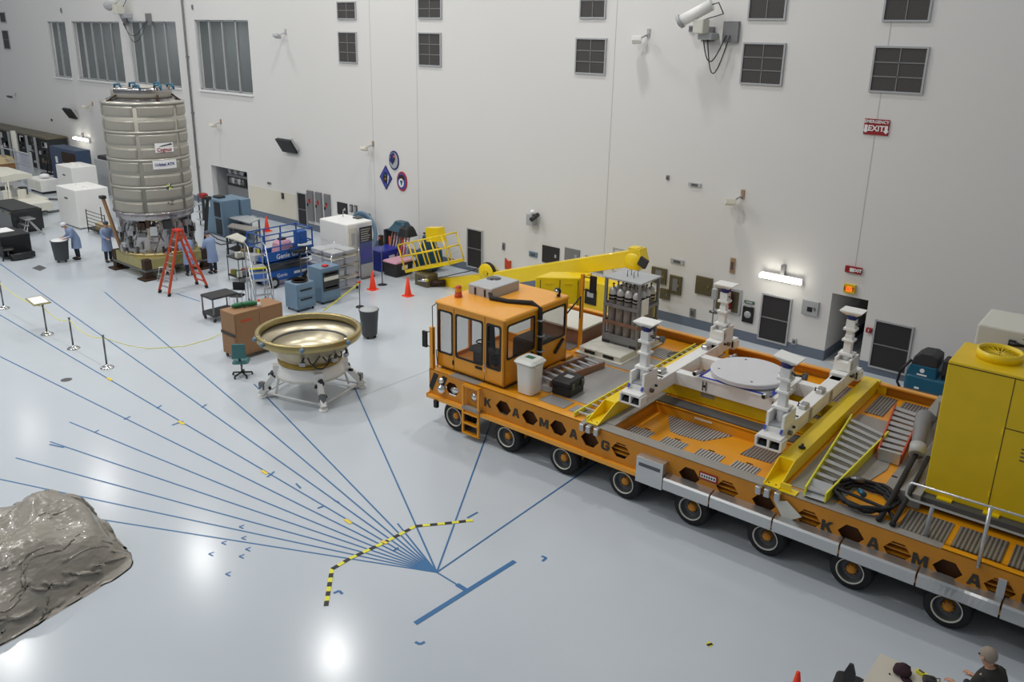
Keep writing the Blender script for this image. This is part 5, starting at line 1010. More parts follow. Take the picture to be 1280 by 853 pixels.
# ================================================================== PEOPLE
def person(label, loc, head, lean=.1, arm=(.35, -.25), coatm='coat', hat='cap', h=1.74, sit=False, gloves=True, knees=.0, hairm=None):
    s = h/1.74; t = T('person', label, 'person', (loc[0], loc[1], loc[2] if len(loc) > 2 else 0), 'l', head)
    hip = Vector((0, 0, .93)); Rm = Matrix.Rotation(lean, 3, 'Y')
    def up(x, y, z): return hip+Rm @ Vector((x, y, z-.93))
    V = []; E_ = []; Rr = []
    def v(p, r, par=None):
        V.append(Vector(p)*s); Rr.append(r*s); 
        if par is not None: E_.append((par, len(V)-1))
        return len(V)-1
    pel = v((0, 0, .95), .12); w1 = v(up(0, 0, 1.1), .115, pel); ch = v(up(0, 0, 1.3), .14, w1); sh = v(up(0, 0, 1.42), .1, ch); nk = v(up(.01, 0, 1.5), .052, sh)
    hb = v(up(.03, 0, 1.57), .075, nk); hm = v(up(.035, 0, 1.645), .092, hb); v(up(.02, 0, 1.72), .07, hm)
    hands = []
    for k, sy in enumerate((1, -1)):
        s0 = v(up(0, sy*.17, 1.41), .062, sh); el = up(.08, sy*.24, 1.15) if not sit else up(.12, sy*.24, 1.16); e = v(el, .043, s0)
        wr = el+Vector((.24, -sy*.06, arm[1]*.25)); wv = v(wr, .028, e); pm = v(wr+Vector((.06, 0, -.01)), .032, wv); hands.append(wr)
        for q, (dy, L_) in enumerate(((-.028, .06), (-.01, .07), (.01, .065), (.028, .05))):
            a = v(wr+Vector((.10, dy, -.012)), .009, pm); b = v(wr+Vector((.10+L_*.6, dy, -.02)), .0085, a); v(wr+Vector((.10+L_*.9, dy, -.04)), .0075, b)
        a = v(wr+Vector((.06, -sy*.045, -.01)), .010, pm); v(wr+Vector((.1, -sy*.06, -.02)), .009, a)
        hj = v((0, sy*.09, .88), .095, pel)
        if sit: kn = v((.44, sy*.12, .5), .062, hj); an = v((.46, sy*.12, .1), .042, kn)
        else: kn = v((.03+knees, sy*.1, .5), .062, hj); an = v((0, sy*.1, .1), .042, kn)
        fx = .46 if sit else 0; ft = v((fx+.07, sy*.11, .05), .042, an); v((fx+.17, sy*.115, .035), .032, ft)
    if sit:
        V = [Vector((p.x, p.y, p.z-.40*s)) if p.z > .8*s else p for p in V]
    me = bpy.data.meshes.new('body'); me.from_pydata(V, E_, []); me.materials.append(MT['skin']); me.materials.append(MT['trouser'])
    o = bpy.data.objects.new('body', me); COL.objects.link(o); o.parent = t.o
    sk = o.modifiers.new('skin', 'SKIN'); sk.use_smooth_shade = True
    for i, r_ in enumerate(Rr): me.skin_vertices[0].data[i].radius = (r_, r_)
    me.skin_vertices[0].data[0].use_root = True
    o.modifiers.new('sub', 'SUBSURF').levels = 1
    dz = Vector((0, 0, -.40*s)) if sit else Vector((0, 0, 0)); U = lambda x, y, z: up(x, y, z)*s+dz
    # coat
    m = M(); rings = []
    lv = [(.50, .20, .23), (.7, .19, .215), (.9, .175, .20), (1.05, .165, .195), (1.22, .175, .225), (1.36, .175, .26), (1.44, .13, .22), (1.485, .085, .11), (1.51, .07, .075)]
    if sit or coatm != 'coat': lv = lv[2:]
    n = 18; vs = []
    for z, a, b in lv:
        for k in range(n):
            an = 2*pi*k/n; wob = 1+.05*sin(3*an+z*4)*(z < .95)
            c = U(0, 0, z) if z > .93 else Vector((.02*(.93-z), 0, z))*s+dz
            off = Vector((a*cos(an)*wob, b*sin(an)*wob, 0))*s; vs.append(c+(Rm @ off if z > .93 else off))
    m.add(vs, [(l*n+k, l*n+(k+1) % n, (l+1)*n+(k+1) % n, (l+1)*n+k) for l in range(len(lv)-1) for k in range(n)], coatm, True)
    for k, sy in enumerate((1, -1)):
        el = up(.08, sy*.24, 1.15) if not sit else up(.12, sy*.24, 1.16); m.tube([U(0, sy*.13, 1.42), U(0, sy*.19, 1.38), el*s+dz, hands[k]*s+dz], [.085*s, .105*s, .085*s, .055*s], coatm, 10)
    g = m.build('coat' if coatm == 'coat' else 'jacket', t.o); g.modifiers.new('sub', 'SUBSURF').levels = 1
    # trousers and shoes
    m = M()
    for sy in (1, -1):
        pts = [(0, sy*.09, .9), (.03+knees, sy*.1, .5), (0, sy*.1, .12)] if not sit else [(0, sy*.09, .52), (.44, sy*.12, .52), (.46, sy*.12, .12)]
        m.tube([Vector(p)*s for p in pts], [.105*s, .078*s, .06*s], 'trouser', 10)
    m.build('trousers', t.o); m = M(); fx = .46 if sit else 0
    for sy in (1, -1): m = M(); m.ball(Vector((fx+.07, sy*.11, .05))*s, (.15*s, .055*s, .055*s), 'shoe', 10); m.build('shoe', t.o)
    # head covering and face
    c = U(.03, 0, 1.66); m = M(); n = 14
    if hairm or hat == 'none': m.ball(U(.005, 0, 1.672), (.108*s, .098*s, .105*s), hairm or 'hair', n); m.build('hair', t.o)
    else:
        m.ball(U(.01, 0, 1.70), (.12*s, .112*s, .085*s), hat, n); m.build('cap' if hat == 'cap' else 'hair_net', t.o)
    m = M()
    for sy in (1, -1): m.ball(U(.118, sy*.034, 1.65), .014*s, 'dark', 6)
    m.build('eyes', t.o); m = M(); m.ball(U(.132, 0, 1.625), (.022*s, .014*s, .022*s), 'skin', 8); m.build('nose', t.o)
    m = M(); m.ball(U(.118, 0, 1.585), (.01*s, .026*s, .008*s), 'pink', 8); m.build('mouth', t.o)
    for sy in (1, -1): m = M(); m.ball(U(.02, sy*.098, 1.64), (.022*s, .012*s, .032*s), 'skin', 8); m.build('ear', t.o)
    return t
person('person in a light blue smock and white cap leaning over a grey wheeled bin', (-36.42, 14.62), -pi/2-.1, .55)
person('person in a light blue smock with dark hair net standing left of the spacecraft module', (-35.1, 15.3), .15, .12, hat='hairnet')
person('person in a light blue smock bending towards the gold base behind the orange step ladder', (-30.75, 16.55), pi-.2, .5, hat='hairnet')
person('person in light blue smock standing upright right of the gold base', (-30.35, 17.35), pi+.1, .3, hat='hairnet')
# ================================================================== LADDERS, BINS, POSTS AROUND THE CAPSULE
t = T('step_ladder', 'tall orange red A frame step ladder in front of the gold base', 'ladder', (-29.05, 15.3, 0)); zt = 2.32
for y0, ax in ((14.53, -1), (16.07, 1)):
    for x0, xt in ((-29.42, -29.2), (-28.72, -28.88)): 
        m = M(); m.beam((x0, y0, .1), (xt, 15.3+ax*.07, zt), .05, .09, 'ladderred'); r_ = t.part('rail', m); m = M(); m.beam((x0, y0, 0), (x0+(xt-x0)*.05, y0+(15.3-y0)*.05, .12), .06, .11, 'black'); t.part('rubber_foot', m, parent=r_)
    for k in range(1, 8):
        f = k/8; m = M(); y = y0+(15.3+ax*.07-y0)*f; a, b = -29.42+.22*f, -28.72-.16*f; m.box(a, b, y-.035, y+.035, zt*f-.012, zt*f+.012, 'ladderred' if ax > 0 else 'alu'); t.part('step', m)
m = M(); m.box(-29.25, -28.83, 15.18, 15.42, zt, zt+.06, 'red'); t.part('top_cap', m)
p = G(208, 351); t = T('step_stool', 'small silver two step stool on the floor before the gold base', 'stool', p)
for sx in (-.25, .25):
    m = M(); m.tube([p+Vector((sx, -.25, 0)), p+Vector((sx, -.1, .5)), p+Vector((sx, .25, .5)), p+Vector((sx, .3, 0))], .018, 'alu', 6); t.part('side_frame', m)
for z, y in ((.28, -.15), (.5, .08)): m = M(); m.box(p.x-.25, p.x+.25, p.y+y-.1, p.y+y+.12, z-.02, z, 'alu'); t.part('tread', m)
def wheelie_bin(p, label, bm_, lid, r_=.29, h=.95, full=True):
    t = T('waste_bin', label, 'bin', p)
    m = M(); m.lathe([(0, .1), (r_*.78, .1), (r_*.8, .12), (r_, h), (r_*1.06, h), (r_*1.06, h+.03), (r_*.95, h+.03)], p, bm_, 24); t.part('body', m)
    m = M(); m.lathe([(0, h+.06), (r_*.9, h+.05), (r_*1.02, h)], p, lid, 24); t.part('lid', m)
    for a in (.4, 2, 3.6, 5.2): m = M(); m.cyl((p.x+r_*.6*cos(a), p.y+r_*.6*sin(a)-.02, .05), (p.x+r_*.6*cos(a), p.y+r_*.6*sin(a)+.02, .05), .05, 'black', n=10); m.cbox((p.x+r_*.6*cos(a), p.y+r_*.6*sin(a), .1), (.05, .05, .04), 'steeld'); t.part('caster', m)
wheelie_bin(Vector((-36.5, 13.98, 0)), 'dark grey wheeled bin with white liner next to a leaning person', 'bin', 'paper', .34, .9)
wheelie_bin(Vector((-20.0, 16.72, 0)), 'round grey bin with pale lid standing alone behind the metal bowl', 'bin', 'greyl', .31, .93)
names = ['leftmost metal barrier post, cut by the picture edge', 'metal barrier post carrying the small sign board', 'metal barrier post right of the sign board', 'metal barrier post nearest to the metal bowl']
tops = []
for k, (x, y) in enumerate([(5, 386), (59, 418), (92, 436), (134, 460)]):
    p = G(x, y); t = T('barrier_post', names[k], 'post', p, group='barrier posts')
    m = M(); m.lathe([(0, .0), (.19, 0), (.19, .02), (.12, .06), (.04, .09), (.03, .12), (0, .12)], p, 'chrome', 24); t.part('base', m)
    m = M(); m.cyl(p+Vector((0, 0, .1)), p+Vector((0, 0, .98)), .026, 'steeld', n=10); m.cyl(p+Vector((0, 0, .98)), p+Vector((0, 0, 1.02)), .036, 'steeld', n=10); t.part('pole', m); tops.append(p+Vector((0, 0, .93)))
q = [G(x, y, 1.1) for x, y in ((31, 373), (42, 382), (64, 378), (52, 369))]; c = sum(q, Vector())/4
t = T('sign_board', 'flat white sign with a gold edge held on the barrier post', 'sign', (c.x, c.y, 1.05)); m = M(); m.add([v for v in q]+[v-Vector((0, 0, .03)) for v in q], [(0, 1, 2, 3), (7, 6, 5, 4), (0, 4, 5, 1), (1, 5, 6, 2), (2, 6, 7, 3), (3, 7, 4, 0)], 'goldplate'); t.part('frame', m)
m = M(); m.add([c+(v-c)*.84+Vector((0, 0, .004)) for v in q], [(0, 1, 2, 3)], 'paper'); t.part('sheet', m)
def sag(a, b, d, n=12): return [a.lerp(b, i/n)-Vector((0, 0, d*sin(pi*i/n))) for i in range(n+1)]
m = M(); m.tube(sag(tops[0], tops[1], .15)+sag(tops[1], tops[2], .18)[1:]+sag(tops[2], tops[3], .18)[1:], .011, 'lemon', 6); P = [tops[3]]+[G(x, y, z) for x, y, z in ((160, 432, .3), (185, 436, .02), (230, 433, .02), (262, 424, .02), (283, 413, .1))]; m.tube(P, .010, 'lemon', 6)
one('barrier_chain', m, 'thin yellow chain strung along the barrier posts and down to the floor', 'chain', tops[0])
def cone(p, label, s=1.):
    t = T('traffic_cone', label, 'cone', p, group='orange traffic cones')
    m = M(); m.rbox((p.x, p.y, .018), (.36*s, .36*s, .035), 'cone', .03); t.part('foot', m); m = M(); m.lathe([(.135*s, .03), (.03*s, .74*s), (0, .75*s)], p, 'cone', 20); t.part('body', m)
cone(G(510, 370), 'orange traffic cone nearest the yellow boom lift'); cone(G(466, 362), 'orange traffic cone beside the tall white cabinet'); cone(G(334, 289), 'orange traffic cone behind the blue scissor lift')
# ================================================================== CABINETS AND CARTS IN THE MIDDLE
def casters(t, x0, x1, y0, y1, r_=.06):
    for x in (x0+.08, x1-.08):
        for y in (y0+.08, y1-.08): m = M(); m.cyl((x, y-.02, r_), (x, y+.02, r_), r_, 'black', n=12); m.cbox((x, y, r_*2), (.05, .05, .06), 'steeld'); t.part('caster', m)
# brown rolling cabinet
t = T('rolling_cabinet', 'brown steel rolling cabinet behind the metal bowl', 'cabinet', (-21.55, 13.5, 0)); X0, X1, Y0, Y1 = -21.95, -21.2, 12.62, 14.3
m = M(); m.box(X0, X1, Y0, Y1, .14, 1.5, 'brown'); t.part('body', m, bev=.015)
m = M(); m.box(X1, X1+.012, Y0+.04, (Y0+Y1)/2-.01, .2, 1.4, 'brown'); m.box(X0+.05, X1-.05, Y0-.012, Y0, .2, .75, 'brown'); t.part('door', m, bev=.004)
m = M(); m.box(X1, X1+.012, (Y0+Y1)/2+.01, Y1-.04, .2, 1.4, 'brown'); t.part('door', m, bev=.004)
m = M(); m.box(X1+.012, X1+.02, Y0+.2, Y0+.55, 1.2, 1.27, 'ladderred'); t.part('sticker', m, 'pale red sticker'); m = M(); m.box(X0-.01, X1+.01, Y0-.02, Y0-.01, .78, .86, 'dark'); t.part('handle', m); casters(t, X0, X1, Y0, Y1)
t = T('green_bag', 'dark green rolled bag lying on the brown cabinet', 'bag', (-21.6, 13.1, 1.5)); m = M()
m.tube([(-21.75, 12.9, 1.57), (-21.7, 13.0, 1.58), (-21.62, 13.25, 1.59), (-21.5, 13.45, 1.6), (-21.42, 13.6, 1.58)], [.04, .08, .07, .085, .04], 'green', 10); t.part('roll', m); m = M(); m.tube([(-21.68, 13.15, 1.5), (-21.6, 13.15, 1.67), (-21.5, 13.2, 1.5)], .015, 'dark', 6); t.part('strap', m)
t = T('spray_bottle', 'small white and orange bottle standing on the brown cabinet', 'bottle', (-21.3, 13.55, 1.5)); m = M(); m.lathe([(0, 0), (.05, 0), (.05, .13), (.02, .17)], (-21.3, 13.55, 1.5), 'paper', 12); t.part('body', m); m = M(); m.lathe([(.022, .17), (.03, .19), (.025, .25), (0, .25)], (-21.3, 13.55, 1.5), 'ladderred', 10); t.part('cap', m)
def swivel(p, rz, label, up_, z=.48, big=False):
    t = T('swivel_chair', label, 'chair', p, 'l', rz)
    m = M(); m.rbox((0, 0, z), (.46, .46, .08), up_, .1); t.part('seat', m); m = M(); m.rbox((-.22, 0, z+.36), (.07, .4, .42), up_, .03, taper=.9); t.part('backrest', m)
    m = M(); m.beam((-.1, 0, z-.05), (-.24, 0, z+.2), .06, .03, 'dark'); t.part('back_support', m); m = M(); m.cyl((0, 0, .1), (0, 0, z-.03), .03, 'steeld', n=10); t.part('gas_lift', m)
    for k in range(5): a = 2*pi*k/5; m = M(); m.beam((0, 0, .12), (.28*cos(a), .28*sin(a), .08), .04, .035, 'dark'); m.cyl((.28*cos(a), .28*sin(a)-.02, .035), (.28*cos(a), .28*sin(a)+.02, .035), .035, 'black', n=10); t.part('leg', m)
    return t
swivel(G(303, 470), 2.4, 'teal swivel chair in front of the brown cabinet', 'chairgreen')
# utility cart
p = G(270, 400); t = T('utility_cart', 'black two shelf utility cart left of the brown cabinet', 'cart', (p.x, p.y, 0)); X0, X1, Y0, Y1 = p.x-.45, p.x+.3, p.y-.25, p.y+.75
for z in (.25, .85): m = M(); m.rbox(((X0+X1)/2, (Y0+Y1)/2, z), (X1-X0, Y1-Y0, .07), 'dark', .04); t.part('shelf', m)
for x in (X0+.04, X1-.04):
    for y in (Y0+.04, Y1-.04): m = M(); m.box(x-.02, x+.02, y-.02, y+.02, .12, .88, 'steeld'); t.part('post', m)
casters(t, X0, X1, Y0, Y1, .07)
# black visitor chair
p = G(298, 384); t = T('stacking_chair', 'black stacking chair with silver legs behind the brown cabinet', 'chair', p, 'l', -.9)
m = M(); m.rbox((0, 0, .45), (.46, .46, .05), 'black', .08); t.part('seat', m); m = M(); m.rbox((-.22, 0, .72), (.05, .44, .3), 'black', .02); t.part('backrest', m)
for sy in (-.23, .23): m = M(); m.tube([(.2, sy, 0), (.2, sy, .62), (-.1, sy, .62), (-.2, sy, .6), (-.26, sy, 0)], .013, 'chrome', 6); t.part('leg', m)
# blue steel cabinets
def steel_cab(x0, x1, y0, y1, h, label, top=None):
    t = T('steel_cabinet', label, 'cabinet', ((x0+x1)/2, (y0+y1)/2, 0), group='blue grey steel cabinets')
    m = M(); m.box(x0, x1, y0, y1, .1, h, 'bluesteel'); t.part('body', m, bev=.015)
    for k in range(2): z = .2+(h-.35)*k/2; m = M(); m.box(x1, x1+.015, y0+.05, y1-.05, z, z+(h-.4)/2, 'bluesteel'); d = t.part('drawer', m, bev=.004); m = M(); m.box(x1+.015, x1+.03, y0+.15, y1-.15, z+(h-.4)/2-.09, z+(h-.4)/2-.03, 'black'); t.part('handle', m, parent=d)
    casters(t, x0, x1, y0, y1, .05); return t
t = steel_cab(-24.4, -23.7, 16.6, 17.38, 1.03, 'low blue grey steel cabinet with open top tray behind the metal bowl')
m = M(); m.lathe([(0, .0), (.26, 0), (.3, .05), (.26, .06)], (-24.05, 17.0, 1.03), 'darkbrown', 20); t.part('tray', m)
t = steel_cab(-24.55, -23.8, 17.75, 18.6, 1.36, 'taller blue grey steel cabinet with dark instrument front left of the shelf')
m = M(); m.box(-23.785, -23.77, 17.82, 18.52, .5, 1.2, 'dark'); m.box(-23.77, -23.76, 17.85, 18.5, .88, 1.02, 'offwhite'); t.part('instrument_panel', m)
m = M(); m.rbox((-24.0, 18.1, 1.4), (.2, .2, .06), 'red', .03); t.part('top_button', m, 'red button')
# wire shelving with boxes
X0, X1, Y0, Y1 = -25.95, -24.45, 18.75, 20.05
t = T('wire_shelving', 'silver wire shelving trolley full of clear plastic boxes before the white cabinet', 'shelving', ((X0+X1)/2, (Y0+Y1)/2, 0))
for x in (X0, X1):
    for y in (Y0, Y1): m = M(); m.cyl((x, y, .05), (x, y, 1.65), .016, 'chrome', n=8); t.part('post', m)
for z in (.2, .62, 1.04, 1.42):
    m = M(); m.box(X0, X1, Y0-.01, Y0+.01, z, z+.03, 'steel'); m.box(X0, X1, Y1-.01, Y1+.01, z, z+.03, 'steel'); m.box(X0-.01, X0+.01, Y0, Y1, z, z+.03, 'steel'); m.box(X1-.01, X1+.01, Y0, Y1, z, z+.03, 'steel')
    for k in range(12): y = Y0+(Y1-Y0)*(k+.5)/12; m.box(X0, X1, y-.006, y+.006, z+.01, z+.02, 'steel')
    t.part('shelf', m)
casters(t, X0, X1, Y0, Y1)
k_ = 0; lbl = ['lowest shelf', 'second shelf from below', 'third shelf from below', 'top shelf']
for li, z in enumerate((.235, .655, 1.075, 1.455)):
    for (fx, fy, sz, mt_) in (((.27, .3, (.62, .5, .26), 'plastic'), (.27, .74, (.6, .5, .22), 'plastic'), (.74, .3, (.6, .5, .24), 'plastic' if li != 1 else 'greyl'), (.74, .75, (.6, .45, .26), 'greyl' if li == 3 else 'plastic'))):
        x, y = X0+(X1-X0)*fx, Y0+(Y1-Y0)*fy; nm = ['left front', 'left rear', 'right front', 'right rear'][k_ % 4]; hh = sz[2]*(.5 if li == 3 else 1)
        t = T('storage_box', '%s plastic storage box, %s of the wire shelving, %s corner' % ('grey' if mt_ == 'greyl' else 'clear', lbl[li], nm), 'box', (x, y, z), group='boxes on the wire shelving'); k_ += 1
        m = M(); m.rbox((x, y, z+hh/2), (sz[0], sz[1], hh), mt_, .04, taper=1.06); t.part('tub', m); m = M(); m.rbox((x, y, z+hh+.012), (sz[0]*1.08, sz[1]*1.08, .025), 'greyl' if li % 2 else 'offwhite', .04); t.part('lid', m)
# bowl-like black dish on shelf top left
p = G(390, 312, 1.3); m = M(); m.lathe([(0, 0), (.3, .02), (.42, .12), (.4, .14), (.28, .05), (0, .04)], (-26.6, 18.9, 1.3), 'black', 24); m.cyl((-26.6, 18.9, 0), (-26.6, 18.9, 1.3), .03, 'steeld', n=8); m.cyl((-26.6, 18.9, 0), (-26.6, 18.9, .04), .25, 'steeld', n=16)
one('stand_tray', m, 'black round tray on a thin stand between scissor lift and white cabinet', 'tray', (-26.6, 18.9, 0))
# tall white cabinet and banner
X0, X1, Y0, Y1, h = -27.35, -25.6, 20.45, 21.75, 2.28
t = T('white_cabinet', 'tall white cabinet with a blue poster beside it, behind the wire shelving', 'cabinet', ((X0+X1)/2, (Y0+Y1)/2, 0))
m = M(); m.box(X0, X1, Y0, Y1, .06, h, 'white'); t.part('body', m, bev=.05); m = M(); m.box(X0+.05, X1-.05, Y0+.05, Y1-.05, 0, .06, 'greyd'); t.part('plinth', m)
m = M(); m.box(X1, X1+.012, Y0+.08, Y0+.5, .2, 2.1, 'offwhite'); d = t.part('door', m); m = M(); m.box(X1+.012, X1+.02, Y0+.2, Y0+.35, 1.4, 1.9, 'greyl'); m.box(X1+.012, X1+.04, Y0+.08, Y0+.12, .9, 1.1, 'wood'); t.part('control_strip', m, parent=d)
for z in (.55, .85, 1.1): m = M(); m.box(X1+.012, X1+.05, Y0+.12, Y0+.2, z, z+.07, 'wood'); t.part('latch', m)
m = M(); m.tube([(-26.9, 21.3, h), (-26.85, 21.3, h+.3), (-26.6, 21.2, h+.35)], .02, 'greyl', 6); m.box(-26.4, -26.1, 21.4, 21.7, h, h+.06, 'greyd'); t.part('cable_inlet', m)
t = T('roll_up_banner', 'dark and blue printed poster banner leaning on the side of the white cabinet', 'banner', (-25.35, 21.2, 0)); x = -25.42
m = M(); m.box(x-.01, x+.01, 20.92, 21.55, .05, 2.12, 'banner'); pb = t.part('sheet', m); m = M(); m.box(x+.01, x+.014, 20.92, 21.55, 1.5, 2.12, 'dark')
for k in range(6): m.box(x+.014, x+.017, 20.97, 21.45-.05*(k % 3), 2.0-.09*k, 2.03-.09*k, 'greyl')
t.part('printed_header', m, parent=pb); m = M(); m.box(x+.01, x+.014, 20.92, 21.55, .05, .6, 'greyl'); m.prism([(20.95, .7), (21.5, .9), (21.4, 1.35), (21.0, 1.2)], x+.01, x+.014, 'violet', 'yz'); t.part('printed_picture', m, parent=pb)
m = M(); m.box(x-.1, x+.1, 20.9, 21.57, 0, .05, 'steeld'); t.part('foot', m)
p = G(450, 384); t = T('tape_post', 'thin metal post with yellow tape between wire shelving and round bin', 'post', p); m = M(); m.cyl(p, p+Vector((0, 0, 1.0)), .018, 'steeld', n=8); m.box(p.x-.04, p.x+.04, p.y-.04, p.y+.04, .92, .98, 'cone'); t.part('pole', m); m = M(); m.lathe([(0, 0), (.16, 0), (.14, .03), (.03, .05)], p, 'black', 18); t.part('base', m)
q = G(404, 389, .95); m = M(); m.beam(p+Vector((0, 0, .9)), q, .006, .05, 'lemon'); t.part('barrier_tape', m)
# tubs, signal lamp
def tub(x0, x1, y0, y1, h, mt_, lid, label):
    t = T('equipment_tub', label, 'tub', ((x0+x1)/2, (y0+y1)/2, 0)); c = ((x0+x1)/2, (y0+y1)/2)
    m = M(); m.rbox((c[0], c[1], h/2+.03), (x1-x0, y1-y0, h), mt_, .06, taper=1.04); t.part('tub', m); m = M(); m.rbox((c[0], c[1], h+.05), ((x1-x0)*1.08, (y1-y0)*1.06, .07), lid, .06); t.part('lid', m)
    m = M(); m.box(x1+.0, x1+.03, c[1]-.15, c[1]+.15, h*.5, h*.8, 'paper'); t.part('label_sheet', m)
tub(-26.4, -25.6, 22.15, 23.3, .8, 'bluetub', 'bluetub', 'blue lidded tub behind the banner, larger of two tubs')
tub(-25.3, -24.55, 22.0, 22.95, .55, 'dark', 'pink', 'dark tub with pinkish lid in front of the blue tub')
p = G(478, 356); t = T('signal_lamp', 'thin post with black and red signal lamp head beside the blue tub', 'lamp', p); m = M(); m.cyl(p, p+Vector((0, 0, 1.9)), .022, 'steeld', n=8); t.part('pole', m); m = M(); m.box(p.x-.07, p.x+.07, p.y-.07, p.y+.07, 1.6, 2.0, 'black'); t.part('lamp_head', m); m = M(); m.lathe([(0, 0), (.2, 0), (.03, .06)], p, 'dark', 16); t.part('base', m); m = M(); m.cyl((p.x, p.y-.09, 1.9), (p.x, p.y-.07, 1.9), .05, 'ladderred', n=12); t.part('lens', m)
# covered ladder pile
t = T('ladder_stack', 'leaning stack of ladders under a black cover near the wall', 'ladder', (-25.6, 23.4, 0))
for k in range(6):
    x = -25.95+.17*k; m = M(); mt_ = ['wood', 'pink', 'greyl', 'wood', 'cone', 'pink'][k]
    for dy in (0, .42): m.beam((x, 22.75+dy*.5, 0), (x-.42, 23.6+dy*.5, 1.75), .035, .07, mt_)
    for q_ in range(5): f = (q_+.5)/5; m.beam((x-.42*f, 22.75+.85*f, 1.75*f), (x-.42*f, 22.96+.85*f, 1.75*f), .02, .03, mt_)
    t.part('ladder', m)
m = M(); m.rbox((-25.95, 23.65, 1.68), (1.15, .8, .38), 'teal', .2, taper=.6); m.rbox((-25.5, 23.55, 1.55), (.7, .7, .4), 'black', .15, taper=.7); t.part('cover', m)
m = M(); m.box(-26.6, -26.5, 23.2, 24.2, 0, 1.5, 'dark'); m.box(-26.5, -25.3, 24.1, 24.2, 0, .1, 'dark'); t.part('rack_frame', m)
p = G(488, 331); m = M(); m.cyl(p, p+Vector((0, 0, 1.25)), .05, 'ladderred', n=8); m.box(p.x-.2, p.x+.2, p.y-.1, p.y+.1, 0, .05, 'ladderred'); m.box(p.x-.1, p.x+.05, p.y-.05, p.y+.05, .55, .8, 'ladderred'); one('orange_post', m, 'upright orange red post near the wall behind the blue tub', 'post', p)
p = Vector((-24.4, 23.75, 0)); t = T('floor_scrubber', 'dark teal floor scrubber standing behind the basket of the boom lift', 'floor scrubber', p)
m = M(); m.rbox((p.x, p.y, .55), (.8, 1.0, .8), 'teal', .12, taper=.9); t.part('body', m); m = M(); m.rbox((p.x, p.y, 1.25), (.55, .5, .55), 'teal', .08, taper=.8); m.beam((p.x-.3, p.y, 1.55), (p.x+.35, p.y-.1, 1.68), .08, .08, 'dark'); t.part('steering_column', m)
for dx in (-.3, .3): m = M(); m.cyl((p.x+dx-.04, p.y, .16), (p.x+dx+.04, p.y, .16), .16, 'black', n=16); t.part('wheel', m)
m = M(); m.rbox((p.x, p.y-.5, .12), (.7, .2, .12), 'black', .05); t.part('brush_deck', m)
# blue scissor lift
X0, X1, Y0, Y1 = -27.95, -26.85, 17.45, 19.75
t = T('scissor_lift', 'blue scissor lift with guard rails and white lettering on its side panel', 'scissor lift', ((X0+X1)/2, (Y0+Y1)/2, 0))
m = M(); m.box(X0, X1, Y0, Y1, .25, .62, 'bluelift'); t.part('chassis', m, bev=.02)
m = M(); m.text('Genie', .2, 'paper', (X1+.004, Y0+.75, .45), (0, 1, 0), (0, 0, 1), .002); m.box(X1, X1+.003, Y0+1.3, Y0+1.9, .4, .5, 'paper'); t.part('lettering', m)
for x in (X0+.1, X1-.05):
    for y in (Y0+.35, Y1-.35): m = M(); m.cyl((x-.12, y, .22), (x+.1, y, .22), .22, 'blackrub', n=18); m.cyl((x+.1, y, .22), (x+.11, y, .22), .12, 'greyl', n=12); t.part('wheel', m)
m = M()
for y in (X0,):
    for k in range(2):
        for x in (X0+.2, X1-.2): m.beam((x, Y0+.15, .66+.16*k), (x, Y1-.15, .78+.16*k), .06, .06, 'steeld'); m.beam((x+.05, Y1-.15, .66+.16*k), (x+.05, Y0+.15, .78+.16*k), .06, .06, 'steeld')
t.part('scissor_arms', m)
m = M(); m.box(X0, X1, Y0, Y1, 1.0, 1.06, 'grey'); m.box(X1-.03, X1, Y0, Y1, .98, 1.42, 'bluelift'); m.box(X0, X0+.03, Y0, Y1, .98, 1.3, 'bluelift'); m.box(X0, X1, Y0, Y0+.03, .98, 1.25, 'bluelift'); pl = t.part('platform', m)
m = M(); m.text('Genie', .26, 'paper', (X1+.004, Y0+.85, 1.2), (0, 1, 0), (0, 0, 1), .002, bold=.004); m.text('GS-2132', .24, 'paper', (X1+.004, Y0+1.65, 1.2), (0, 1, 0), (0, 0, 1), .002, bold=.004); t.part('side_lettering', m, 'white lettering', parent=pl)
for x in (X0+.03, X1-.03):
    for k in range(4): y = Y0+.03+(Y1-Y0-.06)*k/3; m = M(); m.box(x-.022, x+.022, y-.022, y+.022, 1.06, 2.1, 'bluelift'); t.part('rail_post', m)
    for z in (1.6, 2.1): m = M(); m.box(x-.02, x+.02, Y0, Y1, z-.02, z+.02, 'bluelift'); t.part('guard_rail', m)
for y in (Y0+.03, Y1-.03):
    for z in (1.6, 2.1): m = M(); m.box(X0, X1, y-.02, y+.02, z-.02, z+.02, 'bluelift'); t.part('guard_rail', m)
m = M(); m.rbox((X1-.3, Y1-.4, 1.75), (.4, .4, .5), 'bluelift', .05); t.part('control_box', m)
t = T('pink_bundle', 'pale pink wrapped bundle lying on the blue scissor lift platform', 'bundle', (-27.6, 18.8, 1.06)); m = M(); m.rbox((-27.6, 18.8, 1.35), (.6, .8, .56), 'pink', .15, taper=.8); t.part('wrapping', m); m = M(); m.rbox((-27.6, 18.8, 1.68), (.2, .3, .08), 'dark', .04); t.part('clip', m)
t = T('lift_tool_crate', 'grey crate of tools and lamps on the scissor lift platform', 'crate', (-27.6, 17.6, 1.06)); m = M(); m.rbox((-27.6, 17.6, 1.2), (.7, .6, .26), 'greyl', .04); t.part('crate', m)
for k in range(5): m = M(); m.cbox((-27.85+.12*k, 17.5+.05*k, 1.42), (.07, .25, .2), ['brass', 'dark', 'greyl', 'lemon', 'dark'][k], rz=.3*k); t.part('tool', m)
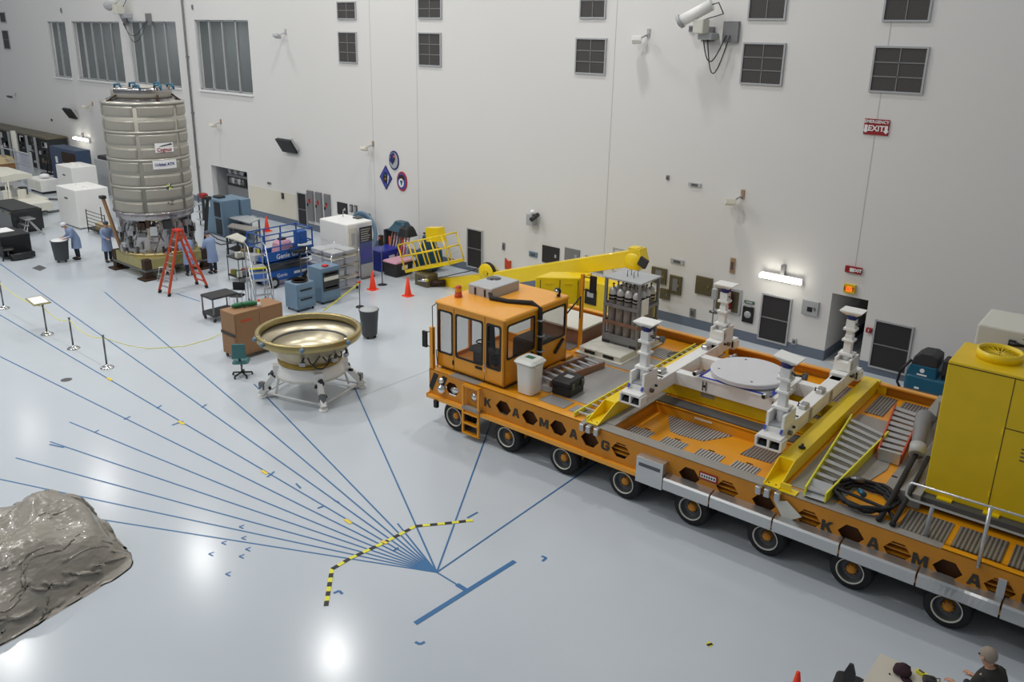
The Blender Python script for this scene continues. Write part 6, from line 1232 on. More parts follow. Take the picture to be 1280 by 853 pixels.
# rolling platform ladder
p = G(328, 383); t = T('platform_ladder', 'silver rolling platform ladder with handrails in front of the blue scissor lift', 'ladder', p, 'l', 2.75)
for sy in (-.3, .3):
    m = M(); m.tube([(-.65, sy, .05), (.35, sy, 1.3), (.95, sy, 1.3)], .022, 'alu', 6); t.part('stringer', m)
    m = M(); m.tube([(-.65, sy, .05), (-.62, sy, .85), (.3, sy, 2.15), (.95, sy, 2.2), (.95, sy, .05)], .02, 'alu', 6); t.part('handrail', m)
    m = M(); m.cyl((.35, sy, 1.3), (.35, sy, .05), .02, 'alu', n=6); m.cyl((-.65, sy, .1), (.95, sy, .1), .018, 'alu', n=6); m.cyl((.35, sy, 1.75), (.95, sy, 1.75), .015, 'alu', n=6); t.part('frame_bar', m)
for k in range(5): f = (k+1)/5.5; m = M(); m.cbox((-.65+1.0*f, 0, .05+1.25*f), (.2, .6, .03), 'alu'); t.part('step', m)
m = M(); m.cbox((.62, 0, 1.31), (.6, .6, .03), 'alu'); m.box(.3, .34, -.3, .3, 1.3, 1.36, 'lemon'); t.part('platform', m, 'silver platform with yellow edge')
for sx in (-.6, .9):
    for sy in (-.3, .3): m = M(); m.cyl((sx, sy-.02, .05), (sx, sy+.02, .05), .05, 'black', n=10); t.part('caster', m)
t = T('small_wheeled_rack', 'small wheeled rack loaded with cables left of the scissor lift', 'rack', G(300, 352)); p = G(300, 352); m = M(); m.box(p.x-.5, p.x+.3, p.y-.2, p.y+.5, .2, .26, 'dark'); t.part('shelf', m); m = M(); m.box(p.x-.5, p.x+.3, p.y-.2, p.y+.5, .95, 1.0, 'dark'); t.part('shelf', m)
for x in (-.48, .28):
    for y in (-.18, .48): m = M(); m.cyl((p.x+x, p.y+y, 0), (p.x+x, p.y+y, 1.3), .02, 'steeld', n=6); t.part('post', m)
random.seed(5)
for k in range(12): m = M(); m.cbox((p.x-.4+random.random()*.6, p.y-.1+random.random()*.5, random.choice((.35, 1.1))), (.2, .16, .22), random.choice(['brass', 'offwhite', 'dark', 'ladderred', 'greyl', 'green']), rz=random.random()); t.part('stored_item', m)
# tables and blue power units by the bay
def table(c4, z, label, top, cat='table', leg='steeld', apron=None):
    c = sum(c4, Vector())/4; t = T('work_table', label, cat, (c.x, c.y, 0)); m = M()
    m.add([v for v in c4]+[v-Vector((0, 0, .05)) for v in c4], [(0, 1, 2, 3), (7, 6, 5, 4), (0, 4, 5, 1), (1, 5, 6, 2), (2, 6, 7, 3), (3, 7, 4, 0)], top); t.part('tabletop', m)
    for v in c4: q = c+(v-c)*.9; m = M(); m.box(q.x-.03, q.x+.03, q.y-.03, q.y+.03, 0, z-.05, leg); t.part('leg', m)
    m = M(); w_ = [c+(v-c)*.88 for v in c4]; m.add([Vector((v.x, v.y, z*.35)) for v in w_]+[Vector((v.x, v.y, z*.35-.04)) for v in w_], [(0, 1, 2, 3), (7, 6, 5, 4), (0, 4, 5, 1), (1, 5, 6, 2), (2, 6, 7, 3), (3, 7, 4, 0)], apron or 'greyd'); t.part('lower_shelf', m)
    return t, c
t, c = table([G(x, y, .95) for x, y in ((272, 268), (312, 279), (326, 273), (292, 265))], .95, 'long grey metal work table in front of the blue power units', 'greyl', apron='greyd')
m = M(); m.tube([c+Vector((.3+.4*cos(a), .4+.4*sin(a), -.1)) for a in [pi*k/8 for k in range(9)]], .02, 'teal', 6); t.part('hoop', m)
t, c = table([G(x, y, .8) for x, y in ((282, 296), (304, 303), (308, 297), (296, 291))], .8, 'small table with cream top before the long grey table', 'offwhite', leg='dark', apron='black')
t, c = table([G(x, y, .8) for x, y in ((284, 275+8), (318, 290), (322, 284), (290, 279))], .8, 'low brownish table half hidden behind the cream topped one', 'greyband', apron='bluesteel')
X = -37.1
t = T('power_unit', 'blue grey power unit with black front, left one by the wall bay', 'cabinet', (-36.4, 21.5, 0)); m = M(); m.box(-37.1, -35.55, 21.05, 21.95, .05, 1.75, 'bluesteel'); t.part('housing', m, bev=.02)
m = M(); m.box(-36.25, -35.75, 21.03, 21.05, .95, 1.65, 'black'); m.box(-36.2, -35.7, 21.03, 21.05, .1, .85, 'dark'); t.part('vent_panel', m); m = M(); m.box(-37.0, -36.6, 21.03, 21.05, 1.35, 1.6, 'paper'); t.part('label_sheet', m); m = M(); m.rbox((-36.5, 21.5, 1.8), (.5, .4, .1), 'dark', .04); t.part('top_handle', m)
t = T('power_unit', 'long blue grey power unit, right one against the wall bay', 'cabinet', (-36.4, 22.2, 0)); m = M(); m.box(-37.0, -35.4, 21.98, 22.5, .05, 1.72, 'bluesteel'); t.part('housing', m, bev=.02); m = M(); m.box(-36.9, -35.5, 22.0, 22.45, .0, .05, 'dark'); t.part('skid', m); m = M(); m.box(-35.4, -35.38, 22.02, 22.4, .2, 1.5, 'bluesteel'); t.part('door', m, bev=.003)
p = G(257, 283); t = T('hanging_rack', 'open rack with black coat and red jacket left of the blue power unit', 'rack', p)
for dx in (-.45, .45): m = M(); m.cyl(p+Vector((dx, 0, 0)), p+Vector((dx, 0, 1.6)), .03, 'dark', n=8); t.part('post', m)
for z in (.3, .7, 1.1): m = M(); m.box(p.x-.45, p.x+.0, p.y-.2, p.y+.2, z, z+.04, 'greyl'); t.part('shelf', m)
m = M(); m.rbox(p+Vector((.22, 0, .95)), (.5, .3, 1.2), 'black', .1, taper=.8); t.part('black_coat', m); m = M(); m.rbox(p+Vector((.15, -.05, 1.6)), (.45, .3, .22), 'signred', .08); t.part('red_jacket', m)
m = M(); 
for q0 in (((262, 292), (272, 299), (285, 303), (292, 300)), ((258, 290), (262, 300), (276, 306), (290, 304))): m.tube([G(x, y, .02) for x, y in q0], .025, 'dark', 6)
one('floor_cable', m, 'dark cables looping over the floor before the blue power unit', 'cable', G(275, 300))
# ================================================================== FAR LEFT
def crate(x0, x1, y0, y1, h, label, handles=True):
    t = T('white_enclosure', label, 'enclosure', ((x0+x1)/2, (y0+y1)/2, 0)); m = M(); m.box(x0, x1, y0, y1, .05, h, 'white'); t.part('body', m, bev=.03)
    m = M(); m.box((x0+x1)/2-.2, (x0+x1)/2+.15, y0-.01, y0, h*.72, h*.76, 'greyd'); t.part('nameplate', m)
    for dx in (-.4, .4): m = M(); m.rbox(((x0+x1)/2+dx, (y0+y1)/2, h+.04), (.25, .2, .08), 'white', .03); t.part('lifting_lug', m)
    m = M(); m.box(x0+.05, x1-.05, y0+.05, y1-.05, 0, .05, 'greyd'); t.part('base', m)
crate(-44.1, -41.95, 17.1, 18.7, 1.92, 'larger white enclosure behind the person with the wheeled bin')
crate(-50.9, -48.9, 19.9, 21.3, 1.95, 'smaller white enclosure further back, left of the larger one')
p = G(118, 292); t = T('wire_cage_cart', 'low wire cage cart standing before the larger white enclosure', 'cart', (p.x, p.y, 0)); a, b = p.x-.6, p.x+1.3
for k in range(6): m = M(); m.cyl((a, p.y, .2+.17*k), (b, p.y, .2+.17*k), .015, 'dark', n=6); t.part('bar', m)
for x in (a, b): m = M(); m.cyl((x, p.y, 0), (x, p.y, 1.1), .025, 'dark', n=6); m.cyl((x, p.y+.7, 0), (x, p.y+.7, 1.1), .025, 'dark', n=6); t.part('post', m)
m = M(); m.box(a, b, p.y, p.y+.7, .12, .18, 'dark'); t.part('deck', m); m = M(); m.rbox((p.x+.4, p.y+.35, .35), (.9, .5, .3), 'carton', .03); t.part('load', m)
# rack row along the far wall
nm = ['leftmost', 'second', 'third', 'fourth', 'fifth']
for k in range(5):
    x0 = -76.5+k*3.15; t = T('equipment_rack', nm[k]+' tall dark equipment rack of the row along the far left wall', 'rack', (x0+1.5, 23.9, 0), group='dark racks along the far left wall')
    m = M(); m.box(x0, x0+3.05, 23.4, 24.75, 0, 2.15, 'roomdark'); t.part('body', m); m = M(); m.box(x0, x0+3.08, 23.35, 24.8, 2.15, 2.27, 'boxbrown'); t.part('top_tray', m); random.seed(k)
    for q in range(16): a_, z_ = x0+.15+random.random()*2.5, .2+random.random()*1.7; m = M(); m.box(a_, a_+.15+random.random()*.5, 23.32, 23.4, z_, z_+.1+random.random()*.3, random.choice(['greyl', 'dark', 'greyd', 'offwhite', 'black', 'boxbrown'])); t.part('module', m)
    for x in (x0+.1, x0+1.5): m = M(); m.box(x, x+.12, 23.2, 23.32, 0, 2.2, 'greyl'); t.part('upright', m)
x, y = -55.5, 22.6; t = T('blue_rack', 'blue storage rack with dark open compartments behind the white enclosures', 'rack', (x, y, 0)); m = M(); m.box(x-1.8, x+1.9, y-.4, y+.5, 0, 2.2, 'bluerack'); t.part('body', m)
for i in range(2):
    for j in range(2): m = M(); m.box(x-.1+i*1.0, x+.8+i*1.0, y-.42, y-.4, .5+j*.85, 1.15+j*.85, 'darkbrown'); t.part('compartment', m)
m = M(); m.box(x-.1, x+1.8, y-.43, y-.42, 1.18, 1.32, 'wood'); t.part('shelf_edge', m)
m = M(); m.box(x-1.1, x-.8, y-.42, y-.4, 1.2, 1.6, 'paper'); t.part('label_sheet', m)
x, y = -49.2, 22.9; t = T('grey_machine', 'grey machine with dark blue open front behind the spacecraft module', 'machine', (x, y, 0)); m = M(); m.box(x-2.2, x-.5, y-.6, y+.9, 0, 2.0, 'greyl'); m.box(x-.5, x+1.6, y-.5, y+.9, 0, 1.95, 'grey'); t.part('housing', m, bev=.03); m = M(); m.box(x-.3, x+1.5, y-.52, y-.5, .1, 1.3, 'navy'); m.box(x-.1, x+1.3, y-.54, y-.52, .5, 1.0, 'black'); t.part('open_front', m); m = M(); m.rbox((x-.4, y, 2.1), (3.2, 1.0, .2), 'dark', .1); t.part('cable_tray', m)
x, y = G(56, 240).x, G(56, 240).y; t = T('white_lab_cart', 'white drawer cart with a white bundle on top left of the smaller enclosure', 'cart', (x, y, 0)); m = M(); m.box(x-1.0, x+.9, y-.5, y+.5, .15, .85, 'white'); t.part('body', m, bev=.02)
for k in range(2):
    m = M(); m.box(x-.9+.95*k, x-.05+.9*k, y-.52, y-.5, .25, .75, 'offwhite'); t.part('drawer', m)
m = M(); m.ball((x+.3, y, 1.0), (.32, .28, .14), 'paper', 10); t.part('bundle', m)
for dx in (-.8, .7): m = M(); m.box(x+dx-.1, x+dx+.1, y-.4, y+.4, 0, .15, 'dark'); t.part('skid', m)
x, y = G(34, 230).x, G(34, 230).y; t = T('tube_scaffold', 'grey tube scaffold with clear panels in front of the far racks', 'scaffold', (x, y, 0))
for dx in (-3.2, -1.2, 1.2): m = M(); m.box(x+dx-.06, x+dx+.06, y-.06, y+.06, 0, 2.1, 'greyl'); t.part('post', m)
for z in (.6, 1.25, 1.95): m = M(); m.cyl((x-5, y, z), (x+1.2, y, z), .045, 'greyl', n=8); t.part('rail', m)
m = M(); m.box(x-1.15, x+1.15, y+.02, y+.04, .1, 1.9, 'plastic'); t.part('clear_panel', m)
t = T('tall_white_post', 'tall pale square post rising before the far left racks', 'post', (-58.9, 18.5, 0)); m = M(); p = G(25, 222); m.box(p.x-.12, p.x+.12, p.y-.12, p.y+.12, 0, 3.0, 'offwhite'); m = m; 
for v_ in (0,): t.o.location = (p.x, p.y, 0); t.off = p; t.part('column', m)
m = M(); m.box(p.x-.3, p.x+.3, p.y-.3, p.y+.3, 0, .03, 'greyd'); t.part('foot_plate', m)
p = G(62, 218); t = T('hand_truck', 'black upright hand truck between the scaffold and the white enclosure', 'hand truck', p)
for dx in (-.3, .3): m = M(); m.cyl(p+Vector((dx, 0, .1)), p+Vector((dx, .2, 1.7)), .035, 'black', n=6); t.part('upright', m)
for z in (.4, .9, 1.4): m = M(); m.cyl(p+Vector((-.3, .05, z)), p+Vector((.3, .05, z)), .025, 'black', n=6); t.part('cross_bar', m)
m = M(); m.box(p.x-.4, p.x+.4, p.y-.4, p.y+.1, 0, .1, 'black'); t.part('toe_plate', m)
# beige optical bench at the left edge
c = [G(x, y, 1.5) for x, y in ((-20, 240), (26, 241), (32, 231), (-14, 228))]
x0, x1, y0, y1 = -51.5, -47.3, 15.6, 17.9
t = T('beige_work_bench', 'beige machine bench with slanted hood cut by the left picture edge', 'bench', (-49, 16.7, 0)); m = M(); m.box(x0, x1, y0, y1, .35, .75, 'offwhite'); t.part('bed', m, bev=.03); m = M(); m.prism([(y0+.5, 1.65), (y1-.3, 1.75), (y1-.3, 1.95), (y0+1.2, 2.05), (y0+.5, 1.95)], x0, x1-.9, 'offwhite', 'yz'); t.part('hood', m)
for dx in (.6, .2): m = M(); m.beam((x1-dx-.5, y0+.7, 1.7), (x1-dx-.2, y0+.6, .75), .07, .07, 'offwhite'); t.part('strut', m)
m = M(); m.box(x1, x1+1.0, y0+1.0, y1-.2, .3, .7, 'offwhite'); m.box(x1+.1, x1+.9, y0+.98, y0+1.0, .35, .65, 'greyd'); t.part('side_cabinet', m)
random.seed(11)
for k in range(10): m = M(); m.cbox((x0+.5+random.random()*3.3, y0+.3+random.random()*1.6, .95), (.35, .3, .4+.2*random.random()), random.choice(['greyl', 'dark', 'greyd', 'offwhite', 'steeld']), rz=random.random()); t.part('fixture', m)
for x in (x0+.3, x1-.3): m = M(); m.box(x-.15, x+.15, y0+.1, y1-.1, 0, .35, 'greyd'); t.part('leg', m)
p = G(6, 222); m = M(); m.box(p.x-1.2, p.x+.9, p.y-.5, p.y+.5, 0, 1.0, 'brown'); m.prism([(p.x-1.3, 1.0), (p.x+.95, 1.0), (p.x+.4, 1.35), (p.x-1.0, 1.35)], p.y-.5, p.y+.5, 'carton', 'xz'); one('wooden_crate', m, 'orange brown crate at the left edge above the beige bench', 'crate', p)
t = T('black_flight_case', 'large black flight case behind the silver step stool at the left edge', 'case', (-43.9, 14.2, 0)); m = M(); m.box(-46.3, -43.0, 14.5, 15.9, .1, 1.1, 'blackgloss'); t.part('body', m, bev=.03); m = M(); m.box(-46.2, -43.1, 14.6, 15.8, 1.1, 1.14, 'dark'); t.part('lid', m, bev=.01)
for k in range(4): m = M(); m.box(-45.7+.8*k, -45.55+.8*k, 14.48, 14.5, .95, 1.02, 'brass'); t.part('latch', m)
for x in (-46.1, -43.2): m = M(); m.box(x-.1, x+.1, 14.6, 15.8, 0, .1, 'dark'); t.part('skid', m)
p = G(34, 292); t = T('silver_step_unit', 'low silver step unit in front of the black flight case', 'steps', p)
for dx in (-.7, -.35, .35, .7): m = M(); m.tube([p+Vector((dx*1.2, -.35, 0)), p+Vector((dx*.6, 0, .75)), p+Vector((dx*1.2, .45, 0))], .03, 'alu', 6); t.part('leg', m)
m = M(); m.box(p.x-.6, p.x+.6, p.y-.2, p.y+.25, .75, .8, 'alu'); t.part('top_tread', m)
for k in range(2): m = M(); m.box(p.x-.75, p.x+.75, p.y-.35+.08*k, p.y-.2+.08*k, .25+.25*k, .28+.25*k, 'alu'); t.part('tread', m)
t = T('black_cabinet', 'black low cabinet with round white knobs beside the swivel chair', 'cabinet', (-39.2, 12.8, 0)); m = M(); m.box(-40.3, -38.5, 12.45, 13.6, .1, .98, 'black'); t.part('body', m, bev=.03); m = M(); m.box(-38.6, -37.9, 12.6, 13.5, .05, .3, 'blackgloss'); t.part('step_base', m, bev=.04)
for z in (.72, .48): m = M(); m.cyl((-38.95, 12.44, z), (-38.95, 12.38, z), .08, 'greyl', n=12); t.part('knob', m)
m = M(); m.box(-40.2, -39.3, 12.6, 13.3, .98, 1.0, 'paper'); t.part('paper_sheet', m); m = M(); m.box(-39.75, -39.5, 12.44, 12.45, .8, .86, 'red'); t.part('label_sheet', m, 'red label')
swivel(G(12, 325), 1.2, 'black swivel chair at the left edge beside the black cabinet', 'black')
# ride-on scrubber behind the right end of the transporter
sx0, sx1, sy0, sy1 = -5.35, -3.7, 23.15, 24.0
t = T('ride_on_scrubber', 'teal ride on floor scrubber with dark hood behind the yellow power pack', 'floor scrubber', ((sx0+sx1)/2, (sy0+sy1)/2, 0))
m = M(); m.rbox(((sx0+sx1)/2, (sy0+sy1)/2, .36), (sx1-sx0, sy1-sy0, .34), 'greyd', .12); t.part('lower_body', m)
m = M(); m.rbox(((sx0+sx1)/2+.0, (sy0+sy1)/2, .72), (sx1-sx0, sy1-sy0-.04, .4), 'tealscrub', .1); m.prism([(sx0+.02, .9), (sx0+.78, .9), (sx0+.76, 1.22), (sx0+.1, 1.2)], sy0+.04, sy1-.06, 'tealscrub', 'xz'); t.part('tank', m, bev=.02)
m = M(); m.prism([(sx0+.1, 1.2), (sx0+.76, 1.22), (sx0+.74, 1.5), (sx0+.6, 1.56), (sx0+.3, 1.54), (sx0+.16, 1.42)], sy0+.06, sy1-.08, 'dark', 'xz'); t.part('hood', m, bev=.03)
m = M(); m.rbox((sx0+1.12, (sy0+sy1)/2, .98), (.5, .5, .14), 'black', .08); m.rbox((sx0+.92, (sy0+sy1)/2, 1.25), (.14, .5, .42), 'dark', .05); t.part('seat', m)
m = M(); m.lathe([(.16, 0), (.18, .02), (.16, .04), (.14, .02), (.16, 0)], (sx0+1.45, (sy0+sy1)/2, 1.28), 'black', 20); m.cyl((sx0+1.5, (sy0+sy1)/2, .95), (sx0+1.45, (sy0+sy1)/2, 1.3), .03, 'black', n=8); t.part('steering_wheel', m)
for x in (sx0+.45, sx1-.3): m = M(); m.cyl((x, sy0-.02, .19), (x, sy0+.14, .19), .19, 'blackrub', n=18); t.part('wheel', m)
m = M(); m.rbox((sx0+.1, (sy0+sy1)/2, .1), (.5, .95, .12), 'black', .06); t.part('squeegee', m)
m = M(); m.tube([(sx0+.1, sy0+.1, 1.3), (sx0-.12, sy0+.05, .95), (sx0-.16, sy0+.05, .6), (sx0, sy0+.1, .3)], .035, 'black', 8); t.part('hose', m)
m = M(); m.cyl((sx0+.42, sy0+.03, 1.08), (sx0+.42, sy0+.04, 1.08), .06, 'paper', n=12); m.box(sx0+.3, sx0+.55, sy0+.03, sy0+.04, .94, .98, 'paper'); t.part('emblem', m); m = M(); m.box(sx0+.3, sx0+.42, sy0-.005, sy0+.02, .55, .6, 'paper'); t.part('sticker', m)
# ================================================================== FLOOR TAPE
O = G(546, 716)
def strip(a, b, w_, m, mt_, z0=.001, z1=.004):
    a, b = Vector((a.x, a.y, 0)), Vector((b.x, b.y, 0)); d = (b-a).normalized(); n_ = Vector((-d.y, d.x, 0))*w_/2
    q = [a+n_, a-n_, b-n_, b+n_]; m.add([v+Vector((0, 0, z0)) for v in q]+[v+Vector((0, 0, z1)) for v in q], [(3, 2, 1, 0), (4, 5, 6, 7)]+[(i, (i+1) % 4, 4+(i+1) % 4, 4+i) for i in range(4)], mt_)
ends = [((108, 647), 'lowest of the fan, starting at the covered pile'), ((0, 599.5), 'second lowest of the fan, cut by the left picture edge'), ((19.6, 572.7), 'third lowest of the fan'), ((62.5, 552.4), 'fourth from below in the fan, ending near a short cross mark'), ((87, 528), 'fifth from below in the fan'), ((0, 446), 'sixth from below, reaching the left edge under the small floor drain'), ((0, 394), 'passing below the barrier posts to the left edge'), ((0, 330), 'passing between the barrier posts and the bin, uppermost at the left edge'), ((131, 365.5), 'ending in front of the gold base'), ((317.5, 480.5), 'ending beside the left foot of the white stand'), ((497, 655), 'very short one inside the fan'), ((443, 484.5), 'ending at the right foot of the white stand'), ((613, 531), 'running under the transporter beside the boarding ladder'), ((748, 577), 'rightmost of the fan, running under the transporter')]
for k, (e, s_) in enumerate(ends):
    m = M(); E1 = G(*e); 
    if e == (0, 446) or e == (0, 394) or e == (0, 330) or e == (0, 599.5): E1 = E1+(E1-O)*.08
    if e in ((613, 531), (748, 577)): E1 = E1+(E1-O)*.25
    strip(E1, O, .034, m, 'bluetape', .001+.0003*k, .0035+.0003*k)
    one('floor_tape_line', m, 'blue tape line on the floor, '+s_, 'tape line', O, group='fan of blue tape lines')
m = M(); strip(O, G(584, 739), .03, m, 'bluetape', .002, .006); strip(G(571, 731), G(584, 739), .09, m, 'bluetape', .002, .007); one('floor_tape_link', m, 'short blue tape stem joining the fan to the thick cross bar', 'tape line', O)
m = M(); strip(G(519, 780), G(643.5, 702), .10, m, 'bluetape', .002, .006); one('floor_tape_bar', m, 'thick blue tape bar at the tip of the fan', 'tape line', G(584, 739))
pattern('hazard', 'stripe', (230, 214, 60), (26, 26, 24), 1.35, .5, bump=0., rot=.5)
P = [G(x, y) for x, y in ((407.5, 758), (415, 712), (437, 699), (478, 680), (519, 658.5), (556, 655), (591, 651))]; m = M(); acc = 0
for a, b in zip(P, P[1:]):
    L_ = (b-a).length; n_ = max(1, round(L_/.14))
    for i in range(n_): strip(a.lerp(b, i/n_), a.lerp(b, (i+1)/n_), .08, m, 'lemon' if (i+acc) % 2 else 'black', .006, .010)
    acc += n_
one('hazard_tape', m, 'black and yellow striped tape curving across the blue fan', 'tape line', P[3])
for a, b, c_, s_ in (((417, 742), (424, 739), (428, 743), 'left of the thick cross bar'), ((519, 803), (525, 806), (531, 803), 'below the thick cross bar'), ((677, 695.5), (683, 698), (678, 702), 'right of the thick cross bar')):
    m = M(); strip(G(*a), G(*b), .05, m, 'bluetape'); strip(G(*b), G(*c_), .05, m, 'bluetape', .002, .005); one('corner_mark', m, 'small blue tape corner mark '+s_, 'tape mark', G(*b), group='small corner marks')
tk = [((155, 525), (163, 521)), ((215, 532), (229, 527)), ((118, 541), (124, 538)), ((62, 556), (80, 560)), ((334, 597), (343, 590)), ((370, 605), (376, 611)), ((397, 636), (405, 633)), ((418, 626), (424, 629)), ((492, 689), (498, 685)), ((584, 648), (597, 641)), ((196, 511), (202, 507)), ((252, 510), (258, 506))]
for k, (a, b) in enumerate(tk): m = M(); strip(G(*a), G(*b), .04, m, 'bluetape', .007, .009); one('cross_mark', m, 'short blue tape tick across or near the fan lines', 'tape mark', G(*a), group='short blue ticks')
for a, b, s_ in (((134, 473), (140, 476), 'on the line below the nearest barrier post'), ((223, 527), (230, 531), 'further down the same line'), ((327, 589), (334, 593), 'in the middle of the fan'), ((431, 650), (439, 655), 'near the hazard tape'), ((477, 677), (484, 680), 'at the bend of the hazard tape')):
    m = M(); strip(G(*a), G(*b), .07, m, 'yellow', .009, .012); one('yellow_mark', m, 'small yellow tape piece '+s_, 'tape mark', G(*a), group='small yellow marks')
for k, (x, y) in enumerate([(299, 659), (302, 673), (277, 679), (307, 687), (261, 693), (299, 696), (282, 718)]):
    m = M(); p = G(x, y); strip(p, p+Vector((.12, .02, 0)), .03, m, 'bluetape'); strip(p, p+Vector((.02, .1, 0)), .03, m, 'bluetape', .002, .004); one('tape_scrap', m, 'tiny dark blue tape scrap in the loose cluster below the fan', 'tape mark', p, group='tiny tape scraps')
m = M(); strip(G(455, 494), G(537, 463), .015, m, 'greyl'); one('floor_seam', m, 'thin grey line on the floor from the white stand towards the transporter', 'seam', G(490, 480))
m = M(); strip(G(220, 367), G(250, 377), .04, m, 'bluetape'); one('floor_tape_line', m, 'short pale blue tape line before the orange step ladder', 'tape line', G(235, 372))
m = M(); p = G(83, 475); m.lathe([(0, .006), (.13, .006), (.15, .0)], p, 'greyd', 24); one('floor_drain', m, 'small round dark floor cap left of the nearest barrier post', 'floor cap', p)
m = M(); q = [G(*v) for v in ((40, 335.5), (50, 339), (58.5, 335), (49, 331.5))]; m.add([v+Vector((0, 0, .004)) for v in q]+[v for v in q], [(0, 1, 2, 3), (0, 4, 5, 1), (1, 5, 6, 2), (2, 6, 7, 3), (3, 7, 4, 0)], 'greyd'); one('floor_hatch', m, 'small dark square floor hatch between the swivel chair and the barrier posts', 'floor hatch', sum(q, Vector())/4)
for a, b, s_ in (((48, 249), (83, 250), 'upper'), ((60, 266), (80, 263), 'lower')): m = M(); strip(G(*a), G(*b), .35, m, 'greyd', 0, .05); one('floor_bar', m, 'dark bar lying on the floor left of the white enclosure, %s one' % s_, 'bar', G(*a))
m = M(); p = G(887, 806); strip(p+Vector((-.05, 0, 0)), p+Vector((.05, 0, 0)), .1, m, 'lemon'); strip(p+Vector((-.02, -.05, 0)), p+Vector((.03, .04, 0)), .05, m, 'black', .004, .006); one('floor_marker', m, 'tiny yellow and black marker alone on the floor before the transporter', 'marker', p)
# ================================================================== COVERED PILE
from mathutils import noise as NZ
import numpy as np
def tarp():
    """slack plastic sheet relaxed over a low lumpy pile: distance and bending constraints on a grid, height field below"""
    rng = np.random.default_rng(4); NU, NV = 230, 140
    u = np.linspace(0, 1, NU)[:, None]*np.ones((1, NV)); v = np.ones((NU, 1))*np.linspace(0, 1, NV)[None, :]
    rnd = np.exp(-v*7)*np.clip(1-u*6, 0, 1)
    Y0 = 5.98-7.3*u-.30*rnd; xn = -13.86+.60*np.clip(u*3, 0, 1)+.05*np.sin(11*u+1)
    X0 = xn+(-17.2-xn)*v
    def hf(X, Y):
        U = np.clip((5.90-Y)/7.3, 0, 1); n_ = -13.98+.62*np.clip(U*3, 0, 1)
        a = 1-np.exp(-(np.clip(5.85-Y, 0, 9)/.22)**1.3); b = 1-np.exp(-(np.clip(n_-X, 0, 9)/.42)**1.2); c = 1-np.exp(-(np.clip(X+17.1, 0, 9)/.4)**1.3)
        big = .90+.07*np.sin(1.5*Y+.3)+.05*np.sin(2.3*X+1.1*Y)+.09*np.sin(4.1*X-2.2*Y+1)+.06*np.sin(6.3*Y+3.1*X)-.1*np.clip(-15.6-X, 0, 2)
        return np.maximum(.006, big*a*b*c)
    P = np.stack([X0, Y0, hf(X0, Y0)+.05+.05*rng.random(X0.shape)], -1)
    low = rng.random((14, 9))
    P[..., 2] += .16*np.sin(X0*9+Y0*2.2+2*np.sin(Y0*1.7))*np.clip(hf(X0, Y0)*2, 0, 1)+.08*np.sin(X0*5-Y0*6)*np.clip(hf(X0, Y0)*2, 0, 1)
    ref = np.stack([X0, Y0, hf(X0, Y0)], -1)
    pairs = []
    for (di, dj, kx, st) in ((1, 0, 1.10, 1.), (0, 1, 1.24, 1.), (1, 1, 1.16, .7), (1, -1, 1.16, .7), (4, 0, 1.06, .10), (0, 4, 1.15, .10)):
        a = (slice(0, NU-di), slice(max(0, -dj), NV-max(0, dj))); b = (slice(di, NU), slice(max(0, dj), NV-max(0, -dj)))
        L = np.linalg.norm(ref[a]-ref[b], axis=-1)*kx; pairs.append((a, b, L, st))
    edge = np.zeros((NU, NV), bool); edge[0] = edge[-1] = edge[:, 0] = edge[:, -1] = True; E0 = P.copy(); E0[..., 2] = .006
    V_ = np.zeros_like(P)
    for it in range(260):
        Q = P+V_*.9; Q[..., 2] -= .0022; Pn = Q.copy()
        for (a, b, L, st) in pairs:
            d = Pn[b]-Pn[a]; l = np.linalg.norm(d, axis=-1); c = (.25*st*(l-L)/np.maximum(l, 1e-6))[..., None]*d
            acc = np.zeros_like(Pn); acc[a] += c; acc[b] -= c; Pn += acc
        Pn[..., 2] = np.maximum(Pn[..., 2], hf(Pn[..., 0], Pn[..., 1])+.004)
        Pn[edge] = E0[edge]; V_ = np.clip(Pn-P, -.03, .03); P = Pn
    vs = [tuple(float(q) for q in p) for p in P.reshape(-1, 3)]
    m = M(); m.add(vs, [(i*NV+j, i*NV+j+1, (i+1)*NV+j+1, (i+1)*NV+j) for i in range(NU-1) for j in range(NV-1)], 'tarp', True); return m
one('covered_pile', tarp(), 'crumpled grey brown plastic tarpaulin over a low pile at the left bottom corner', 'tarpaulin', (-15.2, 3.5, 0))
# ================================================================== FOREGROUND TABLE AND PERSON
x0, y1 = -2.34, 11.59; t = T('folding_table', 'pale topped table at the lower right corner with clothes and tools on it', 'table', (x0+.9, y1-.45, 0))
m = M(); m.box(x0, x0+1.83, y1-.8, y1, .72, .75, 'tabletop'); t.part('tabletop', m, bev=.005)
for dx in (.12, 1.7):
    for dy in (.08, .7): m = M(); m.cyl((x0+dx, y1-dy, 0), (x0+dx, y1-dy, .72), .018, 'greyd', n=8); t.part('leg', m)
c = G(1128, 838, .82); t = T('dark_cap', 'crumpled dark plum cap lying on the table', 'cap', (c.x, c.y, .75)); m = M(); m.ball((c.x, c.y, .82), (.13, .12, .09), 'plum', 16); m.v = [tuple(Vector(v)*1.0+Vector((0, 0, .03*NZ.noise(Vector(v)*14)))+Vector((.02, .02, 0))*NZ.noise(Vector(v)*9)) for v in m.v]; t.part('crown', m); m = M(); m.rbox((c.x+.09, c.y-.08, .765), (.16, .14, .025), 'plum', .05, rz=-.7); t.part('brim', m)
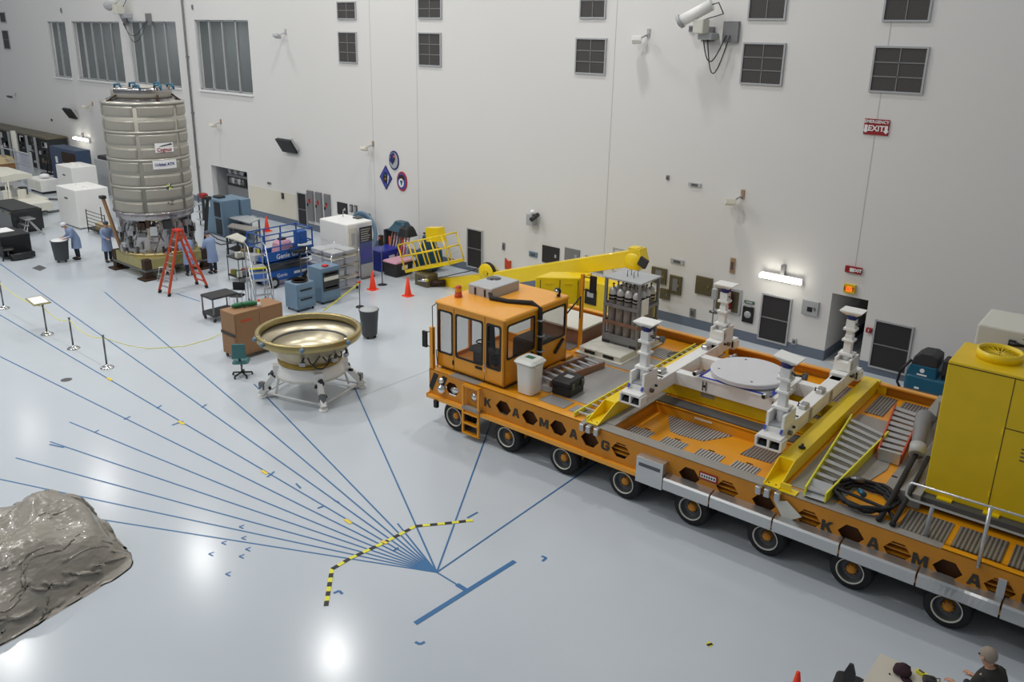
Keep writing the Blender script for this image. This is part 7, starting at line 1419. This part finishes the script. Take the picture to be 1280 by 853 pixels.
c = G(1154, 843, .78); t = T('yellow_instrument', 'bright yellow hand tool with dark display beside the plum cap', 'tool', (c.x, c.y, .75)); m = M(); m.rbox((c.x, c.y, .775), (.2, .07, .05), 'lemon', .02, rz=-.3); t.part('body', m); m = M(); m.cbox((c.x-.03, c.y+.01, .803), (.08, .04, .006), 'greyd', rz=-.3); t.part('display', m)
c = G(1162, 851, .78); m = M(); m.rbox((c.x, c.y, .79), (.18, .14, .07), 'dark', .03, rz=.4); m.tube([(c.x, c.y, .82), (c.x+.12, c.y+.03, .86), (c.x+.14, c.y-.05, .78)], .008, 'black', 6); one('black_pouch', m, 'small black pouch with a loop in front of the yellow tool', 'pouch', (c.x, c.y, .75))
c = G(1112, 843, .755); m = M(); m.cyl((c.x, c.y, .75), (c.x, c.y, .765), .012, 'dark', n=10); one('table_button', m, 'tiny dark knob alone on the pale table top', 'knob', (c.x, c.y, .75))
def pointed_chair(p, rz, label):
    t = T('side_chair', label, 'chair', p, 'l', rz); m = M(); m.rbox((0, 0, .45), (.44, .44, .05), 'black', .08); t.part('seat', m)
    m = M(); m.prism([(-.08, .45), (.08, .45), (.075, .78), (.02, .95), (-.03, .95), (-.08, .8)], -.24, -.2, 'dark', 'yz'); t.part('backrest', m)
    for sx in (-.18, .18):
        for sy in (-.18, .18): m = M(); m.cyl((sx, sy, 0), (sx, sy, .44), .014, 'dark', n=6); t.part('leg', m)
p = G(1064, 831, .94); pointed_chair((p.x-.028, p.y+.218, 0), 1.7, 'dark chair back poking up left of the pale table')
p = G(998, 840, .75); cone((p.x, p.y, 0) and Vector((p.x, p.y, 0)), 'dark red cone tip at the bottom picture edge left of the table')
p = G(1246, 836, 1.22); swv = person('grey haired person in a dark jacket sitting at the lower right corner, seen from behind', (p.x+.06, p.y-.06, 0), 2.7, .25, coatm='jacket', hat='none', sit=True, h=1.9)
t = T('side_chair', 'dark chair under the grey haired person', 'chair', (p.x+.06, p.y-.06, 0), 'l', 2.7); m = M(); m.rbox((0, 0, .40), (.46, .46, .05), 'black', .08); t.part('seat', m)
for sx in (-.2, .2):
    for sy in (-.2, .2): m = M(); m.cyl((sx, sy, 0), (sx, sy, .4), .014, 'dark', n=6); t.part('leg', m)
m = M(); m.rbox((-.26, 0, .65), (.04, .42, .3), 'black', .02); t.part('backrest', m)
